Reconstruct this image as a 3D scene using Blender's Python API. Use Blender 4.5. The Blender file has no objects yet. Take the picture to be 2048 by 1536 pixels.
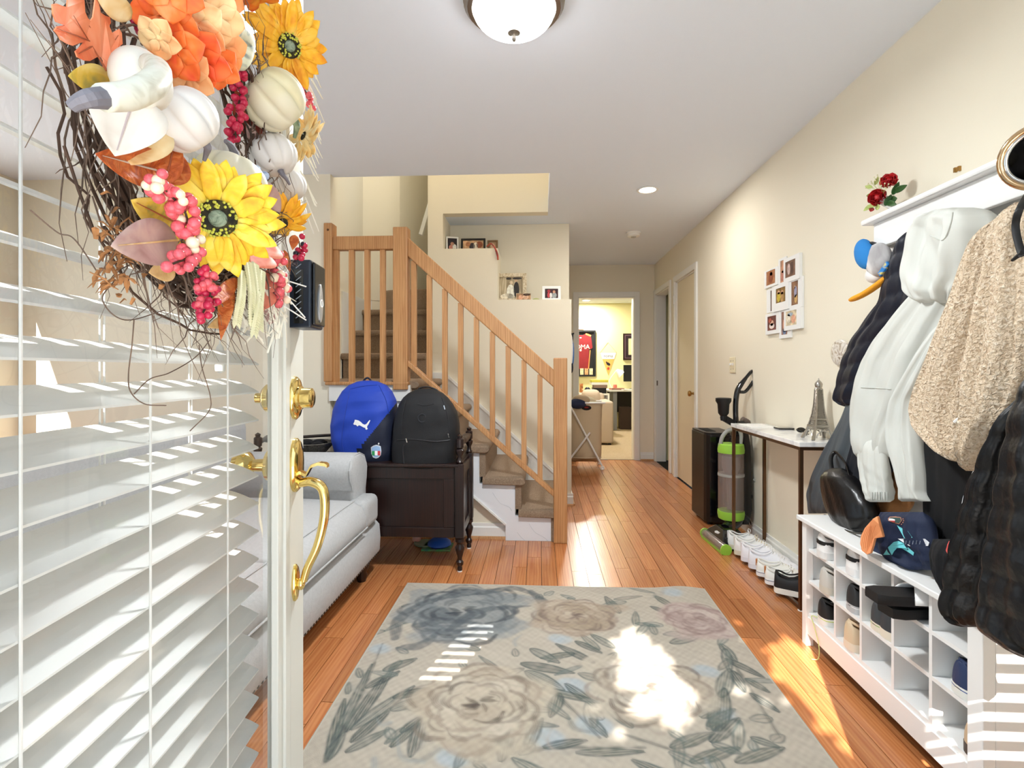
import bpy, bmesh, math, random
import numpy as np
from mathutils import Vector, Matrix, Quaternion
random.seed(7)
PI = math.pi
COL = bpy.context.scene.collection
SC = bpy.context.scene

# ------------------------------------------------------------------ camera, world, sun, exposure
F, HV, CH = 1050.0, 740.0, 1.12            # focal length in px (2048 wide), horizon row, eye height
TH = math.atan(56 / F)                     # yaw to the left
cam = bpy.data.cameras.new('camera')
cam.sensor_width = 36; cam.lens = 36 * F / 2048; cam.shift_y = -28 / 2048
cam.clip_start = 0.02
co = bpy.data.objects.new('camera', cam); COL.objects.link(co)
co.location = (0, 0, CH); co.rotation_euler = (PI / 2, 0, TH)
SC.camera = co
SC.view_settings.view_transform = 'Standard'; SC.view_settings.look = 'None'
SC.view_settings.gamma = 1; SC.view_settings.use_curve_mapping = False
SC.view_settings.exposure = 0.76

w = bpy.data.worlds.new('sky'); SC.world = w; w.use_nodes = True
bg = w.node_tree.nodes['Background']
bg.inputs[0].default_value = (0.66, 0.83, 1.0, 1); bg.inputs[1].default_value = 1.25
SUN = Vector((0.30, 1.0, -0.835)).normalized()     # the way sunlight travels
sl = bpy.data.lights.new('sun', 'SUN'); sl.energy = 12; sl.angle = 0.004; sl.color = (1, 0.95, 0.88)
so = bpy.data.objects.new('sun', sl); COL.objects.link(so)
so.rotation_euler = SUN.to_track_quat('-Z', 'Y').to_euler(); so.location = (-3, -8, 8)

# ------------------------------------------------------------------ pixels to directions
CT, ST = math.cos(TH), math.sin(TH)
def ray(u, v):
    a, b = (u - 1024) / F, (HV - v) / F
    return Vector((CT * a - ST, ST * a + CT, b))
EYE = Vector((0, 0, CH))
def atX(u, v, X): d = ray(u, v); return EYE + d * (X / d.x)
def atY(u, v, Y): d = ray(u, v); return EYE + d * (Y / d.y)
def atZ(u, v, Z): d = ray(u, v); return EYE + d * ((Z - CH) / d.z)
def uX(u, X): return atX(u, 700, X).y            # the Y at which a column of pixels meets the plane X
def uY(u, Y): return atY(u, 700, Y).x
def scale_at(p): return F / ((p[1]) * CT - p[0] * ST)

# ------------------------------------------------------------------ materials
def lin(c):
    if isinstance(c, str):
        c = tuple(int(c[i:i + 2], 16) / 255 for i in (0, 2, 4))
        return tuple((x / 12.92 if x <= .04045 else ((x + .055) / 1.055) ** 2.4) for x in c)
    return c
MATS = {}
def mat(name, col, rough=.5, metal=0, bump=0, bscale=60, var=0, vscale=8, spec=.5, trans=0, emit=None, estr=0, alpha=1, coat=0, stretch=None, ior=1.45, sheen=0):
    if name in MATS: return MATS[name]
    m = bpy.data.materials.new(name); m.use_nodes = True
    nt = m.node_tree; b = nt.nodes['Principled BSDF']
    c = lin(col)
    b.inputs['Base Color'].default_value = (*c, 1)
    b.inputs['Roughness'].default_value = rough; b.inputs['Metallic'].default_value = metal
    b.inputs['Specular IOR Level'].default_value = spec; b.inputs['IOR'].default_value = ior
    b.inputs['Transmission Weight'].default_value = trans; b.inputs['Alpha'].default_value = alpha
    b.inputs['Coat Weight'].default_value = coat
    b.inputs['Sheen Weight'].default_value = sheen
    if emit: b.inputs['Emission Color'].default_value = (*lin(emit), 1); b.inputs['Emission Strength'].default_value = estr
    if bump or var:
        tc = nt.nodes.new('ShaderNodeTexCoord'); src = tc.outputs['Object']
        if stretch:
            mp = nt.nodes.new('ShaderNodeMapping'); mp.inputs['Scale'].default_value = stretch
            nt.links.new(src, mp.inputs[0]); src = mp.outputs[0]
        if bump:
            n = nt.nodes.new('ShaderNodeTexNoise'); n.inputs['Scale'].default_value = bscale; n.inputs['Detail'].default_value = 3
            nt.links.new(src, n.inputs['Vector'])
            bp = nt.nodes.new('ShaderNodeBump'); bp.inputs['Strength'].default_value = bump; bp.inputs['Distance'].default_value = .01
            nt.links.new(n.outputs['Fac'], bp.inputs['Height']); nt.links.new(bp.outputs[0], b.inputs['Normal'])
        if var:
            n = nt.nodes.new('ShaderNodeTexNoise'); n.inputs['Scale'].default_value = vscale; n.inputs['Detail'].default_value = 4
            nt.links.new(src, n.inputs['Vector'])
            r = nt.nodes.new('ShaderNodeValToRGB'); r.color_ramp.elements[0].position = .3; r.color_ramp.elements[1].position = .7
            r.color_ramp.elements[0].color = (*[max(0, x * (1 - var)) for x in c], 1)
            r.color_ramp.elements[1].color = (*[min(1, x * (1 + var)) for x in c], 1)
            nt.links.new(n.outputs['Fac'], r.inputs[0]); nt.links.new(r.outputs[0], b.inputs['Base Color'])
    MATS[name] = m
    return m
def wood(name, c1, c2, rough=.4, stretch=(14, 14, 1.2), rnd=.0, scale=3, coat=0):
    """grain: stretched, distorted noise between two browns; rnd varies it from piece to piece"""
    m = bpy.data.materials.new(name); m.use_nodes = True; nt = m.node_tree; b = nt.nodes['Principled BSDF']
    b.inputs['Roughness'].default_value = rough; b.inputs['Coat Weight'].default_value = coat; b.inputs['Coat Roughness'].default_value = .15
    tc = nt.nodes.new('ShaderNodeTexCoord'); oi = nt.nodes.new('ShaderNodeObjectInfo')
    mp = nt.nodes.new('ShaderNodeMapping'); mp.inputs['Scale'].default_value = stretch
    ad = nt.nodes.new('ShaderNodeVectorMath'); ad.operation = 'ADD'
    mu = nt.nodes.new('ShaderNodeMath'); mu.operation = 'MULTIPLY'; mu.inputs[1].default_value = 37 if rnd else 0
    nt.links.new(oi.outputs['Random'], mu.inputs[0]); nt.links.new(mu.outputs[0], ad.inputs[1])
    nt.links.new(tc.outputs['Object'], ad.inputs[0]); nt.links.new(ad.outputs[0], mp.inputs[0])
    n = nt.nodes.new('ShaderNodeTexNoise'); n.inputs['Scale'].default_value = scale; n.inputs['Detail'].default_value = 5; n.inputs['Distortion'].default_value = .8
    nt.links.new(mp.outputs[0], n.inputs['Vector'])
    wv = nt.nodes.new('ShaderNodeTexWave'); wv.inputs['Scale'].default_value = scale * .5; wv.inputs['Distortion'].default_value = 9; wv.inputs['Detail'].default_value = 2
    nt.links.new(mp.outputs[0], wv.inputs['Vector'])
    mx = nt.nodes.new('ShaderNodeMix'); mx.inputs[0].default_value = .22
    nt.links.new(n.outputs['Fac'], mx.inputs[2]); nt.links.new(wv.outputs['Fac'], mx.inputs[3])
    r = nt.nodes.new('ShaderNodeValToRGB'); r.color_ramp.elements[0].position = .25; r.color_ramp.elements[1].position = .75
    r.color_ramp.elements[0].color = (*lin(c1), 1); r.color_ramp.elements[1].color = (*lin(c2), 1)
    nt.links.new(mx.outputs[0], r.inputs[0])
    out = r.outputs[0]
    if rnd:
        hs = nt.nodes.new('ShaderNodeHueSaturation'); ma = nt.nodes.new('ShaderNodeMapRange')
        ma.inputs['To Min'].default_value = 1 - rnd; ma.inputs['To Max'].default_value = 1 + rnd
        nt.links.new(oi.outputs['Random'], ma.inputs[0]); nt.links.new(ma.outputs[0], hs.inputs['Value'])
        nt.links.new(out, hs.inputs['Color']); out = hs.outputs[0]
    nt.links.new(out, b.inputs['Base Color'])
    MATS[name] = m
    return m
def ramp_mat(name, cols, scale=8, rough=.6, bump=0, dist=1.0, detail=3, stretch=None):
    """noise through several colours (photo prints, marbled or mottled things)"""
    if name in MATS: return MATS[name]
    m = bpy.data.materials.new(name); m.use_nodes = True; nt = m.node_tree; b = nt.nodes['Principled BSDF']
    b.inputs['Roughness'].default_value = rough
    tc = nt.nodes.new('ShaderNodeTexCoord'); n = nt.nodes.new('ShaderNodeTexNoise'); src = tc.outputs['Object']
    if stretch:
        mp = nt.nodes.new('ShaderNodeMapping'); mp.inputs['Scale'].default_value = stretch
        nt.links.new(src, mp.inputs[0]); src = mp.outputs[0]
    n.inputs['Scale'].default_value = scale; n.inputs['Detail'].default_value = detail; n.inputs['Distortion'].default_value = dist
    nt.links.new(src, n.inputs['Vector'])
    r = nt.nodes.new('ShaderNodeValToRGB'); cr = r.color_ramp
    while len(cr.elements) < len(cols): cr.elements.new(.5)
    for i, c in enumerate(cols):
        cr.elements[i].position = .28 + .44 * i / (len(cols) - 1); cr.elements[i].color = (*lin(c), 1)
    nt.links.new(n.outputs['Fac'], r.inputs[0]); nt.links.new(r.outputs[0], b.inputs['Base Color'])
    if bump:
        bp = nt.nodes.new('ShaderNodeBump'); bp.inputs['Strength'].default_value = bump; bp.inputs['Distance'].default_value = .01
        nt.links.new(n.outputs['Fac'], bp.inputs['Height']); nt.links.new(bp.outputs[0], b.inputs['Normal'])
    MATS[name] = m
    return m
def thin_glass(name, tint=(1, 1, 1), refl=1.0):
    """a thin pane: lets light straight through and mirrors a little, more at grazing angles"""
    m = bpy.data.materials.new(name); m.use_nodes = True; nt = m.node_tree
    for n in list(nt.nodes):
        if n.type == 'BSDF_PRINCIPLED': nt.nodes.remove(n)
    out = [n for n in nt.nodes if n.type == 'OUTPUT_MATERIAL'][0]
    tr = nt.nodes.new('ShaderNodeBsdfTransparent'); tr.inputs[0].default_value = (*tint, 1)
    gl = nt.nodes.new('ShaderNodeBsdfGlossy'); gl.inputs['Roughness'].default_value = .02
    fr = nt.nodes.new('ShaderNodeFresnel'); fr.inputs[0].default_value = 1.45
    ge = nt.nodes.new('ShaderNodeNewGeometry'); fb = nt.nodes.new('ShaderNodeMath'); fb.operation = 'SUBTRACT'; fb.inputs[0].default_value = 1
    ff = nt.nodes.new('ShaderNodeMath'); ff.operation = 'MULTIPLY'
    nt.links.new(ge.outputs['Backfacing'], fb.inputs[1]); nt.links.new(fb.outputs[0], ff.inputs[0]); nt.links.new(fr.outputs[0], ff.inputs[1])
    mu = nt.nodes.new('ShaderNodeMath'); mu.operation = 'MULTIPLY'; mu.inputs[1].default_value = refl
    mx = nt.nodes.new('ShaderNodeMixShader')
    nt.links.new(ff.outputs[0], mu.inputs[0]); nt.links.new(mu.outputs[0], mx.inputs[0]); nt.links.new(tr.outputs[0], mx.inputs[1]); nt.links.new(gl.outputs[0], mx.inputs[2]); nt.links.new(mx.outputs[0], out.inputs[0])
    MATS[name] = m
    return m
def attr_mat(name, attr, rough=.9, bump=0, bscale=300):
    m = bpy.data.materials.new(name); m.use_nodes = True; nt = m.node_tree; b = nt.nodes['Principled BSDF']
    a = nt.nodes.new('ShaderNodeAttribute'); a.attribute_name = attr
    b.inputs['Roughness'].default_value = rough; b.inputs['Specular IOR Level'].default_value = .1
    nt.links.new(a.outputs['Color'], b.inputs['Base Color'])
    if bump:
        tc = nt.nodes.new('ShaderNodeTexCoord'); n = nt.nodes.new('ShaderNodeTexNoise'); n.inputs['Scale'].default_value = bscale
        nt.links.new(tc.outputs['Object'], n.inputs['Vector'])
        bp = nt.nodes.new('ShaderNodeBump'); bp.inputs['Strength'].default_value = bump; bp.inputs['Distance'].default_value = .004
        nt.links.new(n.outputs['Fac'], bp.inputs['Height']); nt.links.new(bp.outputs[0], b.inputs['Normal'])
    return m

# ------------------------------------------------------------------ mesh building
def frame(t):
    t = Vector(t).normalized(); a = Vector((0, 0, 1)) if abs(t.z) < .9 else Vector((1, 0, 0))
    x = a.cross(t).normalized(); return x, t.cross(x).normalized(), t
class MB:
    def __init__(s): s.v = []; s.f = []
    def add(s, vs, fs):
        o = len(s.v); s.v += [tuple(p) for p in vs]; s.f += [tuple(i + o for i in q) for q in fs]; return s
    def box(s, x0, x1, y0, y1, z0, z1):
        return s.add([(x, y, z) for x in (x0, x1) for y in (y0, y1) for z in (z0, z1)],
                     [(0, 1, 3, 2), (4, 6, 7, 5), (0, 4, 5, 1), (2, 3, 7, 6), (0, 2, 6, 4), (1, 5, 7, 3)])
    def obox(s, c, size, M=None):
        hx, hy, hz = [k / 2 for k in size]; M = M or Matrix.Identity(3); c = Vector(c)
        return s.add([c + M @ Vector((x, y, z)) for x in (-hx, hx) for y in (-hy, hy) for z in (-hz, hz)],
                     [(0, 1, 3, 2), (4, 6, 7, 5), (0, 4, 5, 1), (2, 3, 7, 6), (0, 2, 6, 4), (1, 5, 7, 3)])
    def bar(s, a, b, w, h, up=(0, 0, 1)):
        a, b = Vector(a), Vector(b); t = (b - a).normalized(); sx = t.cross(Vector(up)).normalized(); uz = sx.cross(t)
        vs = [p + sx * (i * w / 2) + uz * (j * h / 2) for p in (a, b) for i in (-1, 1) for j in (-1, 1)]
        return s.add(vs, [(0, 1, 3, 2), (4, 6, 7, 5), (0, 4, 5, 1), (2, 3, 7, 6), (0, 2, 6, 4), (1, 5, 7, 3)])
    def prism(s, pts, axis, a, b):
        def P(p, k): return (k, p[0], p[1]) if axis == 'x' else (p[0], k, p[1]) if axis == 'y' else (p[0], p[1], k)
        n = len(pts)
        return s.add([P(p, a) for p in pts] + [P(p, b) for p in pts],
                     [tuple(range(n))[::-1], tuple(range(n, 2 * n))] + [(i, (i + 1) % n, n + (i + 1) % n, n + i) for i in range(n)])
    def loft(s, rings, caps=True, closed=True):
        n = len(rings[0]); vs = [p for r in rings for p in r]; fs = []
        for i in range(len(rings) - 1):
            for j in range(n if closed else n - 1):
                k = (j + 1) % n; fs.append((i * n + j, i * n + k, (i + 1) * n + k, (i + 1) * n + j))
        if caps and closed: fs += [tuple(range(n))[::-1], tuple(range((len(rings) - 1) * n, len(rings) * n))]
        return s.add(vs, fs)
    def tube(s, pts, r, n=8, caps=True, flat=1.0):
        pts = [Vector(p) for p in pts]; m = len(pts); rs = r if isinstance(r, (list, tuple)) else [r] * m
        rings = []; x = None
        for i, p in enumerate(pts):
            t = (pts[min(i + 1, m - 1)] - pts[max(i - 1, 0)])
            t = t.normalized() if t.length > 1e-9 else Vector((0, 0, 1))
            if x is None: x, y, _ = frame(t)
            else:
                x = (x - t * x.dot(t)); x = x.normalized() if x.length > 1e-6 else frame(t)[0]
                y = t.cross(x)
            rings.append([p + (x * math.cos(2 * PI * k / n) + y * flat * math.sin(2 * PI * k / n)) * rs[i] for k in range(n)])
        return s.loft(rings, caps)
    def lathe(s, prof, c=(0, 0, 0), n=16, axis=(0, 0, 1), caps=True):
        x, y, t = frame(axis); c = Vector(c)
        return s.loft([[c + t * z + (x * math.cos(2 * PI * k / n) + y * math.sin(2 * PI * k / n)) * max(r, 1e-4) for k in range(n)] for r, z in prof], caps)
    def ball(s, c, r, nu=10, nv=6, M=None):
        r = (r, r, r) if isinstance(r, (int, float)) else r; c = Vector(c); M = M or Matrix.Identity(3)
        return s.loft([[c + M @ Vector((r[0] * math.sin(PI * (j + .02) / (nv + .04)) * math.cos(2 * PI * i / nu), r[1] * math.sin(PI * (j + .02) / (nv + .04)) * math.sin(2 * PI * i / nu), -r[2] * math.cos(PI * (j + .02) / (nv + .04)))) for i in range(nu)] for j in range(nv + 1)])
    def torus(s, c, R, r, axis=(0, 0, 1), n=24, m=8, sx=1, sy=1):
        x, y, t = frame(axis); c = Vector(c); rings = []
        for i in range(n + 1):
            a = 2 * PI * i / n; d = x * math.cos(a) * sx + y * math.sin(a) * sy; o = c + d * R
            e = (x * math.cos(a) + y * math.sin(a))
            rings.append([o + (e * math.cos(2 * PI * k / m) + t * math.sin(2 * PI * k / m)) * r for k in range(m)])
        return s.loft(rings, caps=False)
    def grid(s, fn, nu, nv):
        return s.add([fn(i / nu, j / nv) for i in range(nu + 1) for j in range(nv + 1)],
                     [(i * (nv + 1) + j, (i + 1) * (nv + 1) + j, (i + 1) * (nv + 1) + j + 1, i * (nv + 1) + j + 1) for i in range(nu) for j in range(nv)])
    def mesh(s, name, m, smooth=False):
        me = bpy.data.meshes.new(name); me.from_pydata([tuple(p) for p in s.v], [], s.f); me.update()
        bm = bmesh.new(); bm.from_mesh(me); bmesh.ops.recalc_face_normals(bm, faces=bm.faces); bm.to_mesh(me); bm.free()
        if smooth:
            for p in me.polygons: p.use_smooth = True
            if smooth != 'all':
                try: me.set_sharp_from_angle(angle=math.radians(smooth if isinstance(smooth, (int, float)) and smooth is not True else 40))
                except Exception: pass
        if m: me.materials.append(m)
        return me
    def build(s, name, m, parent=None, smooth=False, bevel=0, world=True, solid=0, sub=0):
        o = bpy.data.objects.new(name, s.mesh(name, m, smooth)); COL.objects.link(o)
        if parent is not None: hang(o, parent, world)
        if solid: md = o.modifiers.new('thick', 'SOLIDIFY'); md.thickness = solid; md.offset = 0
        if sub: md = o.modifiers.new('sub', 'SUBSURF'); md.levels = sub; md.render_levels = sub
        if bevel: md = o.modifiers.new('bevel', 'BEVEL'); md.width = bevel; md.segments = 2; md.limit_method = 'ANGLE'
        return o
ORI = {}                                          # world origin of unrotated parents, so parts can be given in world coordinates
def hang(o, parent, world=True):
    o.parent = parent
    if world: o.location = Vector(o.location) - ORI.get(parent.name, Vector((0, 0, 0)))
    ORI[o.name] = Vector((0, 0, 0)) + (ORI.get(parent.name, Vector()) + Vector(o.location) if world else Vector())
def thing(name, label, cat, loc=(0, 0, 0), rz=0, group=None, kind=None, rot=None):
    o = bpy.data.objects.new(name, None); COL.objects.link(o); o.empty_display_size = .1
    o.location = loc; o.rotation_euler = rot or (0, 0, rz); ORI[o.name] = Vector(loc)
    if kind: o['kind'] = kind
    if label: o['label'] = label
    if cat: o['category'] = cat
    if group: o['group'] = group
    return o
def tag(o, label, cat, group=None):
    o['label'] = label; o['category'] = cat
    if group: o['group'] = group
    return o
def struct(o): o['kind'] = 'structure'; return o
def copy_part(src, parent, name=None):
    c = src.copy(); COL.objects.link(c)
    if name: c.name = name
    c.parent = parent; return c
def arc(pts, n=24):
    """Catmull-Rom through points"""
    pts = [Vector(p) for p in pts]; P = [pts[0] * 2 - pts[1]] + pts + [pts[-1] * 2 - pts[-2]]; out = []
    seg = max(2, n // (len(pts) - 1))
    for i in range(1, len(P) - 2):
        for k in range(seg):
            t = k / seg; a, b, c, d = P[i - 1], P[i], P[i + 1], P[i + 2]
            out.append(.5 * ((2 * b) + (c - a) * t + (2 * a - 5 * b + 4 * c - d) * t * t + (3 * b - a - 3 * c + d) * t ** 3))
    out.append(pts[-1]); return out
def text_mesh(txt, size, name, m, parent=None, M=None, thick=.0008, world=True):
    cu = bpy.data.curves.new(name, 'FONT'); cu.body = txt; cu.size = size; cu.extrude = thick; cu.align_x = 'CENTER'; cu.align_y = 'CENTER'
    t = bpy.data.objects.new(name, cu); COL.objects.link(t)
    dg = bpy.context.evaluated_depsgraph_get(); me = bpy.data.meshes.new_from_object(t.evaluated_get(dg))
    bpy.data.objects.remove(t); bpy.data.curves.remove(cu)
    if M is not None: me.transform(M)
    me.materials.clear(); me.materials.append(m)
    o = bpy.data.objects.new(name, me); COL.objects.link(o)
    if parent is not None: hang(o, parent, world)
    return o
def facing(p, right, up):
    """4x4 that takes text (x right, y up) to a plane in the room"""
    r, u = Vector(right).normalized(), Vector(up).normalized(); n = r.cross(u)
    return Matrix(((r.x, u.x, n.x, p[0]), (r.y, u.y, n.y, p[1]), (r.z, u.z, n.z, p[2]), (0, 0, 0, 1)))

# common materials
M_wall = mat('cream wall paint', 'EDE5D1', .85, bump=.05, bscale=180)
M_ceil = mat('white ceiling paint', 'EAF1FC', .9, bump=.05, bscale=200)
M_trim = mat('white trim paint', 'EEEDE8', .45)
M_white = mat('white painted board', 'F0F0EE', .4)
M_oak = wood('red oak stair wood', 'AC7646', 'CC9A66', .45)
M_brass = mat('polished brass', 'EFD58A', .12, 1)
M_brassd = mat('satin gold knob', 'B08A50', .3, 1)
M_black = mat('matt black', '121214', .55)
M_gloss = mat('gloss black plastic', '0B0C10', .12, coat=.5)
M_chrome = mat('chrome', 'D8D8D8', .08, 1)
M_nickel = mat('brushed nickel', '8E867C', .35, 1)
M_carpet = ramp_mat('taupe stair carpet', ['86705C', 'A38A72', 'BEA68C'], 240, 1, bump=.9, detail=2)
M_glass = mat('clear glass', 'FFFFFF', .02, trans=1, ior=1.1, spec=.5)
# ================================================================== the setting
XR, XL, YF, YB, ZC = 1.42, -3.6, .15, 6.60, 2.43
YS, YW, YN = 3.44, 4.36, 4.72         # stair front plane, stair back wall, back of the niche
HX = .26                              # hall's left wall
ZT = 4.9                              # top of the stairwell

# floor: strip planks, one object each where they can be seen
M_floor = wood('oak strip floor', 'A86338', 'C68552', .24, stretch=(14, .8, 14), rnd=.16, scale=3, coat=.12)
fl = MB().box(XL, XR + .0, YF - .15, YB, -.06, -.012).build('floor', mat('dark plank joint', '3A2010', .8)); struct(fl)
PW = .083
def plank_mesh(L):
    m = MB(); e = .0012
    m.add([(x, y, z) for x in (e, PW - e) for y in (e, L - e) for z in (-.012, 0)],
          [(0, 1, 3, 2), (4, 6, 7, 5), (0, 4, 5, 1), (2, 3, 7, 6), (0, 2, 6, 4), (1, 5, 7, 3)])
    return m.mesh('plank', M_floor)
LENS = [.55, .75, .95, 1.2, 1.45]; PM = {l: plank_mesh(l) for l in LENS}
rest = MB(); rnd = random.Random(3); e = .0012; cnt = 0
nrow = int((XR - XL) / PW) + 1
for i in range(nrow):
    x0 = XR - (i + 1) * PW; y = -rnd.random() * .8
    vis = x0 > -1.05
    while y < YB:
        L = rnd.choice(LENS)
        a, b = max(y, 0.0), min(y + L, YB)
        if x0 < -.95 and a > 3.6: y += L; continue
        if b - a > .02:
            ok = vis and a > .5 and b < YB - .001 and cnt < 295 and x0 > -1.0
            if ok and (b < YS or x0 > HX - .1):
                o = bpy.data.objects.new('plank', PM[L]); COL.objects.link(o); o.location = (x0, y, 0); o.parent = fl; cnt += 1
            else:
                xa = max(x0, XL)
                rest.box(xa + e, x0 + PW - e, a + e, b - e, -.012, 0)
        y += L
ro = rest.build('planking', M_floor, fl); ro['kind'] = 'stuff'

# right wall with two openings
def wall_x(name, X0, X1, y0, y1, z0, z1, holes):
    """a wall along Y; holes = (ya, yb, za, zb), sorted by ya"""
    m = MB(); y = y0
    for ya, yb, za, zb in holes:
        m.box(X0, X1, y, ya, z0, z1)
        if za > z0: m.box(X0, X1, ya, yb, z0, za)
        if zb < z1: m.box(X0, X1, ya, yb, zb, z1)
        y = yb
    m.box(X0, X1, y, y1, z0, z1)
    return struct(m.build(name, M_wall))
def wall_y(name, Y0, Y1, x0, x1, z0, z1, holes):
    m = MB(); x = x0
    for xa, xb, za, zb in holes:
        m.box(x, xa, Y0, Y1, z0, z1)
        if za > z0: m.box(xa, xb, Y0, Y1, z0, za)
        if zb < z1: m.box(xa, xb, Y0, Y1, zb, z1)
        x = xb
    m.box(x, x1, Y0, Y1, z0, z1)
    return struct(m.build(name, M_wall))
cl0, cl1 = uX(1392, XR), uX(1352, XR)           # closet door
dk0, dk1 = uX(1340, XR), uX(1312, XR)           # dark doorway
wall_x('wall_right', XR, XR + .12, YF, YB, 0, ZC, [(cl0, cl1, 0, 2.04), (dk0, dk1, 0, 2.04)])
# far wall with the office door
fx0, fx1 = uY(1156, YB), uY(1269, YB)
wall_y('wall_back', YB, YB + .12, HX - .1, XR, 0, ZC, [(fx0, fx1, 0, 2.03)])
# entrance wall: doorway, two sidelights
DH = Vector((-.408, .169, 0))                    # door hinge
dx0, dx1 = -.415, .50
LS = (-1.02, -.60); RS = (.60, 1.02)
wall_y('wall_front', 0, YF, XL, XR + .12, 0, ZC, [(LS[0], LS[1], 1.42, 1.95), (dx0, dx1, 0, 2.06), (RS[0], RS[1], 1.05, 1.80)])
# left wall with an added, unseen window for soft light
wall_x('wall_left', XL - .12, XL, 0, YS, 0, ZC, [(.7, 3.0, .45, 2.15)])
# wall left of the stairs
lw = struct(MB().box(XL, -1.40, YS, YS + .10, 0, ZC).build('wall_stair_front', M_wall))
# the wall under the landing and beside the steps (behind the stringer)
NX = [.135, -.1, -.335, -.57, -.805]             # nosing of each step and of the landing
RZ = .21
zl = 5 * RZ
M_under = M_wall
st = [(-1.40, 0), (NX[0] - .06, 0)]
for i in range(5): st += [(NX[i] - .06, RZ * (i + 1) - .05)] if i == 0 else [(NX[i] - .06, RZ * i - .05), (NX[i] - .06, RZ * (i + 1) - .05)]
st += [(-1.40, zl - .05)]
struct(MB().prism(st, 'y', YS + .05, YS + .09).build('wall_under_stairs', M_wall))
# stair back wall with its stepped ledges, niche, and the shaft above
pts = [(-.94, 0), (HX, 0), (HX, 1.705), (-.352, 1.705), (-.352, 2.135), (-.812, 2.135), (-.812, ZC), (-.94, ZC)]
struct(MB().prism(pts, 'y', YW, YN).build('wall_stair_back', M_wall))
struct(MB().box(-.94, HX, YN - .001, YN + .1, 0, ZC - .0005).build('wall_niche', M_wall))
struct(MB().box(-.94, .066, YW, YW + .1, ZC + .0, ZT).build('wall_stairwell_back', M_wall))
struct(MB().box(.066, .166, 3.42, YW + .1, ZC + .12, ZT).build('wall_stairwell_right', M_wall))
struct(MB().box(-1.76, .166, 3.40, 3.50, ZC + .12, ZT).build('wall_stairwell_front', M_wall))
struct(MB().box(-1.76, -1.66, YS + .1, 5.0, 0, ZT).build('wall_stairwell_left', M_wall))
bk = MB()
for (x0, y0), (x1, y1) in [((-1.68, 4.83), (-1.37, 5.07)), ((-1.37, 5.07), (-1.02, 5.87)), ((-1.02, 5.87), (-.92, 5.87))]:
    a, b = Vector((x0, y0, 0)), Vector((x1, y1, 0)); n = Vector((-(b - a).y, (b - a).x, 0)).normalized() * .1
    bk.prism([(a.x, a.y), (b.x, b.y), (b.x + n.x, b.y + n.y), (a.x + n.x, a.y + n.y)], 'z', 0, ZT)
struct(bk.build('wall_stairwell_winder', M_wall))
struct(MB().box(-.94, -.90, YN, 5.95, 0, ZT).build('wall_stairwell_inner', M_wall))
struct(MB().box(-1.8, .2, 3.4, 6.05, ZT, ZT + .1).build('ceiling_stairwell', M_ceil))
# hall's left wall, with a door in it
wall_x('wall_hall', HX - .1, HX - .0004, YN + .05, YB - .0005, 0, ZC, [])
# ceiling slabs around the stairwell opening
c = MB().box(XL, XR + .12, 0, 3.50, ZC, ZC + .12).box(.066, XR + .12, 3.50, YB + .12, ZC, ZC + .12).box(-.812, .066, YW + .1, YN + .1, ZC + .001, ZC + .12).box(XL, -1.66, 3.5, 3.6, ZC, ZC + .12)
struct(c.build('ceiling', M_ceil))

# baseboards
def baseboard(name, a, b, n, h=.10, t=.014):
    a, b, n = Vector((*a, 0)), Vector((*b, 0)), Vector((*n, 0))
    d = (b - a).normalized()
    prof = [(0, 0), (t, 0), (t, h * .72), (t * .6, h * .8), (t * .55, h), (0, h)]
    m = MB().loft([[p + n * q[0] + Vector((0, 0, q[1])) for q in prof] for p in (a, b)])
    o = struct(m.build(name, M_trim))
    sh = MB().loft([[p + n * (t + q[0]) + Vector((0, 0, q[1])) for q in ((0, 0), (.016, 0), (.013, .011), (0, .016))] for p in (a, b)])
    sh.build('shoe_moulding', M_oak, o)
    return o
baseboard('baseboard_right', (XR, YF), (XR, cl0 - .062), (-1, 0))
baseboard('baseboard_back', (fx1 + .072, YB), (XR, YB), (0, -1))
baseboard('baseboard_hall', (HX, YW + .0), (HX, YB), (1, 0))
baseboard('baseboard_left', (XL, YS), (-1.40, YS), (0, -1))
baseboard('baseboard_stairs', (-1.40, YS + .05), (NX[0] - .27, YS + .05), (0, -1))
baseboard('baseboard_wall_end', (.135, YW), (HX + .014, YW), (0, -1))

# door casings
def casing_x(name, X, y0, y1, zt, w=.058, side=-1):
    m = MB()
    for a, b in ((y0 - w, y0), (y1, y1 + w)): m.box(min(X, X + side * .018), max(X, X + side * .018), a, b, 0, zt + w)
    m.box(min(X, X + side * .018), max(X, X + side * .018), y0, y1, zt, zt + w)
    for a, b in ((y0 - .012, y0 + .012), (y1 - .012, y1 + .012)): m.box(X, X + .12, a, b, 0, zt)
    m.box(X, X + .12, y0, y1, zt - .012, zt)
    return struct(m.build(name, M_trim, bevel=.003))
casing_x('trim_1', XR, cl0, cl1, 2.04)
casing_x('trim_2', XR, dk0, dk1, 2.04)
m = MB()
wc = .062
m.box(fx0 - wc, fx0, YB - .018, YB, 0, 2.03 + wc).box(fx1, fx1 + wc, YB - .018, YB, 0, 2.03 + wc).box(fx0, fx1, YB - .018, YB, 2.03, 2.03 + wc)
m.box(fx0 - .012, fx0 + .012, YB, YB + .12, 0, 2.03).box(fx1 - .012, fx1 + .012, YB, YB + .12, 0, 2.03).box(fx0, fx1, YB, YB + .12, 2.018, 2.03)
struct(m.build('trim_3', M_trim, bevel=.003))
m = MB()          # entrance door frame
m.box(dx0 - .07, dx0, YF, YF + .018, 0, 2.13).box(dx1, dx1 + .07, YF, YF + .018, 0, 2.13).box(dx0, dx1, YF, YF + .018, 2.06, 2.13)
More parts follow.
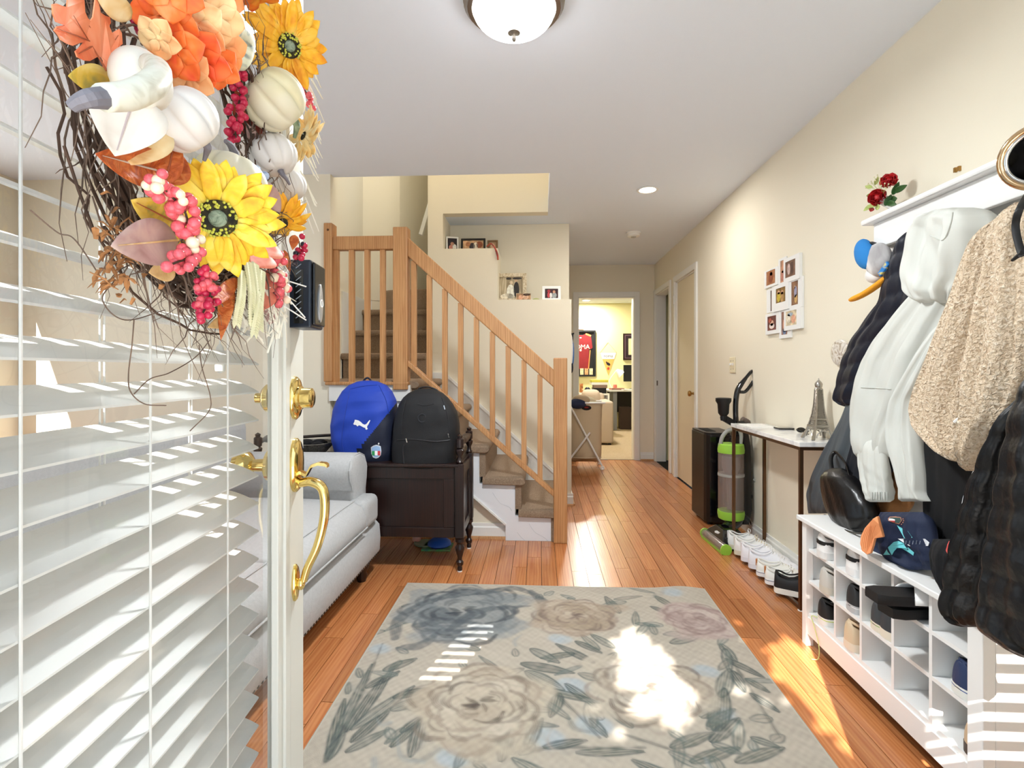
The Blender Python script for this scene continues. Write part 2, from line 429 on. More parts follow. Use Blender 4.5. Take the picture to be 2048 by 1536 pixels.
m.box(dx1 - .02, dx1, 0, YF, 0, 2.06).box(dx0, dx1, 0, YF, 2.04, 2.06).box(dx0, dx0 + .004, 0, YF, 0, 2.06)
struct(m.build('trim_4', M_trim))
# closet door (shut), hall doors
d = thing('door_1', None, None, (XR + .05, cl0, 0), kind='structure')
MB().box(XR + .012, XR + .047, cl0 + .014, cl1 - .014, .012, 2.026).build('door_slab', mat('pale door paint', 'E6D9BC', .5), d)
k = atX(1388, 787, XR)
kn = MB().lathe([(.028, 0), (.028, .006), (.012, .012), (.011, .035), (.024, .042), (.028, .055), (.022, .066), (.004, .07)], (XR + .012, k.y, k.z), 16, (-1, 0, 0)).build('door_knob', M_brassd, d, smooth=True)
for z in (.25, 1.05, 1.85):
    MB().tube([(XR - .022, cl1 - .002, z - .045), (XR - .022, cl1 - .002, z + .045)], .008, 8).build('hinge', M_trim, d)
# unlit room behind the second doorway; its darkness is painted into the walls
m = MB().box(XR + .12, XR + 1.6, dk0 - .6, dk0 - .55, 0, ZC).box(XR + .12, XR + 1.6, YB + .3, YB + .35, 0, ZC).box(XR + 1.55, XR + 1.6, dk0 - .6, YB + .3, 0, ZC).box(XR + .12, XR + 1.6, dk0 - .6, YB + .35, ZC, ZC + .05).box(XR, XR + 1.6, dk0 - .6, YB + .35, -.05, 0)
struct(m.build('wall_dark_room', mat('painted room darkness', '161412', .9)))
struct(MB().box(XR + .12, XR + .16, cl0 - .1, cl1 + .05, 0, 2.2).build('wall_closet', M_wall))
sp = MB().box(XR + .004, XR + .02, dk1 - .0135, dk1 - .0115, .93, .99).build('strike_plate', M_nickel); tag(sp, 'small metal strike plate on the jamb of the dark doorway', 'strike plate')
# hall door on the left with only its knob in sight
d = thing('door_2', None, None, (HX, 5.5, 0), kind='structure')
MB().box(HX + .001, HX + .02, 5.55, 6.3, .01, 2.03).build('door_slab', M_trim, d)
p = atY(1145, 778, 6.22)
MB().lathe([(.028, 0), (.028, .006), (.012, .012), (.011, .05), (.026, .06), (.03, .075), (.022, .088), (.004, .092)], (HX + .02, 6.22, p.z), 16, (1, 0, 0)).build('door_knob', M_brassd, d, smooth=True)

# windows: the added living room one and sidelights, with blinds in the sidelights
def slat_mesh(L, wd, tilt, name, m, axis='x'):
    b = MB(); n = 4; rows = []
    for i in range(n + 1):
        t = i / n - .5; x = t * wd; z = -.10 * wd * (4 * t * t - 1) * .35
        X = x * math.cos(tilt) - z * math.sin(tilt); Z = x * math.sin(tilt) + z * math.cos(tilt)
        rows.append((X, Z))
    ring = rows + [(x, z - .0028) for x, z in rows[::-1]]
    b.loft([[(0, x, z) if axis == 'x' else (x, 0, z) for x, z in ring], [(L, x, z) if axis == 'x' else (x, L, z) for x, z in ring]])
    return b.mesh(name, m)
M_slat = mat('white blind slat', 'EFF0EC', .4)
for i, (xa, xb, wz0, wz1) in enumerate(((*LS, 1.42, 1.95), (*RS, 1.05, 1.80))):
    wnd = thing('window_%d' % (i + 1), None, None, (xa, 0, wz0), kind='structure')
    f = MB().box(xa, xa + .03, .02, .12, wz0, wz1).box(xb - .03, xb, .02, .12, wz0, wz1).box(xa + .03, xb - .03, .02, .12, wz0, wz0 + .03).box(xa + .03, xb - .03, .02, .12, wz1 - .03, wz1).build('window_frame', M_trim, wnd)
    MB().box(xa + .04, xb - .04, .05, .054, wz0 + .03, wz1 - .03).build('pane', MATS.get('window glass') or thin_glass('window glass'), wnd)
    me = slat_mesh(xb - xa - .09, .05, math.radians(-16), 'slat', M_slat)
    z = wz0 + .05
    while z < wz1 - .03:
        o = bpy.data.objects.new('slat', me); COL.objects.link(o); o.location = (xa + .045, .10, z); hang(o, wnd); z += .047
wnd = thing('window_3', None, None, (XL, .7, .45), kind='structure')  # unseen window added to fill the room with soft light
f = MB()
for y0, y1 in ((.7, .75), (1.825, 1.875), (2.95, 3.0)): f.box(XL - .09, XL - .03, y0, y1, .45, 2.15)
f.box(XL - .09, XL - .03, .75, 2.95, .45, .5).box(XL - .09, XL - .03, .75, 2.95, 2.1, 2.15)
f.build('window_frame', M_trim, wnd)
MB().box(XL - .062, XL - .058, .75, 2.95, .5, 2.1).build('pane', MATS['window glass'], wnd)
# unseen porch floor, added pale to bounce sunlight indoors
pf = struct(MB().box(-6, 5, -6, 0, -.16, -.06).build('floor_porch', mat('pale bounce porch', 'DEDCD8', .9, bump=.1)))
pg = struct(MB().box(-9, XL - .12, -6, 9, -.16, -.06).build('ground_bounce', mat('pale bounce ground', 'D6D4D0', .95)))  # unseen ground, added pale to bounce light up through the side window
# ================================================================== staircase
M_carp_top = M_carpet
st = thing('staircase', 'carpeted L-shaped staircase with white stringer', 'staircase', (-.4, YS, 0))
for i in range(5):
    z = RZ * (i + 1); x1 = NX[i]
    x0 = NX[i + 1] - .04 if i < 4 else -1.395
    y0 = YS - .03 if i < 4 else YS - .0
    m = MB()
    # tread with a rolled nosing on front and open side
    yb = YW - .002 if i < 4 else 4.31
    prof = [(x0, z - .05), (x1 - .02, z - .058), (x1 - .003, z - .046), (x1 + .004, z - .027), (x1 - .004, z - .008), (x1 - .022, z), (x0, z)]
    rings = []
    for dy, k in ((0.0, .68), (.006, .88), (.02, 1.0)):
        rings.append([(x, y0 + dy, z - .029 + (zz - z + .029) * k) if x > x0 else (x, y0 + dy, z - .029 + (zz - z + .029) * k) for x, zz in prof])
    rings.append([(x, yb, zz) for x, zz in prof])
    m.loft(rings); m.build('tread', M_carp_top, st, smooth=50)
    MB().box(x1 - .062, x1 - .022, y0 + .02, yb, RZ * i + (.0 if i else .001), z - .045).build('riser', M_carpet, st)
MB().box(-1.655, -1.395, YS + .105, 4.31, zl - .05, zl).build('landing', M_carpet, st)
# stringer
m = MB()
top = [(NX[0] - .063, 0.001), (NX[0] - .063, RZ - .05)]
for i in range(1, 5): top += [(NX[i] - .063, RZ * i - .05), (NX[i] - .063, RZ * (i + 1) - .05)]
low = [(-.97, zl - .05), (-.97, .74), (-.226, .107), (-.226, .001)]
# hinge the stepped polygon into columns so every face is convex
for i in range(5):
    xa = NX[i] - .063; xb = (NX[i + 1] - .063) if i < 4 else -.97
    zt = RZ * (i + 1) - .05
    def zlo(x): return .001 if x > -.2261 else .107 + (-.226 - x) * .851
    if i == 1:
        m.prism([(xa, .001), (-.226, .001), (-.226, zt), (xa, zt)], 'y', YS, YS + .05)
        m.prism([(-.226, zlo(-.23)), (xb, zlo(xb)), (xb, zt), (-.226, zt)], 'y', YS, YS + .05)
    else:
        m.prism([(xa, zlo(xa)), (xb, zlo(xb)), (xb, zt), (xa, zt)], 'y', YS, YS + .05)
m.build('stringer', mat('stringer paint', 'E9EBEF', .5), st)
MB().bar((-.226, YS - .004, .107), (-.95, YS - .004, .107 + .724 * .851), .008, .012).bar((-.226, YS - .004, .107), (-.226, YS - .004, .001), .008, .012).build('panel_mould', M_trim, st)
# hairline wiggles of caulk on the stringer
M_crack = mat('caulk line', 'B9BDC4', .8)
for pts in ([(985, 985), (995, 1000), (1003, 1008), (1018, 1014), (1024, 1022)], [(1058, 1047), (1064, 1057), (1072, 1066), (1088, 1075), (1097, 1083)], [(1034, 1064), (1042, 1074), (1052, 1083)]):
    P = [atY(u, v, YS - .0006) for u, v in pts]
    MB().tube(arc(P, 16), .0009, 4).build('crack', M_crack, st)
# landing fascia and oak nosing
MB().box(-1.40, NX[4] - .05, YS - .022, YS + .05, zl - .135, zl - .03).build('fascia', M_trim, st)
MB().box(-1.42, -.86, YS - .045, YS + .06, zl - .03, zl - .008).build('landing_nosing', M_oak, st, bevel=.006)
# upper flight
UY = [4.31, 4.555, 4.80]
for i, y in enumerate(UY):
    z = zl + RZ * (i + 1); yb = UY[i + 1] + .03 if i < 2 else 5.8
    prof = [(y, z - .05), (y - .02, z - .05), (y - .028, z - .03), (y - .02, z - .006), (y, z), (yb, z), (yb, z - .05)]
    MB().loft([[(x, a, b) for a, b in prof] for x in (-1.655, -.945)]).build('tread', M_carpet, st, smooth=50)
    MB().box(-1.655, -.945, y, y + .03, z - RZ, z - .045).build('riser', M_carpet, st)
z = zl + RZ * 4
MB().prism([(-1.52, 4.98), (-.945, 4.90), (-.945, 5.8), (-1.06, 5.75), (-1.37, 5.04)], 'z', z - RZ, z).build('winder_step', M_carpet, st, bevel=.02)
MB().prism([(-1.66, 4.855), (-1.66, 4.845), (-1.372, 5.07), (-1.372, 5.058)], 'z', zl + RZ * 3, zl + RZ * 3 + .1).build('winder_skirt', M_trim, st)
MB().box(-1.66, -1.645, 4.31, 4.84, zl, zl + RZ * 3 + .1).build('wall_skirt', M_trim, st)
# wall skirt of the lower flight, on the stair back wall
sl_ = RZ / .235
def zn(x): return RZ + (NX[0] - x) * sl_
MB().prism([(.16, 0.0), (.16, zn(.16) + .05), (NX[4], zn(NX[4]) + .05), (NX[4] - .12, zn(NX[4]) + .05), (NX[4] - .12, 0.2)], 'y', YW - .014, YW).build('wall_skirt', M_trim, st)
MB().bar((.16, YW - .02, zn(.16) + .05), (NX[4], YW - .02, zn(NX[4]) + .05), .02, .022).build('skirt_cap', M_trim, st)
# white cap of the upper railing beyond the corner
a, b, c_ = atY(842, 470, 4.95), atY(855, 425, 4.95), atY(842, 497, 4.95)
MB().bar(a, b + Vector((.06, 0, .2)), .05, .035).bar(a, c_, .05, .03).build('upper_handrail', M_trim, st)

# railing: its own thing, oak
ra = thing('stair_railing', 'red oak stair railing with square balusters and three posts', 'railing', (0, YS, 0))
YP = YS + .0
def xpx(u): return uY(u, YP)
def zpx(u, v): return atY(u, v, YP).z
def post(u0, u1, vt, zb, name='newel_post', d=.088):
    x0, x1 = xpx(u0), xpx(u1)
    m = MB().box(x0, x1, YP - d / 2, YP + d / 2, zb, zpx(u0, vt))
    return m.build(name, M_oak, ra, bevel=.006)
post(1107, 1134, 716, .0); post(789, 818, 457, zl - .06); post(652, 669, 449, zl - .008)
MB().ball((xpx(661), YP - .0445, zpx(660, 463)), (.008, .004, .008), 10, 6).build('plug', mat('dark plug', '5A3418', .5), ra)
x0, x1 = xpx(667), xpx(791)
MB().box(x0, x1, YP - .03, YP + .03, zpx(700, 501), zpx(700, 474)).build('top_rail', M_oak, ra, bevel=.008)
for u in (673, 704, 735, 766):
    x = xpx(u); MB().box(x - .0165, x + .0165, YP - .0165, YP + .0165, zl - .008, zpx(u, 500)).build('baluster', M_oak, ra)
xa, xb = xpx(815), xpx(1110)
ta, tb, ba, bb = zpx(815, 474), zpx(1110, 742), zpx(815, 512), zpx(1110, 777)
MB().prism([(xa, ba), (xb, bb), (xb, tb), (xa, ta)], 'y', YP - .03, YP + .03).build('hand_rail', M_oak, ra, bevel=.007)
sa, sb = zpx(815, 722), zpx(1110, 986)
MB().prism([(xa, sa - .028), (xb, sb - .028), (xb, sb + .012), (xa, sa + .012)], 'y', YP - .03, YP + .03).build('bottom_rail', M_oak, ra, bevel=.004)
for u in (828, 859, 890, 921.5, 953, 985, 1016.5, 1048, 1080):
    x = xpx(u); k = (x - xa) / (xb - xa)
    MB().box(x - .0165, x + .0165, YP - .0165, YP + .0165, sa + (sb - sa) * k + .0, ba + (bb - ba) * k + .004).build('baluster', M_oak, ra)

# ================================================================== lamps
def emis(name, col, s): return mat(name, 'FFFFFF', .5, emit=col, estr=s)
p = atZ(1028, -6, ZC)
dl = thing('ceiling_dome_light', 'flush dome ceiling light with frosted glass and nickel ring', 'ceiling light', (p.x, p.y, ZC))
R = .168
MB().lathe([(R * .6, 0), (R + .004, 0), (R + .012, -.012), (R + .006, -.02), (R + .009, -.028), (R, -.036), (R - .004, -.044), (R - .02, -.046), (R - .022, -.03)], (p.x, p.y, ZC - .0005), 40).build('metal_ring', M_nickel, dl, smooth=True)
prof = [(R - .022, -.04)] + [((R - .022) * math.cos(a), -.04 - .085 * math.sin(a)) for a in [PI / 2 * k / 10 for k in range(1, 10)]] + [(.005, -.125)]
MB().lathe(prof, (p.x, p.y, ZC), 40).build('glass_bowl', mat('frosted lamp glass', 'FFFFFF', .35, emit='FAFCFF', estr=7), dl, smooth=True)
MB().lathe([(.004, -.118), (.022, -.121), (.022, -.128), (.010, -.134), (.007, -.14), (.008, -.148), (.005, -.155), (.001, -.157)], (p.x, p.y, ZC), 20).build('finial', M_nickel, dl, smooth=True)
def area(name, loc, size, power, col=(1, .9, .75), rot=(0, 0, 0), parent=None, shape='DISK', spread=PI):
    l = bpy.data.lights.new(name, 'AREA'); l.energy = power; l.size = size; l.shape = shape; l.color = col; l.spread = spread
    o = bpy.data.objects.new(name, l); COL.objects.link(o); o.location = loc; o.rotation_euler = rot
    if parent is not None: hang(o, parent)
    return o
area('dome_bulb', (p.x, p.y, ZC - .165), .2, 24, (.94, .98, 1), parent=dl)
def downlight(name, label, c, r, power, col=(1, .9, .74)):
    d = thing(name, label, 'recessed light', c)
    MB().lathe([(r * .78, -.001), (r, -.001), (r + .004, -.004), (r, -.008), (r * .8, -.006)], c, 28, caps=False).build('trim_ring', M_white, d, smooth=True)
    MB().lathe([(.001, -.0015), (r * .8, -.0015), (r * .8, -.004), (.001, -.0045)], c, 28).build('lens', emis('lit lens', 'FFF3DC', 12), d)
    area('bulb', (c[0], c[1], c[2] - .012), r * 1.4, power, col, parent=d)
p = atZ(1295, 379, ZC); downlight('recessed_ceiling_light', 'round recessed downlight glowing in the ceiling before the hallway', (p.x, p.y, ZC - .0), .075, 7, (1, .97, .92))
p = atZ(1267, 465, ZC)
sd = thing('smoke_detector', 'round white smoke detector on the hallway ceiling', 'smoke detector', (p.x, p.y, ZC))
MB().lathe([(.001, 0), (.068, 0), (.068, -.012), (.06, -.016), (.058, -.034), (.05, -.04), (.001, -.041)], (p.x, p.y, ZC), 24).build('housing', M_white, sd, smooth=True)
MB().lathe([(.001, -.041), (.025, -.041), (.022, -.048), (.001, -.049)], (p.x, p.y, ZC), 16).build('sensor_cap', mat('sensor grey', 'B8B8B4', .5), sd, smooth=True)
# lamp of the upper floor, in the stairwell ceiling
d = thing('upstairs_ceiling_light', 'round ceiling light of the upper floor above the stairwell', 'ceiling light', (-.7, 3.95, ZT))
MB().lathe([(.001, -.002), (.15, -.002), (.15, -.03), (.10, -.07), (.001, -.08)], (-.7, 3.95, ZT), 24).build('glass_bowl', MATS['frosted lamp glass'], d, smooth=True)
area('bulb', (-.7, 3.95, ZT - .1), .25, 15, (1, .95, .87), parent=d)

# ================================================================== frames on the stepped ledges
def people_print(name, bgc, cols, parent, org, right, up, w, h):
    """a print: sheet plus a few figures as flat shapes"""
    r, u = Vector(right).normalized(), Vector(up).normalized(); n = r.cross(u); o = Vector(org)
    def P(x, y, d): return o + r * (x * w) + u * (y * h) + n * d
    sh = MB().add([P(-.5, 0, .0), P(.5, 0, 0), P(.5, 1, 0), P(-.5, 1, 0)], [(0, 1, 2, 3)]).build('print', bgc if not isinstance(bgc, str) else mat('print ' + bgc, bgc, .5, var=.4, vscale=30), parent)
    for cx, cy, rx, ry, c in cols:
        MB().add([P(cx + rx * math.cos(a), cy + ry * math.sin(a), .0007 + .0001 * (len(cols))) for a in [2 * PI * k / 14 for k in range(14)]], [tuple(range(14))]).build('figure', mat('print ' + c, c, .5, var=.25, vscale=60), sh)
    return sh
def photo_frame(label, c, w, h, bw, fm, bgc, figs, lean=.12, yaw=0, group='photo frames on the stair ledges', name='ledge_photo', depth=.015):
    """standing frame: c is the bottom centre of its front; it faces -Y turned by yaw and leans back"""
    t = thing(name, label, 'photo frame', c, group=group)
    R = Matrix.Rotation(yaw, 3, 'Z') @ Matrix.Rotation(-lean, 3, 'X')
    r, u, n = R @ Vector((1, 0, 0)), R @ Vector((0, 0, 1)), R @ Vector((0, -1, 0)); c = Vector(c)
    m = MB()
    def bx(x0, x1, z0, z1, d0, d1): m.add([c + r * x + n * d + u * z for x in (x0, x1) for d in (d0, d1) for z in (z0, z1)], [(0, 1, 3, 2), (4, 6, 7, 5), (0, 4, 5, 1), (2, 3, 7, 6), (0, 2, 6, 4), (1, 5, 7, 3)])
    bx(-w / 2, -w / 2 + bw, 0, h, -depth, 0); bx(w / 2 - bw, w / 2, 0, h, -depth, 0); bx(-w / 2 + bw, w / 2 - bw, 0, bw, -depth, 0); bx(-w / 2 + bw, w / 2 - bw, h - bw, h, -depth, 0)
    m.build('frame_border', fm, t)
    m = MB(); bx(-w / 2 + bw * .5, w / 2 - bw * .5, bw * .5, h - bw * .5, -depth * .8, -depth * .6); m.build('backing', M_black, t)
    people_print('print', bgc, figs, t, c + u * bw - n * depth * .5, r, u, w - 2 * bw, h - 2 * bw)
    # easel strut
    m = MB().bar(c - n * depth + u * h * .55, c - n * depth + Vector((0, 0, 0)) + Vector((-n.x, -n.y, 0)).normalized() * h * (.25 + lean * .3) + Vector((0, 0, .003)), .02, .003); m.build('easel', M_black, t)
    return t
zA, zB = 2.135, 1.705
def fy(u, Y): return uY(u, Y)
skin, dark = 'C98E6E', '2A2226'
Yf = 4.47
photo_frame('tall white leaning photo frame in the corner of the upper ledge', (fy(905, Yf), Yf, zA), .105, .135, .012, M_white, '241E28', [(0, .55, .2, .15, 'B98A76'), (.15, .3, .3, .25, 'E8E4DE'), (-.15, .25, .22, .2, 'D58F80')], .15, .25)
photo_frame('black-framed wide photo of a couple on the upper ledge', (fy(946, Yf), Yf, zA), .21, .115, .016, M_black, 'C9A27C', [(-.25, .6, .12, .25, 'B57B56'), (-.05, .35, .14, .4, '3A3338'), (.12, .4, .12, .4, 'E8DCCB'), (.3, .55, .16, .35, '8E4E34')], .10)
photo_frame('small bronze photo frame at the edge of the upper ledge', (fy(985, 4.5), 4.5, zA), .09, .105, .012, mat('bronze frame', '7A6248', .4, .6), 'A98A6C', [(0, .5, .3, .3, 'D9B79A')], .10)
# pencil-like strap hanging over the ledge's end
hs = arc([(fy(974, 4.44), 4.44, zA + .035), (fy(982, 4.42), 4.41, zA + .05), (fy(990, 4.36), 4.352, zA - .0), (fy(995, 4.35), 4.348, zA - .06), (fy(996, 4.35), 4.347, zA - .10)], 20)
o = MB().tube(hs, [.006] * 12 + [.008] * (len(hs) - 12), 8).build('hanging_strap', ramp_mat('strap', ['C98A60', 'B03A30', '3A2A26'], 12), smooth=True); tag(o, 'thin tan and red strap hanging over the edge of the upper ledge', 'strap')
Yf = 4.50
M_orn = ramp_mat('ornate ivory frame', ['A8906A', 'D8C8A8', 'EFE6D2'], 60, .5, bump=.6)
photo_frame('ornate ivory wedding photo frame on the lower ledge', (fy(1022, Yf), Yf, zB), .265, .25, .03, M_orn, ramp_mat('sepia wedding print', ['8A7A5C', 'B8A888', 'D8CCB0'], 14, .5, stretch=(3, 1, .4)), [(-.02, .3, .17, .36, 'EFE8D8'), (-.15, .1, .3, .14, 'E6DCC6'), (.0, .74, .07, .08, 'D8C4A4'), (.22, .42, .12, .36, '2E2A26'), (.2, .83, .06, .07, 'C8A888'), (-.1, .92, .12, .05, '3A342E'), (.25, .93, .2, .05, '3A342E')], .08, depth=.022)
photo_frame('small unframed snapshot of two faces on the lower ledge', (fy(1047, 4.42), 4.42, zB), .125, .065, .003, M_orn, 'A8825E', [(-.2, .45, .16, .35, 'D8A484'), (.15, .5, .2, .4, 'D8AE8E'), (.22, .85, .25, .2, '4A3426')], .2, depth=.006)
photo_frame('white-framed red-toned photo at the end of the lower ledge', (fy(1103, 4.44), 4.44, zB), .155, .125, .022, M_white, '3A1C20', [(-.22, .35, .1, .28, 'C8424A'), (-.05, .3, .1, .28, 'E8E0DC'), (.2, .3, .2, .3, '9AA0A0'), (.2, .68, .1, .16, 'C89478'), (-.2, .75, .12, .16, 'A83038')], .08)
o = MB().ball((fy(1072, 4.46), 4.46, zB + .013), (.03, .012, .012), 12, 6).build('folded_card', mat('green card', 'A8B070', .7)); tag(o, 'small green trinket lying between photos on the lower ledge', 'trinket')
# ================================================================== the open entrance door
DE = Vector((-.4948, 1.0752, 0))                     # free edge, outside face, on the floor
DA = math.atan(.0419) + TH
DD = Vector((-math.sin(DA), math.cos(DA), 0))        # along the door, hinge to free edge
DN = Vector((math.cos(DA), math.sin(DA), 0))         # out of its outside face
DW = .905
def door_pt(u, v, off=0):
    d = ray(u, v); t = ((DE + DN * off) - EYE).dot(DN) / d.dot(DN); return EYE + d * t
def dp(s, off, z): return DE - DD * s + DN * off + Vector((0, 0, z))     # s = distance back from the free edge
def s_of(u, off=0): return -(door_pt(u, 740, off) - DE).dot(DD)
M_door = mat('off white door paint', 'DEDED6', .35)
door = thing('front_door', 'open white front door with a full glass panel and blinds', 'door', (DE - DD * DW))
def dbox(m, s0, s1, o0, o1, z0, z1):
    return m.add([dp(s, o, z) for s in (s0, s1) for o in (o0, o1) for z in (z0, z1)], [(0, 1, 3, 2), (4, 6, 7, 5), (0, 4, 5, 1), (2, 3, 7, 6), (0, 2, 6, 4), (1, 5, 7, 3)])
T = .045; g0, g1 = .155, DW - .12                    # glazed opening between these distances from the free edge
zg0, zg1 = .28, 1.90
m = MB(); dbox(m, 0, .072, -T, 0, .012, 2.03); dbox(m, .07, g0 - .04, -.012, 0, .012, 2.03); dbox(m, g1 + .04, DW, -T, 0, .012, 2.03); dbox(m, g0 - .04, g1 + .04, -T, 0, .012, zg0 - .04); dbox(m, g0 - .04, g1 + .04, -T, 0, zg1 + .04, 2.03)
m.build('door_leaf', M_door, door, bevel=.002)
for o0, o1 in ((-.002, .016),):
    m = MB()
    for a, b, h in ((-.055, -.036, .007), (-.038, -.018, .016), (-.02, 0.004, .011)):
        h = h if o0 > -.01 else h
        lo, hi = (0 - .002, h) if o0 > -.01 else (-T - h, -T + .002)
        dbox(m, g0 + a, g0 + b, lo, hi, zg0 + a, zg1 - a); dbox(m, g1 - b, g1 - a, lo, hi, zg0 + a, zg1 - a)
        dbox(m, g0 + b, g1 - b, lo, hi, zg0 + a, zg0 + b); dbox(m, g0 + b, g1 - b, lo, hi, zg1 - b, zg1 - a)
    m.build('glazing_bead', M_door, door, bevel=.002)
m = MB(); dbox(m, g0 - .03, g1 + .03, -.007, -.003, zg0 - .03, zg1 + .03)
m.build('glass_pane', thin_glass('door glass', (1, 1, 1), 1.1), door)
# blind on the room side
BO = -.082                                            # slats' centre line
pit, wd, tilt = .0532, .064, math.radians(23)
bl0, bl1 = s_of(518, BO + .03), DW - .06
rows = []
for i in range(5):
    t = i / 4 - .5; x = t * wd; z = -.04 * wd * (4 * t * t - 1)
    rows.append((x * math.cos(tilt) + z * math.sin(tilt), -x * math.sin(tilt) + z * math.cos(tilt)))
ring = rows + [(x, z - .0028) for x, z in rows[::-1]]
m = MB().loft([[DN * x + Vector((0, 0, z)) for x, z in ring], [-DD * (bl1 - bl0) + DN * x + Vector((0, 0, z)) for x, z in ring]])
sm = m.mesh('slat', M_slat)
zt = door_pt(518, 727, BO + .03).z
z = zt - pit * 17
while z < 1.93:
    if z > .18:
        o = bpy.data.objects.new('slat', sm); COL.objects.link(o); o.location = dp(bl0, BO, z + .012); hang(o, door)
    z += pit
for u in (455, 300, 40):
    s0 = s_of(u, BO + .032)
    for o, r in ((BO + .0325, .0016), (BO - .031, .0013)):
        zz = .012 if o > BO else .034
        MB().tube([dp(s0, o, .2), dp(s0, o, 1.95)], r, 6).build('ladder_cord', mat('blind cord', 'F4F4F0', .6), door)
        if o < BO: MB().tube([dp(s0 - .008, o, .2), dp(s0 - .008, o, 1.95)], r, 6).build('ladder_cord', MATS['blind cord'], door)
m = MB(); dbox(m, bl0 - .004, bl1 + .004, BO - .03, BO + .03, 1.93, 1.975); m.build('head_rail', M_slat, door, bevel=.003)
m = MB(); dbox(m, bl0, bl1, BO - .026, BO + .026, .155, .175); m.build('bottom_rail', M_slat, door, bevel=.004)
# pull-cord tassel
q = door_pt(440, 742, BO - .03)
MB().lathe([(.002, .05), (.006, .045), (.009, .01), (.008, 0), (.002, -.004)], q, 12).tube([q + Vector((0, 0, .05)), q + Vector((0, 0, .7))], .0012, 6).build('cord_tassel', M_slat, door, smooth=True)
# brass hardware; sb = backset from the free edge
sb = s_of(589, 0)
zd = door_pt(589, 796).z; zh = door_pt(589, 930).z
def on_door(s, z, o=0): return dp(s, o, z)
def plate(s, z, rx, rz, th, name, n=28):
    """an oval rose, domed"""
    rings = []
    for k, (f, o) in enumerate(((1, 0), (1, th * .4), (.9, th * .8), (.6, th), (.02, th))):
        rings.append([dp(s - math.cos(2 * PI * i / n) * rx * f, o, z + math.sin(2 * PI * i / n) * rz * f) for i in range(n)])
    return MB().loft(rings)
hw = plate(sb, zd, .030, .043, .010, 'deadbolt').lathe([(.024, 0), (.024, .006), (.02, .008), (.02, .026), (.017, .028), (.001, .028)], dp(sb, .008, zd), 20, DN).build('deadbolt', M_brass, door, smooth=True)
MB().add([dp(sb - .004 * math.cos(a) , .0365, zd + .006 * math.sin(a)) for a in [2 * PI * k / 12 for k in range(12)]], [tuple(range(12))]).build('keyhole', mat('dark brass', '7A5A20', .3, 1), hw)
hs = plate(sb, zh, .030, .054, .012, 'handle').build('handle_plate', M_brass, door, smooth=True)
P = arc([dp(sb, .010, zh - .036), dp(sb, .034, zh - .034), dp(sb, .056, zh - .05), dp(sb, .059, zh - .10), dp(sb, .046, zh - .16), dp(sb, .026, zh - .205), dp(sb, .018, zh - .232)], 30)
MB().tube(P, [.010 - .004 * abs(k / len(P) - .25) for k in range(len(P))], 10).build('grip', M_brass, hs, smooth=True)
pl = plate(sb, zh - .235, .016, .037, .007, 'lower').ball(dp(sb, .012, zh - .238), (.009, .009, .012), 12, 8).build('lower_plate', M_brass, hs, smooth=True)
lv = MB().loft([[dp(sb - w_, o, zh + z0 + k) for w_, k in ((-.008, -.003), (.008, -.003), (.008, .003), (-.008, .003))] for o, z0 in ((.012, -.014), (.024, -.020), (.034, -.002), (.048, .003), (.062, .001), (.066, -.002))]).build('thumb_latch', M_brass, hs, smooth=True)
# inside knob and thumb turn, seen through the glass
kn = MB().lathe([(.03, 0), (.03, .006), (.013, .012), (.012, .034), (.026, .044), (.03, .058), (.024, .07), (.003, .074)], dp(sb, -T, zh), 18, -DN).build('inside_knob', M_brass, door, smooth=True)
MB().lathe([(.028, 0), (.028, .008), (.022, .014), (.01, .016), (.01, .03), (.001, .031)], dp(sb, -T, zd), 18, -DN).build('thumb_turn', M_brass, door, smooth=True)
# doorbell in its mount on the stile
q0 = s_of(573, 0); zb0, zb1 = door_pt(573, 655).z, door_pt(573, 518).z
bell = thing('door_bell_box', 'black boxy door bell with an oval silver button on the stile', 'door bell', dp(q0, 0, zb0))
m = MB(); dbox(m, q0 - .075, q0, .001, .046, zb0, zb1); m.build('bell_housing', mat('dark blue black plastic', '1A2230', .3), bell, bevel=.004)
m = MB(); dbox(m, q0 - .070, q0 - .005, .046, .052, zb0 + .006, zb1 - .004); m.build('bell_face', mat('dark bronze plastic', '17130F', .25), bell, bevel=.003)
n = 24; zc = (zb0 + zb1) / 2 - .015
m = MB().loft([[dp(q0 - .036 - .011 * f * math.cos(2 * PI * i / n), o, zc + .038 * f * math.sin(2 * PI * i / n)) for i in range(n)] for f, o in ((1, .0515), (1, .054), (.9, .055), (.02, .055))])
bb = m.build('bell_button', mat('satin silver', 'C8CACC', .3, .7), bell, smooth=True)
MB().torus(dp(q0 - .036, .0555, zc), .007, .0012, DN, 18, 6).build('button_ring', M_white, bb)
m = MB(); dbox(m, q0 + .0004, q0 + .001, .014, .032, zb0 + .008, zb1 - .02); w_ = m.build('side_window', M_gloss, bell)
for k in range(9):
    zz = zb0 + .018 + k * .012
    MB().tube([dp(q0 + .0014, .018, zz), dp(q0 + .0014, .028, zz + .008)], .0008, 4).build('rib', mat('pale rib', '8E99A8', .4), w_)

# ================================================================== autumn wreath on the door
W0 = dp(.42, .05, 0)
wc_s = s_of(405, .04)                                  # ring centre
WZ = door_pt(405, 292, .04).z
wc = dp(wc_s, .035, WZ)
wr = thing('autumn_wreath', 'autumn door wreath of twigs, pumpkins, sunflowers, leaves and berries', 'wreath', wc)
def wpt(u, v, off): return door_pt(u, v, off)
rw = random.Random(11)
def wring(a, R, off): return wc + (-DD * -1) * (math.cos(a) * R) + Vector((0, 0, math.sin(a) * R)) + DN * (off - .035)
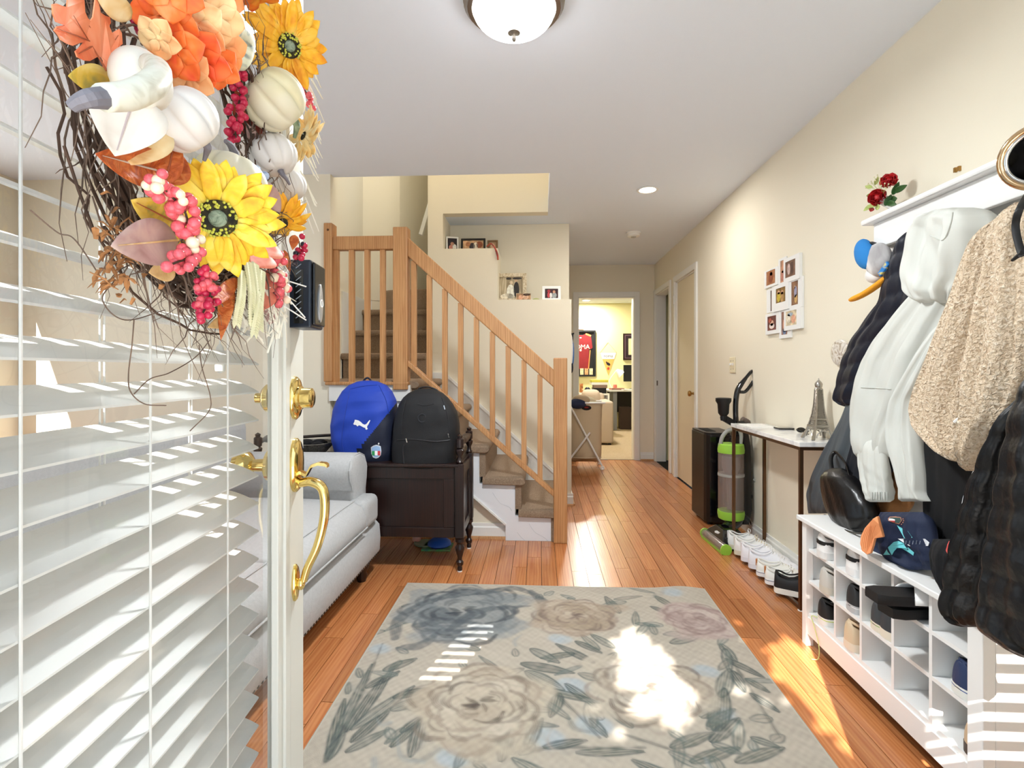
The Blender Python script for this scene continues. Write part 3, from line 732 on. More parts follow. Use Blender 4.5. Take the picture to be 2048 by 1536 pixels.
# twig ring, dense core and wild ends
M_twig = mat('dark grapevine', '4A362A', .8, var=.5, vscale=20); M_twig2 = mat('grey brown twig', '6E5A4C', .8, var=.3, vscale=20)
core = MB(); wild = MB()
for i in range(85):
    a0 = rw.uniform(0, 2 * PI); L = rw.uniform(.8, 2.2); r0 = .165 + rw.gauss(0, .018); o0 = .03 + rw.gauss(0, .012); k = rw.uniform(-.02, .02)
    P = [wring(a0 + L * t / 9, r0 + k * t / 9 + rw.gauss(0, .003), max(.012, o0 + rw.gauss(0, .003))) for t in range(10)]
    core.tube(P, rw.uniform(.0012, .003), 5)
core.build('grapevine_ring', M_twig, wr)['kind'] = 'stuff'
for i in range(430):
    a0 = rw.uniform(0, 2 * PI); sgn = 1 if rw.random() < .75 else -1
    r0 = .165 + rw.uniform(-.03, .03); ext = rw.uniform(.02, .085) * (1.15 if math.sin(a0) < -.3 or math.cos(a0) < -.5 else .8); L = rw.uniform(.12, .5) * sgn; o0 = rw.uniform(.012, .07); bend = rw.uniform(-.15, .15)
    P = []
    for t in range(7):
        f = t / 6
        P.append(wring(a0 + L * f + bend * f * f, r0 + ext * f ** 1.2, max(.01, o0 + rw.gauss(0, .003) + .01 * f)) + Vector((0, 0, -.012 * f * f)))
    wild.tube(P, [rw.uniform(.0006, .0013) * (1.25 - f / 6) for f in range(7)], 4)
for pts in ([(268, 640, .05), (264, 690, .05), (257, 750, .05), (262, 785, .055), (290, 808, .06), (332, 811, .06)], [(420, 680, .05), (390, 715, .05), (340, 745, .05), (300, 758, .05), (268, 788, .05)], [(398, 690, .06), (404, 735, .06), (420, 790, .06), (418, 822, .06), (380, 862, .055)], [(205, 560, .05), (150, 480, .04), (115, 465, .03), (60, 420, .02)], [(330, 620, .05), (250, 640, .05), (205, 600, .04), (230, 560, .04)]):
    wild.tube(arc([wpt(*q) for q in pts], 40), .0006, 5)
wild.build('loose_twigs', M_twig2, wr)['kind'] = 'stuff'

def to_cam(p): return (EYE - Vector(p)).normalized()
def leaf_mesh(L, W, kind, curl, cup):
    """blade along +x, normal +z"""
    m = MB(); n = 16
    def hw(t):
        b = math.sin(PI * min(1, max(0, t)) ** .8) ** .8 if 0 < t < 1 else 0
        if kind == 'oval': return W / 2 * b
        if kind == 'lance': return W / 2 * math.sin(PI * t ** .7) if 0 < t < 1 else 0
        if kind == 'oak': return W / 2 * (math.sin(PI * t) ** .6 if 0 < t < 1 else 0) * (.45 + .55 * abs(math.cos(PI * 3.2 * t + .5)) ** .55)
        if kind == 'maple': return W / 2 * (math.sin(PI * t) ** .5 if 0 < t < 1 else 0) * (.45 + .55 * abs(math.cos(PI * 2.4 * (t - .3))) ** .7)
        if kind == 'petal': return W / 2 * (min(1, t * 3 + .25) * (1 - max(0, (t - .6) / .4) ** 2.2))
        return W / 2 * b
    ws = (-1, -.5, 0, .5, 1)
    n = 64 if kind in ('oak', 'maple') else 12
    vs = []
    for i in range(n + 1):
        t = i / n; h = hw(t) + .0002
        for k in ws: vs.append((L * t, h * k, curl * L * t * t + cup * abs(k) ** 1.5 * h - .0))
    fs = [(i * 5 + j, (i + 1) * 5 + j, (i + 1) * 5 + j + 1, i * 5 + j + 1) for i in range(n) for j in range(4)]
    return m.add(vs, fs)
def place_leaf(name, base, tip, wid, kind, m, parent, nrm=None, curl=.0, cup=.15, vein=None):
    base, tip = Vector(base), Vector(tip); t = tip - base; L = t.length; t.normalize()
    n = Vector(nrm) if nrm is not None else to_cam(base); n = (n - t * n.dot(t)).normalized(); s = n.cross(t)
    mb = leaf_mesh(L, wid, kind, curl, cup)
    mb.v = [tuple(base + t * p[0] + s * p[1] + n * p[2]) for p in mb.v]
    o = mb.build(name, m, parent, smooth='all', solid=.0007)
    if vein:
        MB().tube([base + t * L * k + n * (curl * L * k * k + .001) for k in (0, .3, .6, .92)], [.0011, .0009, .0007, .0003], 5).build('vein', vein, o)
    return o
def px(u, v, off): p = wpt(u, v, off); return p, scale_at(p)
def L2(name, u0, v0, u1, v1, off, wpx, kind, m, off1=None, **kw):
    b, s = px(u0, v0, off); t = wpt(u1, v1, off if off1 is None else off1)
    return place_leaf(name, b, t, wpx / s, kind, m, wr, **kw)
m_or = ramp_mat('orange silk leaf', ['E8653A', 'F28B5E', 'F6A27C'], 30, .6); m_rust = ramp_mat('rust leaf', ['A8481C', 'C8622A', 'DE8A48'], 90, .6, bump=.4)
m_yel = ramp_mat('yellow mottled leaf', ['8E8A4A', 'D6B23E', 'E8CE7A'], 40, .6); m_cream = ramp_mat('cream leaf', ['CFBFB2', 'DED5CA', 'E4DFD8'], 20, .6)
m_mauve = ramp_mat('dusty mauve leaf', ['A8827C', 'C0A09A', 'D0B4A6'], 30, .6); m_gold = ramp_mat('golden tan leaf', ['C89A5E', 'E2BE84', 'EED8AC'], 40, .6)
m_coral = ramp_mat('coral leaf', ['D8604A', 'E88A70', 'EFA890'], 40, .6); m_vein = mat('leaf vein', 'A85A3A', .7)
oak = [(480, -90), (560, -130), (640, -110), (690, 10), (700, 150), (735, 230), (770, 265), (800, 220), (815, 120), (835, -40), (880, 60), (900, 160), (960, 200), (1020, 220), (1030, 290), (1000, 350), (985, 420), (1000, 465), (1060, 420), (1140, 370), (1170, 420), (1180, 560), (1120, 610), (1150, 640), (1140, 760), (1080, 880), (1050, 900), (1020, 880), (970, 920), (935, 895), (940, 780), (910, 730), (850, 730), (760, 780), (690, 775), (600, 730), (575, 660), (640, 600), (690, 545), (640, 545), (540, 585), (470, 560), (390, 510), (360, 450), (305, 390), (340, 340), (440, 325), (330, 280), (290, 180), (280, 60), (340, 45), (400, 70), (470, 90)]
OKP = [wpt(60 + x / 6.4, y / 6.4, .088 + .010 * math.sin(x / 210) + .006 * math.cos(y / 170)) for x, y in oak]
ok_ = MB().add(OKP, [tuple(range(len(OKP)))]).build('oak_leaf', m_or, wr, solid=.0008)
for a_, b_ in (((980, 900), (560, 200)), ((860, 560), (340, 360)), ((920, 600), (760, 330)), ((960, 700), (1130, 450)), ((850, 560), (620, 690))):
    MB().tube([wpt(60 + x / 6.4, y / 6.4, .0905 + .010 * math.sin(x / 210) + .006 * math.cos(y / 170)) for x, y in [(a_[0] + (b_[0] - a_[0]) * k / 8, a_[1] + (b_[1] - a_[1]) * k / 8) for k in range(9)]], [.0008 - .00007 * k for k in range(9)], 5).build('vein', m_vein, ok_)
L2('leaf', 262, 38, 180, -30, .09, 45, 'lance', m_gold); L2('leaf', 225, 165, 137, 152, .08, 55, 'oval', m_yel)
L2('leaf', 270, 190, 230, 312, .105, 128, 'oval', m_cream, cup=.45, vein=mat('grey vein', 'B8A8A8', .7)); L2('leaf', 300, 230, 262, 330, .088, 105, 'oval', m_gold)
L2('leaf', 330, 345, 163, 300, .082, 70, 'oval', m_rust, cup=.5, curl=.1, vein=m_cream); L2('leaf', 330, 370, 355, 262, .09, 45, 'lance', m_rust, vein=m_vein); L2('leaf', 345, 370, 368, 315, .085, 45, 'oval', m_rust)
L2('leaf', 360, 450, 262, 400, .085, 62, 'oval', m_yel, vein=m_vein); L2('leaf', 355, 480, 222, 492, .092, 85, 'oval', m_mauve, vein=m_gold)
L2('leaf', 350, 540, 298, 545, .085, 40, 'oval', m_gold); L2('maple_leaf', 545, 480, 505, 535, .07, 70, 'maple', m_coral); L2('maple_leaf', 540, 540, 520, 625, .055, 50, 'maple', m_coral)
L2('leaf', 460, 560, 440, 690, .07, 28, 'lance', m_rust, curl=.25); L2('leaf', 475, 555, 400, 640, .075, 26, 'lance', m_rust, curl=.2); L2('leaf', 455, 640, 415, 655, .07, 22, 'lance', m_gold)
L2('leaf', 520, 360, 560, 425, .07, 38, 'oval', m_mauve); L2('leaf', 545, 595, 540, 650, .03, 34, 'oval', m_mauve); L2('leaf', 568, 500, 580, 545, .05, 14, 'lance', m_rust)
L2('leaf', 520, 300, 492, 245, .04, 24, 'lance', m_mauve); L2('leaf', 515, 275, 470, 180, .04, 50, 'oval', ramp_mat('dark red leaf', ['6E2418', '983A22', 'B8522E'], 40, .6)); L2('leaf', 590, 470, 585, 500, .05, 18, 'lance', m_rust)
# pumpkins and gourds
def pumpkin(label, u, v, wpx, hpx, off, m, tilt, stemcol, ribs=8, depthf=.9, stemlen=.35):
    c, s = px(u, v, off); R = wpx / 2 / s; H = hpx / 2 / s
    ax = (to_cam(c) * tilt[0] + DD * tilt[1] + Vector((0, 0, tilt[2]))).normalized()
    x, y, t = frame(ax); rings = []
    nv, nu = 16, 80
    for j in range(nv + 1):
        ph = PI * (j + .03) / (nv + .06); rr = math.sin(ph); zz = -math.cos(ph) * depthf
        dip = .18 * math.exp(-(rr / .35) ** 2) * (1 if zz > 0 else -1)
        rings.append([c + (x * math.cos(2 * PI * i / nu) + y * math.sin(2 * PI * i / nu)) * R * rr * (1 - .15 * rr * (1 - abs(math.sin(ribs * PI * i / nu)) ** .55)) + t * ((zz - dip) * R) for i in range(nu)])
    o = MB().loft(rings).build('pumpkin', m, wr, smooth='all'); o['label'] = label
    b = c + t * R * (depthf - .22)
    P = arc([b, b + t * R * stemlen * .6, b + t * R * stemlen + x * R * .25, b + t * R * stemlen * 1.25 + x * R * .5 - Vector((0, 0, R * .1))], 12)
    MB().tube(P, [R * (.15 - .1 * k / len(P)) for k in range(len(P))], 8).build('stem', stemcol, o, smooth=True)
    return o
m_pw = mat('white pumpkin skin', 'DAD6D1', .5, bump=.1, bscale=25); m_pc = ramp_mat('cream pumpkin skin', ['D2C290', 'DCD4B0', 'E0DCCE'], 6, .5)
m_stg = mat('grey stem', '75727A', .7, bump=.3); m_stv = ramp_mat('green grey stem', ['3E4A3A', '7A8A6A', 'B8C0A4'], 40, .7, bump=.5)
pumpkin('smooth white pumpkin with a grey hooked stem', 368, 240, 134, 130, .105, m_pw, (.5, .75, -.15), m_stg)
pumpkin('large cream pumpkin with a green stem', 549, 200, 126, 130, .075, m_pc, (.62, .75, .05), m_stv)
pumpkin('small white pumpkin with a grey stem', 547, 310, 92, 94, .06, m_pw, (.7, .6, -.3), m_stg)
pumpkin('small white pumpkin below another', 577, 372, 70, 66, .045, m_pw, (.6, .6, -.35), m_stg)
pumpkin('tiny white pumpkin at the wreath edge', 592, 425, 42, 44, .04, m_pw, (.5, .6, -.4), m_stg)
pumpkin('cream pumpkin behind the big sunflower', 458, 368, 146, 130, .065, m_pc, (.3, .3, .85), m_stg, depthf=.85)
# blue-grey bow-like stem beside it
for k, (u, v) in enumerate(((508, 340), (525, 352), (520, 365))): MB().ball(wpt(u, v, .075), (.010, .006, .007), 10, 6).build('frosted_pod', ramp_mat('frosted blue pod', ['5A6A90', '98A8C4', 'D0DAE6'], 60, .7), wr, smooth=True)
# goose-neck gourd
c, s = px(283, 160, .11)
R = 62 / s
go = MB().ball(c, (R * .8, R, R * .95), 24, 14).build('gourd', ramp_mat('white gourd skin', ['CCC4B8', 'D8D5CB', 'DEDCD5'], 8, .4), wr, smooth='all'); go['label'] = 'white goose-neck gourd with a grey stem'
P = arc([wpt(300, 128, .128), wpt(316, 140, .15), wpt(308, 165, .165), wpt(262, 190, .165), wpt(205, 196, .16)], 20)
MB().tube(P, [R * (.30 + .06 * math.sin(3 * k / len(P))) for k in range(len(P))], 14).build('gourd_neck', ramp_mat('speckled neck', ['BEB8A6', 'D9D7C8', 'E0DFD6'], 60, .4), go, smooth='all')
P = arc([wpt(208, 196, .16), wpt(180, 197, .16), wpt(160, 203, .155), wpt(143, 214, .15)], 12)
MB().tube(P, [R * (.26 - .13 * k / len(P)) for k in range(len(P))], 9).build('gourd_stem', m_stg, go)
# striped gourd hook near the top
P = arc([wpt(448, 60, .07), wpt(470, 52, .075), wpt(488, 80, .07), wpt(482, 112, .065), wpt(468, 124, .06)], 20)
MB().tube(P, [.011, .012] + [.0135] * (len(P) - 4) + [.010, .006], 12).build('striped_gourd', ramp_mat('striped gourd skin', ['5A6A78', 'DCE0C8', 'F0EEDC'], 30, .5, stretch=(1, 1, 4)), wr, smooth='all')
# sunflowers
def sunflower(label, u, v, rpx, off, nrm, m1, mc, npet=18, cen=.3, droop=-.12, rim=True):
    c, s = px(u, v, off); R = rpx / s; n = Vector(nrm).normalized(); x, y, _ = frame(n)
    fl = MB().lathe([(R * cen, -.004), (R * cen, .003), (R * cen * .8, .006), (R * cen * .5, .004), (.0005, .003)], c, 20, n).build('flower_head', mc, wr, smooth=True); fl['label'] = label
    if rim:
        fr = MB()
        for k in range(70):
            a = rw.uniform(0, 2 * PI); rr = R * cen * rw.uniform(.62, 1.05); fr.ball(c + (x * math.cos(a) + y * math.sin(a)) * rr + n * rw.uniform(.004, .008), .0016, 5, 4)
        fr.build('floret_ring', mat('yellow green floret', 'C8C850', .7), fl)['kind'] = 'stuff'
        MB().ball(c + n * .003, (R * cen * .5, R * cen * .5, .006), 14, 8, Matrix((x, y, n)).transposed()).build('seed_disc', ramp_mat('grey green seeds', ['4A5A48', '8A9A84', 'A8B49A'], 90, .8, bump=.6), fl, smooth=True)
    for ring in range(2):
        for k in range(npet):
            a = 2 * PI * (k + .5 * ring) / npet + rw.gauss(0, .06); d = (x * math.cos(a) + y * math.sin(a)); Lp = R * rw.uniform(.88, 1.08) * (1 - .08 * ring)
            b = c + d * R * cen * .75 - n * (.002 + .004 * (1 - ring)); tip = b + (d + n * rw.uniform(-.15, .25)).normalized() * (Lp - R * cen * .75)
            place_leaf('petal', b, tip, R * .27, 'petal', m1, fl, nrm=n, curl=droop + rw.uniform(-.06, .06), cup=.25)
    return fl
m_sy = ramp_mat('yellow petal', ['E8A41E', 'F6CE2C', 'F8E070'], 35, .6); m_so = ramp_mat('golden petal', ['E08A14', 'F4B422', 'F6CC60'], 35, .6)
m_sp = ramp_mat('pale apricot petal', ['F0B860', 'F6D490', 'F8E8C0'], 35, .6); m_se = ramp_mat('orange petal', ['E8531E', 'F68A24', 'F8B040'], 35, .6)
m_dk = ramp_mat('dark flower centre', ['14120E', '2A2618', '4A4420'], 90, .9, bump=.5)
def nv_(a, b, c): return to_cam(wc) * a + DD * b + Vector((0, 0, c))
sunflower('big yellow sunflower at the foot of the wreath', 436, 436, 118, .10, nv_(1, -.15, -.1), m_sy, m_dk, 20)
sunflower('golden sunflower turned sideways at the top', 578, 92, 85, .075, nv_(.85, .35, .05), m_so, m_dk, 20, .26)
sunflower('pale apricot flower at the edge', 612, 275, 62, .045, nv_(.5, .7, .1), m_sp, m_dk, 16, .2, rim=False)
sunflower('orange and yellow flower at the top', 510, -20, 90, .07, nv_(.5, .6, -.6), m_se, m_dk, 18, .25, rim=False)
sunflower('golden drooping flower lower right', 565, 445, 62, .06, nv_(.8, .35, -.35), m_so, m_dk, 14, .16, droop=-.4, rim=False)
# orange hydrangea blossoms
m_h1 = ramp_mat('orange blossom', ['E8481E', 'F4782E', 'F8A468'], 25, .6); m_h2 = ramp_mat('peach blossom', ['F29A58', 'F6BC84', 'F8E0A8'], 25, .6)
for u, v, r, mm in ((330, 30, 60, m_h1), (392, 48, 58, m_h2), (352, 100, 58, m_h1), (400, 118, 56, m_h1), (428, 30, 54, m_h2), (375, 148, 50, m_h2), (445, 95, 44, m_h2), (340, -25, 60, m_h1), (420, -20, 60, m_h1), (318, 75, 40, m_h2), (440, 135, 40, m_h1)):
    c, s = px(u, v, .10 + rw.uniform(-.012, .012)); R = r / s; n = (to_cam(c) + Vector((rw.uniform(-.5, .5), rw.uniform(-.5, .5), rw.uniform(-.5, .3)))).normalized(); x, y, _ = frame(n)
    fl = MB().ball(c, .003, 8, 5).build('blossom', m_h2, wr)
    a0 = rw.random() * 3
    for k in range(5):
        a = a0 + 2 * PI * k / 5; d = x * math.cos(a) + y * math.sin(a)
        place_leaf('petal', c, c + (d + n * .25) * R, R * .95, 'petal', mm, fl, nrm=n, curl=-.25, cup=.3)
# berries
BM = {}
def berry(r, m):
    if m.name not in BM: BM[m.name] = MB().ball((0, 0, 0), 1, 10, 7).mesh('berry', m, 'all')
    o = bpy.data.objects.new('berry', BM[m.name]); COL.objects.link(o); o.scale = (r, r, r); return o
m_b1 = mat('pink red berry', 'E0606A', .22, var=.2, vscale=3); m_b2 = mat('cream berry', 'F0DCC0', .25); m_b3 = mat('crimson berry', 'C0284A', .22); m_b4 = mat('dark berry', '2A2430', .3)
def berries(path, n, spread, rpx, off, mix, label):
    P = arc([wpt(u, v, off) for u, v in path], 24)
    st_ = MB().tube(P, .0011, 5).build('berry_sprig', M_twig, wr); st_['label'] = label
    for i in range(n):
        k = i / max(1, n - 1) * (len(P) - 1); p = P[int(k)]; s = scale_at(p); sp_ = spread / s
        d = Vector((rw.uniform(-1, 1), rw.uniform(-1, 1), rw.uniform(-1, 1))).normalized() * sp_ * rw.uniform(.5, 1)
        o = berry(rpx / s * rw.uniform(.85, 1.15), rw.choice(mix)); o.location = p + d; hang(o, st_)
berries([(318, 365), (345, 395), (368, 420), (378, 460), (380, 510), (345, 528)], 62, 26, 11, .115, [m_b1] * 6 + [m_b2], 'long pink berry sprig beside the big sunflower')
berries([(412, 550), (420, 590), (405, 628)], 44, 24, 8, .10, [m_b1, m_b3, m_b1, m_b3, m_b3], 'pink berry sprig hanging at the bottom')
berries([(548, 510), (558, 560), (566, 605)], 36, 19, 8.5, .07, [m_b1, m_b1, m_b2, m_b1], 'pale pink berry sprig near the door bell')
berries([(475, 140), (480, 190), (470, 240), (472, 275)], 56, 17, 7, .05, [m_b3], 'crimson berry sprig inside the wreath')
berries([(598, 482), (600, 505), (595, 520)], 16, 14, 6, .05, [m_b3, m_b3, m_b4], 'crimson berries by the door bell')
berries([(275, 45), (290, 62)], 10, 14, 8, .06, [m_b3], 'few crimson berries near the oak leaf')
berries([(610, 180), (625, 210)], 10, 10, 6, .04, [m_b1], 'few pink berries on the far side')
# wheat ears, raffia, husks
wh = MB(); ra_ = MB(); hk = MB()
for u0, v0, u1, v1 in ((490, 520, 500, 640), (505, 525, 515, 650), (520, 540, 505, 660), (480, 540, 470, 640)):
    P = arc([wpt(u0, v0, .075), wpt((u0 + u1) / 2 + 3, (v0 + v1) / 2, .085), wpt(u1, v1, .075)], 24)
    for i, p in enumerate(P):
        t = (P[min(i + 1, len(P) - 1)] - P[max(i - 1, 0)]).normalized()
        for sg in (-1, 1): wh.tube([p, p + t * .005 + DD * sg * .006 + DN * .003, p + t * .012 + DD * sg * .008 + DN * .004], [.002, .0032, .0004], 5)
wh.build('wheat_ears', mat('pale wheat', 'DAD8B4', .8), wr, smooth=True)
for i in range(46):
    u = rw.uniform(470, 575); v = rw.uniform(560, 640); L = rw.uniform(30, 75)
    ra_.tube(arc([wpt(u, v, .06), wpt(u + rw.uniform(-12, 12), v + L * .5, .06), wpt(u + rw.uniform(-25, 25), v + L, .055)], 6), .0016, 4, flat=.25)
for i in range(26):
    u = rw.uniform(600, 622); v = rw.uniform(90, 400); ra_.tube([wpt(u, v, .04), wpt(u + rw.uniform(15, 32), v + rw.uniform(40, 75), .03)], .0011, 4, flat=.3)
ra_.build('raffia', mat('white raffia', 'EFEBDC', .8), wr)['kind'] = 'stuff'
for i in range(70):
    u, v = rw.gauss(235, 28), rw.gauss(520, 40); p = wpt(u, v, rw.uniform(.04, .08)); d = Vector((rw.uniform(-1, 1), rw.uniform(-1, 1), rw.uniform(-1, 1))) * .008
    hk.tube([p, p + d, p + d * 1.6 + Vector((0, 0, -.004))], [.0016, .0026, .0004], 4, flat=.3)
hk.build('dried_husks', mat('tan dried husk', 'A8764A', .9, var=.3, vscale=90), wr)['kind'] = 'stuff'
fr = MB()
for a, b in (((570, 560), (612, 573)), ((570, 590), (610, 635)), ((568, 612), (612, 640))): fr.tube([wpt(*a, .06), wpt(*b, .075)], .0012, 5)
fr.build('white_stems', M_white, wr)
# ================================================================== floral rug
A, B = atZ(815, 1168, 0), atZ(1409, 1181, 0); ex = (B - A).normalized(); ey = Vector((ex.y, -ex.x, 0)); RWd, RLn = (B - A).length, 2.25
NXr, NYr = 440, 650
gx, gy = np.meshgrid(np.linspace(0, RWd, NXr), np.linspace(0, RLn, NYr))
rg = np.random.RandomState(5)
def nfield(k, amp, n=9):
    f = np.zeros_like(gx)
    for i in range(n):
        a = rg.rand() * 6.28; q = k * (.6 + rg.rand()); f += np.sin(gx * q * math.cos(a) + gy * q * math.sin(a) + rg.rand() * 6.28)
    return f / n ** .5 * amp
N1, N2, N3 = nfield(28, 1), nfield(70, 1), nfield(200, 1); BR = nfield(120, 1)
def L_(h): return np.array(lin(h))
IMG = np.zeros((NYr, NXr, 3)) + L_('C0B7A9'); IMG *= (1 + .03 * N1)[..., None]
def rc(u, v): p = atZ(u, v, 0) - A; return p.dot(ex), p.dot(ey)
FULL = (slice(None), slice(None))
def box_of(x0, x1, y0, y1):
    a, b = max(0, int(x0 / RWd * NXr) - 2), min(NXr, int(x1 / RWd * NXr) + 3); c, d = max(0, int(y0 / RLn * NYr) - 2), min(NYr, int(y1 / RLn * NYr) + 3)
    return None if a >= b or c >= d else (slice(c, d), slice(a, b))
def blend(mask, col, al, sl=FULL):
    k = (np.clip(mask, 0, 1) * min(1, al * 1.12) * np.clip(.9 + .14 * BR[sl], 0, 1))[..., None]; IMG[sl] = IMG[sl] * (1 - k) + L_(col) * k
def sm(d, w): return 1 / (1 + np.exp(np.clip(-d / w, -40, 40)))
def ell(cx, cy, a, b, rot, col, al=.8, wob=.12, edge=.004):
    m = max(a, b) * 1.5 + .02; sl = box_of(cx - m, cx + m, cy - m, cy + m)
    if sl is None: return
    x, y = gx[sl] - cx, gy[sl] - cy; c, s = math.cos(rot), math.sin(rot); X, Y = (x * c + y * s) / a, (-x * s + y * c) / b
    r = np.sqrt(X * X + Y * Y) * (1 + wob * N1[sl]); blend(sm((1 - r) * min(a, b), edge), col, al, sl)
def stroke(pts, w0, w1, col, al=.75, edge=.0022, streak=.3):
    P = arc([Vector((p[0], p[1], 0)) for p in pts], 16); n = len(P) - 1; mg = max(w0, w1) + .02
    sl = box_of(min(p.x for p in P) - mg, max(p.x for p in P) + mg, min(p.y for p in P) - mg, max(p.y for p in P) + mg)
    if sl is None: return
    GX, GY = gx[sl], gy[sl]; m = np.full_like(GX, -1.0); sd = np.zeros_like(GX)
    for i in range(n):
        a, b = P[i], P[i + 1]; dx, dy = b.x - a.x, b.y - a.y; L2_ = dx * dx + dy * dy + 1e-9
        t = np.clip(((GX - a.x) * dx + (GY - a.y) * dy) / L2_, 0, 1); ox, oy = GX - a.x - t * dx, GY - a.y - t * dy; d = np.hypot(ox, oy)
        f = (i + t) / n; w = w0 + (w1 - w0) * f; w = w * (.35 + .65 * np.sin(PI * np.clip(f * .9 + .08, 0, 1))); k = w - d + .0025 * N2[sl]
        sg = np.sign(ox * dy - oy * dx) * d; sd = np.where(k > m, sg, sd); m = np.maximum(m, k)
    blend(sm(m, edge) * (1 - streak * (.5 + .5 * np.sin(sd * 900 + 2 * N1[sl]))), col, al, sl)     # bristle streaks along the stroke
def leafp(x0, y0, x1, y1, w, col, line='5A6A6A', al=.75):
    sl = box_of(min(x0, x1) - w, max(x0, x1) + w, min(y0, y1) - w, max(y0, y1) + w)
    if sl is None: return
    GX, GY = gx[sl], gy[sl]
    dx, dy = x1 - x0, y1 - y0; L = math.hypot(dx, dy) + 1e-6; X = ((GX - x0) * dx + (GY - y0) * dy) / L; Y = (-(GX - x0) * dy + (GY - y0) * dx) / L
    t = np.clip(X / L, 0, 1); h = w / 2 * np.sin(PI * t ** .8) ** .8; ins = (X > 0) & (X < L); m = np.where(ins, h - np.abs(Y) + .002 * N2[sl], -.02)
    blend(sm(m, .002) * (.72 + .28 * np.sin(Y * 700 + X * 60 + N1[sl])), col, al, sl); blend(sm(.0035 - np.abs(np.abs(Y) - h * .9), .0012) * ins, line, .6, sl); blend(sm(.0022 - np.abs(Y), .0012) * (ins & (X < L * .9)), line, .5, sl)
def LP(u0, v0, u1, v1, wpx, col='869390', line='4A585A', al=.8):
    x0, y0 = rc(u0, v0); x1, y1 = rc(u1, v1); s = F / (atZ(u0, v0, 0).y); leafp(x0, y0, x1, y1, wpx / s, col, line, al)
def peony(u, v, R, cols, seed):
    """layers of petals, each a pale blade with a darker brushed rim"""
    r_ = random.Random(seed); cx, cy = rc(u, v); ell(cx, cy, R, R * .92, 0, cols[0], .85, .16, .006)
    for ring, k in ((1.0, 9), (.78, 8), (.55, 7), (.34, 5)):
        a0 = r_.random() * 6.28
        for i in range(k):
            a = a0 + 6.28 * i / k + r_.uniform(-.25, .25); pr = R * ring * r_.uniform(.55, .72); pw = R * (.30 if ring > .5 else .2) * r_.uniform(.8, 1.2)
            px_, py_ = cx + math.cos(a) * pr, cy + math.sin(a) * pr; ell(px_, py_, pw, pw * .72, a + PI / 2, r_.choice(cols[:3]), .6, .2, .004)
            q = [(px_ + math.cos(a + t) * pw * .95, py_ + math.sin(a + t) * pw * .85) for t in (-1.2, -.4, .4, 1.2)]
            stroke(q, R * .05, R * .03, cols[3 + (i % max(1, len(cols) - 3))], r_.uniform(.45, .85)); 
            if i % 2: stroke([(cx + (x - cx) * .8, cy + (y - cy) * .8) for x, y in q], R * .025, R * .012, cols[-1], .5)
    for i in range(7):
        a = r_.random() * 6.28; stroke([(cx + math.cos(a) * R * .05, cy + math.sin(a) * R * .05), (cx + math.cos(a + .4) * R * .16, cy + math.sin(a + .4) * R * .14), (cx + math.cos(a + .6) * R * .26, cy + math.sin(a + .6) * R * .2)], R * .05, R * .02, cols[-1], .75)
rr_ = random.Random(21)
# soft dots
for u, v, r in ((760, 1300, .045), (1120, 1280, .05), (1145, 1375, .06), (1095, 1480, .055), (1190, 1455, .06), (1410, 1345, .05), (905, 1520, .05), (1440, 1430, .045), (1345, 1190, .05)):
    x, y = rc(u, v); ell(x, y, r, r * .8, .2, 'B4BEC4', .8, .06)
G1, G2, G3 = '697068', '80867F', '555F5D'
# sprays of leaves
for a in ((655, 1525, 690, 1400, 26), (660, 1500, 745, 1330, 20), (690, 1470, 790, 1335, 30), (700, 1465, 830, 1375, 32), (700, 1490, 780, 1425, 28), (690, 1510, 780, 1462, 24), (650, 1530, 690, 1468, 26), (785, 1400, 860, 1380, 24), (780, 1425, 850, 1400, 30), (730, 1380, 800, 1345, 24), (765, 1345, 835, 1320, 26), (800, 1470, 860, 1430, 22), (820, 1520, 850, 1430, 30), (780, 1500, 840, 1450, 22)): LP(*a, col=rr_.choice((G1, G2, G3)))
for a in ((1010, 1470, 1070, 1445, 24), (1000, 1530, 1025, 1455, 30), (1050, 1505, 1085, 1440, 26), (1085, 1500, 1175, 1485, 24), (960, 1530, 1000, 1470, 26), (1120, 1390, 1100, 1440, 28), (1130, 1370, 1195, 1420, 22), (1180, 1440, 1215, 1480, 20), (1150, 1510, 1290, 1508, 22), (1190, 1330, 1110, 1290, 22), (1150, 1310, 1080, 1320, 20), (1230, 1300, 1180, 1270, 22), (1150, 1285, 1205, 1310, 18), (1060, 1300, 1120, 1330, 26), (1040, 1330, 1150, 1350, 30), (1050, 1345, 1130, 1385, 34), (1080, 1380, 1200, 1410, 22)): LP(*a, col=rr_.choice((G1, G2, G3)))
for a in ((1440, 1290, 1475, 1330, 20), (1450, 1320, 1530, 1360, 20), (1450, 1300, 1460, 1350, 20), (1465, 1345, 1490, 1390, 22), (1490, 1360, 1540, 1390, 18), (1500, 1390, 1560, 1430, 20), (1440, 1400, 1460, 1340, 34), (1430, 1470, 1450, 1380, 46), (1400, 1440, 1440, 1420, 26), (1420, 1490, 1480, 1440, 30), (1340, 1500, 1430, 1470, 30), (1380, 1530, 1480, 1500, 30), (1470, 1530, 1570, 1500, 30), (1500, 1480, 1560, 1500, 20), (1310, 1195, 1350, 1220, 16), (1300, 1215, 1350, 1235, 14), (1240, 1230, 1210, 1195, 22), (1270, 1250, 1320, 1255, 14), (1340, 1290, 1400, 1275, 24)): LP(*a, col=rr_.choice((G1, G2, G3)))
for a in (((650, 1530), (720, 1400), (765, 1290)), ((1200, 1480), (1120, 1400), (1040, 1340)), ((1560, 1480), (1500, 1380), (1440, 1290)), ((1020, 1510), (1120, 1500), (1290, 1500)), ((1240, 1470), (1330, 1500), (1430, 1530))):
    stroke([rc(*q) for q in a], .008, .005, G3, .7)
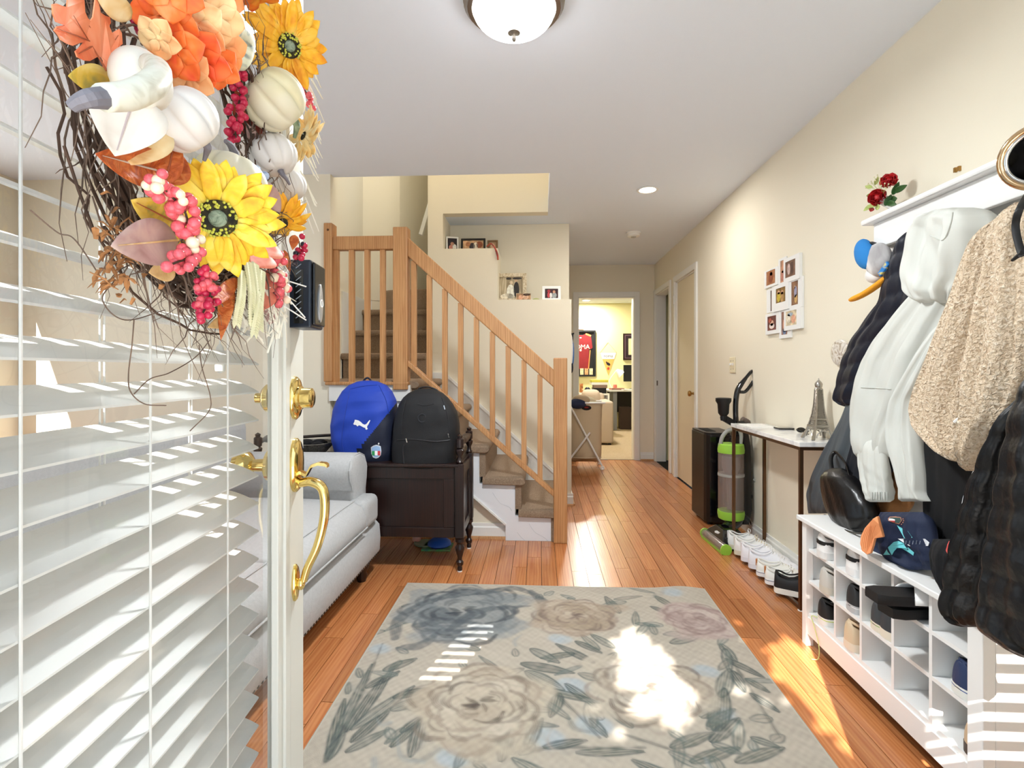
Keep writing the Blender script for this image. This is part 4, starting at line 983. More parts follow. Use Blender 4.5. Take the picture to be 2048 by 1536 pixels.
for k in range(150):        # smaller leaves and strokes between them
    u, v = rr_.uniform(660, 1560), rr_.uniform(1180, 1530); x, y = rc(u, v)
    if not (.03 < x < RWd - .03 and .03 < y < RLn): continue
    a = rr_.random() * 6.28; L = rr_.uniform(.05, .16)
    if k % 3 == 0: stroke([(x, y), (x + L * .5 * math.cos(a), y + L * .5 * math.sin(a) + .01), (x + L * math.cos(a + .4), y + L * math.sin(a + .4))], .012, .005, rr_.choice((G2, 'A8A49A', '98A2A4', 'B2A698')), .55)
    else: leafp(x, y, x + L * math.cos(a), y + L * math.sin(a), rr_.uniform(.02, .045), rr_.choice((G1, G2, '98A09A', 'A69C8E')), '667270', .5)
peony(925, 1225, .31, ['A2A4A2', '6A7176', '8A9092', '565D63', '7A7F82', '484E54'], 2)
for pts in (((790, 1280), (800, 1240), (860, 1205), (960, 1190)), ((900, 1262), (960, 1225), (1060, 1215)), ((830, 1255), (890, 1245), (960, 1250)), ((960, 1190), (1030, 1180), (1085, 1200)), ((1060, 1185), (1090, 1215), (1060, 1250)), ((800, 1300), (850, 1290), (880, 1262))): stroke([rc(*q) for q in pts], .035, .018, '5C646A', .7)
peony(1148, 1235, .2, ['B8A896', 'A89884', 'C8BAA8', 'A08E80', '94847A', '7C6C66'], 3)
peony(1395, 1242, .18, ['BFACA4', 'B09C96', 'CDBEB6', 'A08A86', '94807C'], 4)
peony(960, 1410, .24, ['C6BAA8', 'B8AA98', 'D4CABA', 'A09284', '8C8074', '5C544E'], 5)
peony(1295, 1380, .22, ['C6BCAC', 'B8AB9A', 'D4CCC0', 'A09488', '7A7068'], 6)
for k in range(60):         # the part nearer than the picture's edge
    x, y = rr_.uniform(.05, RWd - .05), rr_.uniform(1.25, RLn - .08); a = rr_.random() * 6.28; L = rr_.uniform(.1, .22); leafp(x, y, x + L * math.cos(a), y + L * math.sin(a), rr_.uniform(.03, .06), rr_.choice((G1, G2, G3)))
IMG *= (.80 * (1 + .045 * N3))[..., None]
bd = np.minimum(np.minimum(gx, RWd - gx), np.minimum(gy, RLn - gy)); blend(sm(.006 - bd, .001), 'B8B4A6', .9)
zz = .007 + .0015 * nfield(6, .5)
d1 = np.hypot(gx - RWd, gy); zz = zz + .012 * np.exp(-(np.hypot(gx - RWd + .12, gy) / .1) ** 2)
me = bpy.data.meshes.new('floral_rug')
V = np.stack([A.x + gx * ex.x + gy * ey.x, A.y + gx * ex.y + gy * ey.y, zz], -1).reshape(-1, 3)
idx = np.arange(NXr * NYr).reshape(NYr, NXr)
Fq = np.stack([idx[:-1, :-1], idx[1:, :-1], idx[1:, 1:], idx[:-1, 1:]], -1).reshape(-1, 4)
nb = len(V); per = np.concatenate([idx[0, :], idx[1:, -1], idx[-1, -2::-1], idx[-2:0:-1, 0]]); Vb = V[per].copy(); Vb[:, 2] = .0005
V = np.concatenate([V, Vb]); k = np.arange(len(per)); kn_ = (k + 1) % len(per)
Fs = np.stack([per[k], per[kn_], nb + kn_, nb + k], -1)
me.from_pydata(V.tolist(), [], np.concatenate([Fq, Fs]).tolist()); me.update()
for p_ in me.polygons: p_.use_smooth = True
ca = me.color_attributes.new('paint', 'FLOAT_COLOR', 'POINT')
C4 = np.ones((len(V), 4)); C4[:nb, :3] = np.clip(IMG.reshape(-1, 3), 0, 1); C4[nb:, :3] = L_('B8B4A6'); ca.data.foreach_set('color', C4.ravel())
me.materials.append(attr_mat('painted floral weave', 'paint', .95, .3, 500))
ro = bpy.data.objects.new('floral_rug', me); COL.objects.link(ro); tag(ro, 'grey and cream floral area rug on the oak floor', 'rug')

# ================================================================== sofa
M_lin = mat('light grey linen', 'B6B7B8', .9, bump=.25, bscale=420, var=.06, vscale=90, sheen=.2)
SX = -.885; SYn, SYf = .95, 2.86
sf = thing('sofa', 'light grey linen sofa with nailhead trim', 'sofa', (-1.3, 1.9, 0))
def rbox(name, x0, x1, y0, y1, z0, z1, bev, m, parent, seg=4):
    o = MB().box(x0, x1, y0, y1, z0, z1).build(name, m, parent, smooth=60); b = o.modifiers.new('bevel', 'BEVEL'); b.width = bev; b.segments = seg; return o
m = MB()
fp = [(SX - .05, .1), (SX - .012, .105), (SX, .13), (SX + .004, .20), (SX - .002, .27), (SX - .03, .30), (-1.75, .30), (-1.75, .1)]
m.loft([[(x, y, z) for x, z in fp] for y in (SYn, SYf - .012, SYf)]); m.build('base', M_lin, sf, smooth=50)
# seat cushion with a soft bullnose
cp = [(-1.66, .29), (SX - .02, .295), (SX + .012, .33), (SX + .016, .38), (SX - .006, .43), (SX - .06, .462), (-1.3, .475), (-1.66, .47)]
for y0, y1 in ((SYn + .22, 1.77), (1.775, SYf - .24)):
    cu = MB().loft([[(-1.3 + (x + 1.3) * k, y, .38 + (z - .38) * q) for x, z in cp] for y, k, q in ((y0, .96, .86), (y0 + .02, .99, .97), (y0 + .06, 1, 1), (y1 - .06, 1, 1), (y1 - .02, .99, .97), (y1, .96, .86))]).build('seat_cushion', M_lin, sf, smooth=70)
    MB().tube(arc([(SX + .014, y, .325) for y in (y0 + .01, (y0 + y1) / 2, y1 - .01)], 8), .004, 6).build('welt', M_lin, cu)
    MB().tube(arc([(SX - .05, y, .460) for y in (y0 + .01, (y0 + y1) / 2, y1 - .01)], 8), .003, 6).build('welt', M_lin, cu)
# T-shaped ear of the far cushion in front of the arm
rbox('cushion_ear', SX - .10, SX + .01, SYf - .25, SYf - .04, .30, .455, .035, M_lin, sf)
for ya, yb, fl_ in ((SYf - .245, SYf, 1), (SYn, SYn + .21, 0)):
    prof = [(ya + .03, .1), (ya + .035, .50), (ya + .0, .56), (ya - .012, .61), (ya + .01, .655), (ya + .06, .678), (ya + .14, .68), (yb - .03, .655), (yb + .008, .60), (yb + .0, .54), (yb - .02, .48), (yb - .012, .1)]
    ym = (ya + yb) / 2
    ar = MB().loft([[(x, ym + (y - ym) * k, .39 + (z - .39) * q) for y, z in prof] for x, k, q in ((-1.78, 1, 1), (SX - .09, 1, 1), (SX - .075, .96, .985), (SX - .068, .88, .95))]).build('arm', M_lin, sf, smooth=50)
    MB().tube([(SX - .078, ym + (y - ym) * .985, .39 + (z - .39) * .995) for y, z in prof[1:10]], .004, 6).build('welt', M_lin, ar)
rbox('back', -1.90, -1.62, SYn, SYf, .1, .86, .06, M_lin, sf)
M_nail = mat('dark nailhead', '4A443E', .3, .8)
nm = MB().ball((0, 0, 0), (.004, .0065, .0065), 8, 5).mesh('nailhead', M_nail, 'all')
y = SYf - .02
while y > 1.3:
    o = bpy.data.objects.new('nailhead', nm); COL.objects.link(o); o.location = (SX - .006, y, .118); hang(o, sf); y -= .0255
M_dkw = wood('near black wood', '140C0A', '2A1914', .3, coat=.2)
for x, y in ((SX - .06, SYf - .12), (SX - .06, SYn + .1), (-1.8, SYf - .1), (-1.8, SYn + .1)):
    MB().lathe([(.001, 0), (.022, 0), (.024, .01), (.03, .03), (.026, .05), (.036, .07), (.04, .09), (.036, .102), (.001, .102)], (x, y, .0), 18).build('leg', M_dkw, sf, smooth=True)

# ================================================================== dark chest with turned legs
cx0, cx1, cy0, cy1, cz0, cz1 = -1.62, -.425, 2.885, 3.30, .19, .60
M_chest = wood('dark stained chest wood', '120B0A', '2C1714', .35, coat=.15)
ch = thing('blanket_chest', 'dark stained wooden chest with turned legs and low end rails', 'chest', (-1.0, 3.08, 0))
b = MB().box(cx0, cx1 - .02, cy0 + .012, cy1, cz0, cz1 - .02).build('body', M_chest, ch, bevel=.004)
MB().box(cx0 - .01, cx1 - .02, cy0 - .012, cy1 + .005, cz1 - .02, cz1).build('top', M_chest, ch, bevel=.006)
m = MB(); xm = -1.02
for z0, z1 in ((cz0, cz0 + .055), (cz1 - .085, cz1 - .02)): m.box(cx0, cx1 - .05, cy0, cy0 + .014, z0, z1)
for x0, x1 in ((cx0, cx0 + .06), (-1.05, -.99), (cx1 - .11, cx1 - .05)): m.box(x0, x1, cy0, cy0 + .014, cz0 + .055, cz1 - .085)
m.build('front_frame', M_chest, ch, bevel=.003)
m = MB()
for y0, y1 in ((cy0 + .04, cy0 + .09), (cy1 - .09, cy1 - .04)): m.box(cx1 - .022, cx1 - .008, y0, y1, cz0, cz1 - .02)
m.box(cx1 - .022, cx1 - .008, cy0 + .09, cy1 - .09, cz1 - .08, cz1 - .02).box(cx1 - .022, cx1 - .008, cy0 + .09, cy1 - .09, cz0, cz0 + .05); m.build('side_frame', M_chest, ch, bevel=.003)
turn = [(.001, .001), (.012, .001), (.014, .02), (.011, .03), (.019, .04), (.020, .055), (.012, .065), (.013, .08), (.024, .12), (.026, .135), (.017, .15), (.018, .16), (.025, .168), (.025, .185), (.001, .19)]
ptop = [(.001, 0), (.018, 0), (.022, .01), (.014, .02), (.012, .04), (.022, .06), (.024, .075), (.014, .085), (.022, .09), (.022, .135), (.012, .142), (.016, .155), (.001, .165)]
for x in (cx0 + .02, cx1 - .02):
    for y in (cy0 + .015, cy1 - .02):
        MB().box(x - .025, x + .025, y - .025, y + .025, cz0 - .001, cz1).build('post', M_chest, ch, bevel=.004)
        lg = MB().lathe(turn, (x, y, .0), 16).build('leg', M_chest, ch, smooth=True)
        MB().lathe([(.001, 0), (.013, 0), (.013, .006), (.001, .006)], (x, y, .0), 12).build('foot_glide', M_white, lg)
        MB().lathe(ptop, (x, y, cz1), 14).build('rail_post', M_chest, ch, smooth=True)
    ys = [cy0 + .015 + (cy1 - cy0 - .035) * k / 12 for k in range(13)]
    MB().tube([(x, y, cz1 + .115) for y in ys], [.014, .018, .012, .02, .024, .02, .026, .02, .024, .02, .012, .018, .014], 12).build('end_rail', M_chest, ch, smooth=True)

# ================================================================== backpacks
from mathutils.bvhtree import BVHTree
def rows_loft(rows, Y, bf, bb, n=36, p=.7, wrinkle=0, seed=1, sub=6):
    """rows = (v, uL, uR, depth factor) seen at plane Y; returns rings front to back"""
    r_ = random.Random(seed); ph = [r_.random() * 6.28 for _ in range(6)]
    R = [(atY((a + b) / 2, v, Y).z, atY(a, v, Y).x, atY(b, v, Y).x, d) for v, a, b, d in rows]
    out = []
    for i in range(len(R) - 1):
        for k in range(sub):
            t = k / sub; t = t; q = [R[i][j] * (1 - t) + R[i + 1][j] * t for j in range(4)]; out.append(q)
    out.append(list(R[-1]))
    # smooth
    for _ in range(3):
        o2 = [list(x) for x in out]
        for i in range(1, len(out) - 1):
            for j in range(1, 4): o2[i][j] = (out[i - 1][j] + 2 * out[i][j] + out[i + 1][j]) / 4
        out = o2
    rings = []
    for z, x0, x1, d in out:
        c = (x0 + x1) / 2; h = (x1 - x0) / 2; ring = []
        for k in range(n):
            a = 2 * PI * k / n; ca, sa = math.cos(a), math.sin(a)
            X = c + h * math.copysign(abs(ca) ** p, ca); D = math.copysign(abs(sa) ** p, sa)
            w_ = wrinkle * (math.sin(9 * z * 6 + 3 * a + ph[0]) + .7 * math.sin(38 * X + 25 * z + ph[1]) + .5 * math.sin(70 * z - 20 * X + ph[2])) * (abs(sa))
            ring.append((X, Y - (bf if D > 0 else bb) * d * D - (w_ if D > 0 else 0), z))
        rings.append(ring)
    return rings
def bvh_of(rings):
    n = len(rings[0]); V = [Vector(p) for r in rings for p in r]
    return BVHTree.FromPolygons(V, [(i * n + j, i * n + (j + 1) % n, (i + 1) * n + (j + 1) % n, (i + 1) * n + j) for i in range(len(rings) - 1) for j in range(n)])
def decal(pts, tree, m, name, parent, off=.003, th=.0015):
    P = []
    for u, v in pts:
        h = tree.ray_cast(EYE, ray(u, v).normalized())
        if h[0] is None: continue
        P.append(h[0] + to_cam(h[0]) * off)
    n = len(P)
    b = [p - to_cam(p) * th for p in P]
    return MB().add(P + b, [tuple(range(n)), tuple(range(n, 2 * n))[::-1]] + [(i, (i + 1) % n, n + (i + 1) % n, n + i) for i in range(n)]).build(name, m, parent)
def line_on(pts, tree, r, m, name, parent, n=24, off=.001):
    P = []
    for q in arc([Vector((u, v, 0)) for u, v in pts], n):
        h = tree.ray_cast(EYE, ray(q.x, q.y).normalized())
        if h[0] is not None: P.append(h[0] + to_cam(h[0]) * off)
    return MB().tube(P, r, 6).build(name, m, parent, smooth=True) if len(P) > 1 else None
def split_loft(rings, test, off=.0):
    n = len(rings[0]); a, b = MB(), MB(); V = [p for r in rings for p in r]; a.v = list(V); b.v = list(V)
    for i in range(len(rings) - 1):
        for j in range(n):
            f = (i * n + j, i * n + (j + 1) % n, (i + 1) * n + (j + 1) % n, (i + 1) * n + j)
            c = sum((Vector(V[k]) for k in f), Vector()) / 4
            (a if test(c) else b).f.append(f)
    a.f += [tuple(range(n))[::-1], tuple(range((len(rings) - 1) * n, len(rings) * n))]
    return a, b
M_blue = mat('royal blue nylon', '1A3FAE', .6, bump=.15, bscale=500); M_navy = mat('navy nylon', '10182E', .6, bump=.15, bscale=500)
Yb = 3.06
rows = [(932, 700, 778, .8), (926, 690, 788, .95), (905, 677, 794, 1), (880, 669, 796, 1.02), (850, 667, 796, 1), (820, 671, 794, .95), (800, 678, 791, .85), (782, 688, 783, .68), (770, 700, 772, .5), (763, 716, 756, .3), (761, 728, 744, .12)]
rings = rows_loft(rows, Yb, .13, .08, 150, .62, .003, 3, 22)
def below_diag(c):
    d = c - EYE; u = 1024 + F * (d.x * CT + d.y * ST) / (d.y * CT - d.x * ST); v = HV - F * d.z / (d.y * CT - d.x * ST)
    return not (v > 907 - (u - 710) * 1.22 and u > 690)
bp = thing('blue_backpack', 'royal blue and navy sports backpack with a white leaping cat', 'backpack', (atY(730, 932, Yb).x, Yb, cz1), group='backpacks on the chest')
a, b = split_loft(rings, below_diag); a.build('shell', M_blue, bp, smooth='all'); b.build('lower_panel', M_navy, bp, smooth='all')
T1 = bvh_of(rings)
def zq(l, ox, oy, s): return [(ox + x / s, oy + y / s) for x, y in l]
cat = [(232, 376), (240, 361), (243, 347), (256, 349), (270, 353), (285, 363), (298, 376), (312, 382), (324, 376), (335, 362), (346, 349), (351, 351), (345, 366), (337, 382), (329, 393), (329, 402), (334, 411), (325, 417), (317, 413), (317, 405), (302, 400), (288, 392), (275, 386), (268, 388), (262, 394), (256, 388), (250, 383), (241, 383), (236, 382)]
decal(zq(cat, 640, 740, 3.49), T1, mat('white print', 'F4F4F4', .5), 'cat_logo', bp)
sh = [(355, 540), (372, 528), (392, 522), (410, 526), (424, 532), (428, 565), (424, 595), (408, 612), (390, 618), (370, 610), (358, 585)]
cr = decal(zq(sh, 640, 740, 3.49), T1, mat('silver badge rim', 'C8CCD4', .3, .4), 'crest', bp, .003)
def inset(l, k, cx=392, cy=570): return [(cx + (x - cx) * k, cy + (y - cy) * k) for x, y in l]
decal(zq(inset(sh, .84), 640, 740, 3.49), T1, mat('badge blue', '8FB0D8', .4), 'crest_field', cr, .0045)
for (x0, x1), c in (((362, 382), '1E8A4A'), ((382, 402), 'F0F0F0'), ((402, 421), 'C8303A')): decal(zq([(x0, 565), (x1, 565), (x1, 598), (x0, 594)], 640, 740, 3.49), T1, mat('badge ' + c, c, .4), 'crest_stripe', cr, .0058)
decal(zq([(404, 512), (410, 506), (416, 513), (412, 521), (406, 521)], 640, 740, 3.49), T1, MATS['white print'], 'crest_star', bp)
line_on([(700, 781), (690, 830), (684, 880), (690, 915)], T1, .0025, mat('blue seam', '16389E', .6), 'seam', bp); line_on([(758, 770), (772, 800), (778, 828)], T1, .0025, MATS['blue seam'], 'zip', bp)
line_on([(700, 778), (728, 772), (755, 770)], T1, .002, MATS['blue seam'], 'seam', bp)
h = arc([(atY(715, 768, Yb).x, Yb + .05, atY(715, 768, Yb).z - .01), (atY(728, 758, Yb).x, Yb + .06, atY(728, 756, Yb).z), (atY(744, 768, Yb).x, Yb + .05, atY(744, 768, Yb).z - .01)], 10); MB().tube(h, .006, 8).build('handle', M_navy, bp)
# black backpack
M_bk = mat('black cordura', '131316', .7, bump=.2, bscale=500); M_bk2 = mat('black zip tape', '1E1E22', .5)
Yc = 2.99
rows = [(935, 792, 902, .85), (930, 788, 908, 1), (905, 787, 914, 1.02), (880, 788, 918, 1.0), (850, 790, 919, .96), (825, 794, 914, .9), (808, 800, 905, .8), (795, 808, 895, .65), (786, 818, 885, .5), (780, 830, 874, .32), (777, 840, 864, .12)]
rings = rows_loft(rows, Yc, .11, .09, 40, .6, .0015, 8); T2 = bvh_of(rings)
bp2 = thing('black_backpack', 'plain black backpack with grab handle and zip pockets', 'backpack', (atY(850, 935, Yc).x, Yc, cz1), group='backpacks on the chest')
MB().loft(rings).build('shell', M_bk, bp2, smooth='all')
line_on([(795, 880), (830, 879), (870, 883), (900, 880)], T2, .003, M_bk2, 'pocket_zip', bp2); line_on([(812, 800), (806, 830), (803, 868)], T2, .003, M_bk2, 'seam', bp2)
line_on([(884, 795), (893, 822), (898, 850), (898, 876)], T2, .003, M_bk2, 'zip', bp2); line_on([(835, 808), (850, 811), (868, 808)], T2, .002, M_bk2, 'seam', bp2)
for u, v in ((888, 815), (896, 871), (812, 881)): line_on([(u, v - 4), (u + 1, v), (u + 2, v + 4)], T2, .003, M_chrome, 'zip_pull', bp2, 6, .003)
line_on([(808, 890), (806, 900), (808, 930)], T2, .005, M_bk2, 'strap', bp2, 10)
P = [EYE + ray(844 + 9 * math.cos(a), 836 + 9 * math.sin(a)) * 0 for a in (0, 1)]
h0 = T2.ray_cast(EYE, ray(844, 836).normalized())[0]
MB().torus(h0 + to_cam(h0) * .002, .022, .0025, to_cam(h0), 24, 6).build('round_emblem', mat('dark emblem', '26262C', .35), bp2)
hp = arc([atY(832, 789, Yc), atY(838, 777, Yc), atY(856, 774, Yc), atY(874, 780, Yc), atY(882, 792, Yc)], 16); MB().tube(hp, .007, 8, flat=.6).build('handle', M_bk2, bp2, smooth=True)
MB().tube(arc([atY(914, 850, Yc), atY(920, 875, Yc + .03), atY(919, 905, Yc + .02), atY(912, 925, Yc)], 12), .006, 8, flat=.5).build('side_strap', M_bk2, bp2)
# bowl with dark things at the chest's left end
q = atY(622, 900, 3.10)
bw = thing('serving_bowl', 'grey bowl holding dark knitwear on the left of the chest', 'bowl', (q.x, 3.10, cz1))
MB().lathe([(.001, 0), (.06, 0), (.075, .01), (.12, .06), (.14, .085), (.134, .087), (.112, .062), (.06, .02), (.001, .016)], (q.x, 3.10, cz1), 32).build('bowl_shell', ramp_mat('grey woven bowl', ['4E4A44', '6E6A62', '8E8A80'], 60, .7, bump=.4), bw, smooth=True)
kn = MB()
for k in range(7): kn.ball((q.x + rw.uniform(-.06, .06), 3.10 + rw.uniform(-.05, .05), cz1 + .075 + rw.uniform(-.005, .012)), (rw.uniform(.03, .05), .035, .022), 12, 7)
o = kn.build('dark_knitwear', mat('black wool', '16161A', .95, bump=.4, bscale=200), smooth='all'); tag(o, 'black folded knitwear heaped in the grey bowl', 'knitwear')
pn = MB().tube(arc([atY(588, 866, 3.2), atY(620, 861, 3.2), atY(650, 858, 3.2), atY(668, 858, 3.2)], 14), [.016] * 8 + [.02] * 20, 10) if 0 else MB().tube(arc([(q.x - .12, 3.16, cz1 + .105), (q.x, 3.18, cz1 + .112), (q.x + .10, 3.19, cz1 + .117), (q.x + .15, 3.19, cz1 + .117)], 12), .015, 10, flat=.6)
o = pn.build('rolled_umbrella', mat('dark brown roll', '2A201C', .6), smooth=True); tag(o, 'dark rolled umbrella lying across the grey bowl', 'umbrella')
# toys under the chest
q = atZ(880, 1099, 0); o = MB().box(q.x - .11, q.x + .07, q.y - .04, q.y + .10, 0.0005, .012).build('picture_book', ramp_mat('book cover', ['2E6A70', '5AA05A', '8A3A5A'], 14, .4), bevel=.002); tag(o, 'thin green and teal picture book under the chest', 'book')
o = MB().lathe([(.001, .0), (.06, .0), (.075, .012), (.07, .03), (.045, .048), (.001, .055)], (q.x - .01, q.y + .03, .012), 24).build('toy_dome', mat('blue toy plastic', '2458B8', .4), smooth=True); tag(o, 'blue domed toy on the picture book under the chest', 'toy')
q2 = atZ(848, 1094, 0); o = MB().lathe([(.001, .001), (.05, .001), (.07, .012), (.07, .02), (.05, .012), (.001, .012)], (q2.x, q2.y + .03, 0), 24).build('toy_dish', mat('sage plastic', '8A9070', .5), smooth=True); tag(o, 'sage green toy dish on the floor under the chest', 'toy')
q3 = atZ(832, 1088, 0); o = MB().ball((q3.x, q3.y + .02, .028), .028, 16, 10).build('toy_ball', ramp_mat('pink ball', ['C86A5A', 'E0A090', 'D8C8C0'], 10, .5), smooth='all'); tag(o, 'small pink ball on the floor under the chest', 'ball')
# ================================================================== white hall tree: cubby bench, back panel, shelf
BX = 1.078                                            # bench front
by1, by0 = uX(1604, BX), uX(1966, BX)                 # far and near end
ZB = .522
ht = thing('hall_tree', 'white hall tree with cubby shoe bench, coat hooks and top shelf', 'hall tree', (1.25, (by0 + by1) / 2, 0))
Ys = [uX(u, BX) for u in (1622, 1663, 1714, 1777, 1852, 1925)]
Zs = [.395, .268]
zf = .135
MB().box(BX - .018, XR - .016, by0 - .012, by1 + .012, ZB - .018, ZB).build('bench_top', M_white, ht, bevel=.003)
for y0, y1 in ((by0, by0 + .022), (by1 - .022, by1)):
    MB().box(BX + .03, XR - .016, y0, y1, .05, ZB - .018).build('side_panel', M_white, ht)
for y0, y1 in ((by0, by0 + .048), (by1 - .032, by1)):
    MB().box(BX, BX + .03, y0, y1, 0, ZB - .018).build('corner_post', M_white, ht, bevel=.002)
    MB().box(XR - .05, XR - .016, y0 + (.0 if y0 == by0 else .0), y1, 0, .05).build('foot', M_white, ht)
MB().box(XR - .03, XR - .018, by0, by1, .05, ZB - .018).build('bench_back', M_white, ht)
MB().box(BX + .012, XR - .03, by0 + .022, by1 - .022, zf - .016, zf).build('floor_board', M_white, ht)
MB().box(BX + .006, BX + .022, by0 + .048, by1 - .032, .05, zf - .016).build('plinth', M_white, ht)
for y in Ys[1:5]: MB().box(BX + .012, XR - .03, y - .006, y + .006, zf, ZB - .018).build('divider', M_white, ht)
cells = [(Ys[i + 1] + .006, Ys[i] - .006) for i in range(5)]
cells[0] = (cells[0][0], by1 - .022); cells[4] = (by0 + .022, cells[4][1])
for z in Zs:
    for a, b in cells: MB().box(BX + .012, XR - .03, a, b, z - .012, z).build('shelf', M_white, ht)
# upper part
zt = atX(1900, 360, 1.29).z
SXf = 1.285
s0, s1 = by0 - .01, uX(1720, SXf)
MB().box(XR - .016, XR - .001, by0, by1 - .03, ZB, zt - .03).build('back_panel', M_white, ht)
MB().box(SXf, XR - .001, s0, s1, zt - .022, zt).build('top_shelf', M_white, ht, bevel=.008)
MB().box(SXf + .035, SXf + .055, s0 + .02, s1 - .03, zt - .12, zt - .022).build('apron', M_white, ht, bevel=.003)
for y in (s0 + .02, s1 - .045): MB().box(SXf + .036, XR - .016, y, y + .016, zt - .118, zt - .022).build('bracket', M_white, ht)
for k in range(6):
    y = by0 + .07 + k * .155
    MB().tube(arc([(XR - .016, y, 1.52), (XR - .06, y, 1.50), (XR - .085, y, 1.52), (XR - .088, y, 1.555)], 12), .005, 8).build('coat_hook', M_nickel, ht, smooth=True)

# ---- roses on the shelf
def rose(c, R, parent, m, n):
    fl = MB().ball(c, R * .45, 12, 8).build('rose', m, parent, smooth='all'); x, y, t = frame(n)
    for ring, (k, op, ln) in enumerate(((4, .35, .8), (6, .6, .95), (7, .95, 1.0))):
        for i in range(k):
            a = 2 * PI * i / k + ring; d = x * math.cos(a) + y * math.sin(a); b = Vector(c) - t * R * .35 + d * R * .18
            place_leaf('petal', b, b + (d * op + t * 1.1).normalized() * R * 1.15 * ln, R * 1.05, 'petal', m, fl, nrm=-(d), curl=.22, cup=-.35)
    return fl
q = atX(1768, 418, 1.34)
bo = thing('rose_bouquet', 'red rose bouquet lying on the white top shelf', 'bouquet', (1.34, q.y, zt))
m_red = ramp_mat('red rose petal', ['7A0A10', 'B01018', 'C82A28'], 40, .5)
def rp(u, v, X): return atX(u, v, X)
rose(rp(1778, 364, 1.33), .034, bo, m_red, (-.5, -.6, .5)); rose(rp(1756, 396, 1.31), .037, bo, m_red, (-.7, -.6, .1))
m_lf = mat('dark green leaf', '2E5A2A', .5, var=.3, vscale=40); m_lg = mat('pale green leaf', 'B8C878', .6, var=.3, vscale=40)
def RL(u0, v0, u1, v1, w_, m, X=1.32): place_leaf('leaf', rp(u0, v0, X), rp(u1, v1, X - .02), w_, 'oval', m, bo, cup=.2, curl=.1)
for a in ((1785, 385, 1822, 366, .022), (1785, 390, 1800, 360, .02), (1780, 400, 1800, 395, .024), (1775, 408, 1795, 402, .022), (1770, 412, 1785, 385, .022), (1770, 405, 1800, 410, .02)): RL(*a, m_lf)
for a in ((1745, 375, 1730, 372, .014), (1750, 370, 1757, 350, .014), (1742, 390, 1732, 392, .014), (1745, 408, 1727, 422, .016), (1755, 405, 1735, 415, .02), (1750, 415, 1765, 412, .022)): RL(*a, m_lg)
RL(1745, 415, 1740, 425, .018, m_red)
st_ = MB(); fb = MB()
for k in range(16):
    u, v = rw.choice(((1738, 370), (1768, 372), (1773, 374), (1752, 358))); p = rp(u + rw.uniform(-8, 8), v + rw.uniform(-8, 6), 1.29); st_.tube([rp(1765, 390, 1.32), p], .0005, 4); fb.ball(p, .003, 6, 4)
st_.build('filler_stems', m_lg, bo); fb.build('filler_buds', mat('cream bud', 'DCD6B0', .7), bo)['kind'] = 'stuff'
MB().tube([rp(1768, 400, 1.33), Vector((1.35, q.y - .05, zt + .018)), Vector((1.36, q.y - .16, zt + .012))], [.02, .014, .010], 10).build('wrapped_stems', mat('white ribbon', 'F2F2F0', .5), bo, smooth=True)
# hinge clips on the shelf back
for u, v in ((1913, 340), (1921, 337)):
    p = atX(u, v, XR); MB().box(XR - .008, XR, p.y - .004, p.y + .004, p.z - .008, p.z + .008).build('wall_clip', M_brassd, ht)

# ================================================================== garments: lofts hung from the hooks
def rowsX(rows, X, bf, bb, n=72, p=.9, wr_=.004, seed=1, sub=9, quilt=0, qa=.0, fold=4.0):
    r_ = random.Random(seed); ph = [r_.random() * 6.28 for _ in range(6)]
    R = []
    for v, a, b, *d in rows:
        pa, pb = atX(a, v, X), atX(b, v, X); R.append([pa.z, pa.y, pb.y, d[0] if d else 1, pb.z])
    out = []
    for i in range(len(R) - 1):
        for k in range(sub): t = k / sub; out.append([R[i][j] * (1 - t) + R[i + 1][j] * t for j in range(5)])
    out.append(R[-1])
    for _ in range(4):
        o2 = [list(x) for x in out]
        for i in range(1, len(out) - 1):
            for j in range(5): o2[i][j] = (out[i - 1][j] + 2 * out[i][j] + out[i + 1][j]) / 4
        out = o2
    rings = []; N = len(out)
    for i, (z0, y0, y1, d, z1) in enumerate(out):
        c = (y0 + y1) / 2; h = (y0 - y1) / 2; ring = []
        e = min(1, (i + .6) / 4, (N - i - .4) / 3) ** .6
        for k in range(n):
            a = 2 * PI * k / n; ca, sa = math.cos(a), math.sin(a)
            q = math.copysign(abs(ca) ** p, ca); D = math.copysign(abs(sa) ** p, sa); y = c + h * q; z = z0 + (z1 - z0) * (.5 - q / 2)
            g_ = i / N; w_ = wr_ * abs(sa) ** .5 * (.35 + .65 * min(1, g_ * 2)) * (math.sin(fold * 1.7 * q + 2.2 * g_ + ph[0]) + .55 * math.sin(fold * 3.9 * q - 3.5 * g_ + ph[1]) + .35 * math.sin(fold * 7.3 * q + 5 * g_ + ph[2]) + .3 * math.sin(9 * g_ + 3 * q + ph[3]) + .18 * math.sin(31 * g_ + 7 * q + ph[4]))
            qq = 1 + (qa * (abs(math.sin(PI * (z + .15 * y) / quilt)) ** .6 - .7) if quilt else 0)
            ring.append((X - (bf if D > 0 else bb) * d * e * D * qq - w_, y, z))
        rings.append(ring)
    return rings
def garment(name, label, cat, rows, X, bf, m, bb=.03, group='coats on the hall tree', parent=None, part='body', **kw):
    rings = rowsX(rows, X, bf, bb, **kw)
    if parent is None:
        lo = min(p[2] for r in rings for p in r); cy = sum(p[1] for p in rings[len(rings) // 2]) / len(rings[0])
        parent = thing(name, label, cat, (X, cy, lo), group=group)
    o = MB().loft(rings).build(part, m, parent, smooth='all'); T = bvh_of(rings)
    return parent, o, T
M_nv = mat('navy quilted nylon', '131826', .5, bump=.1, bscale=60); M_wj = mat('off white windbreaker', 'CDCEC7', .7, bump=.5, bscale=7, stretch=(1, 1.6, .7))
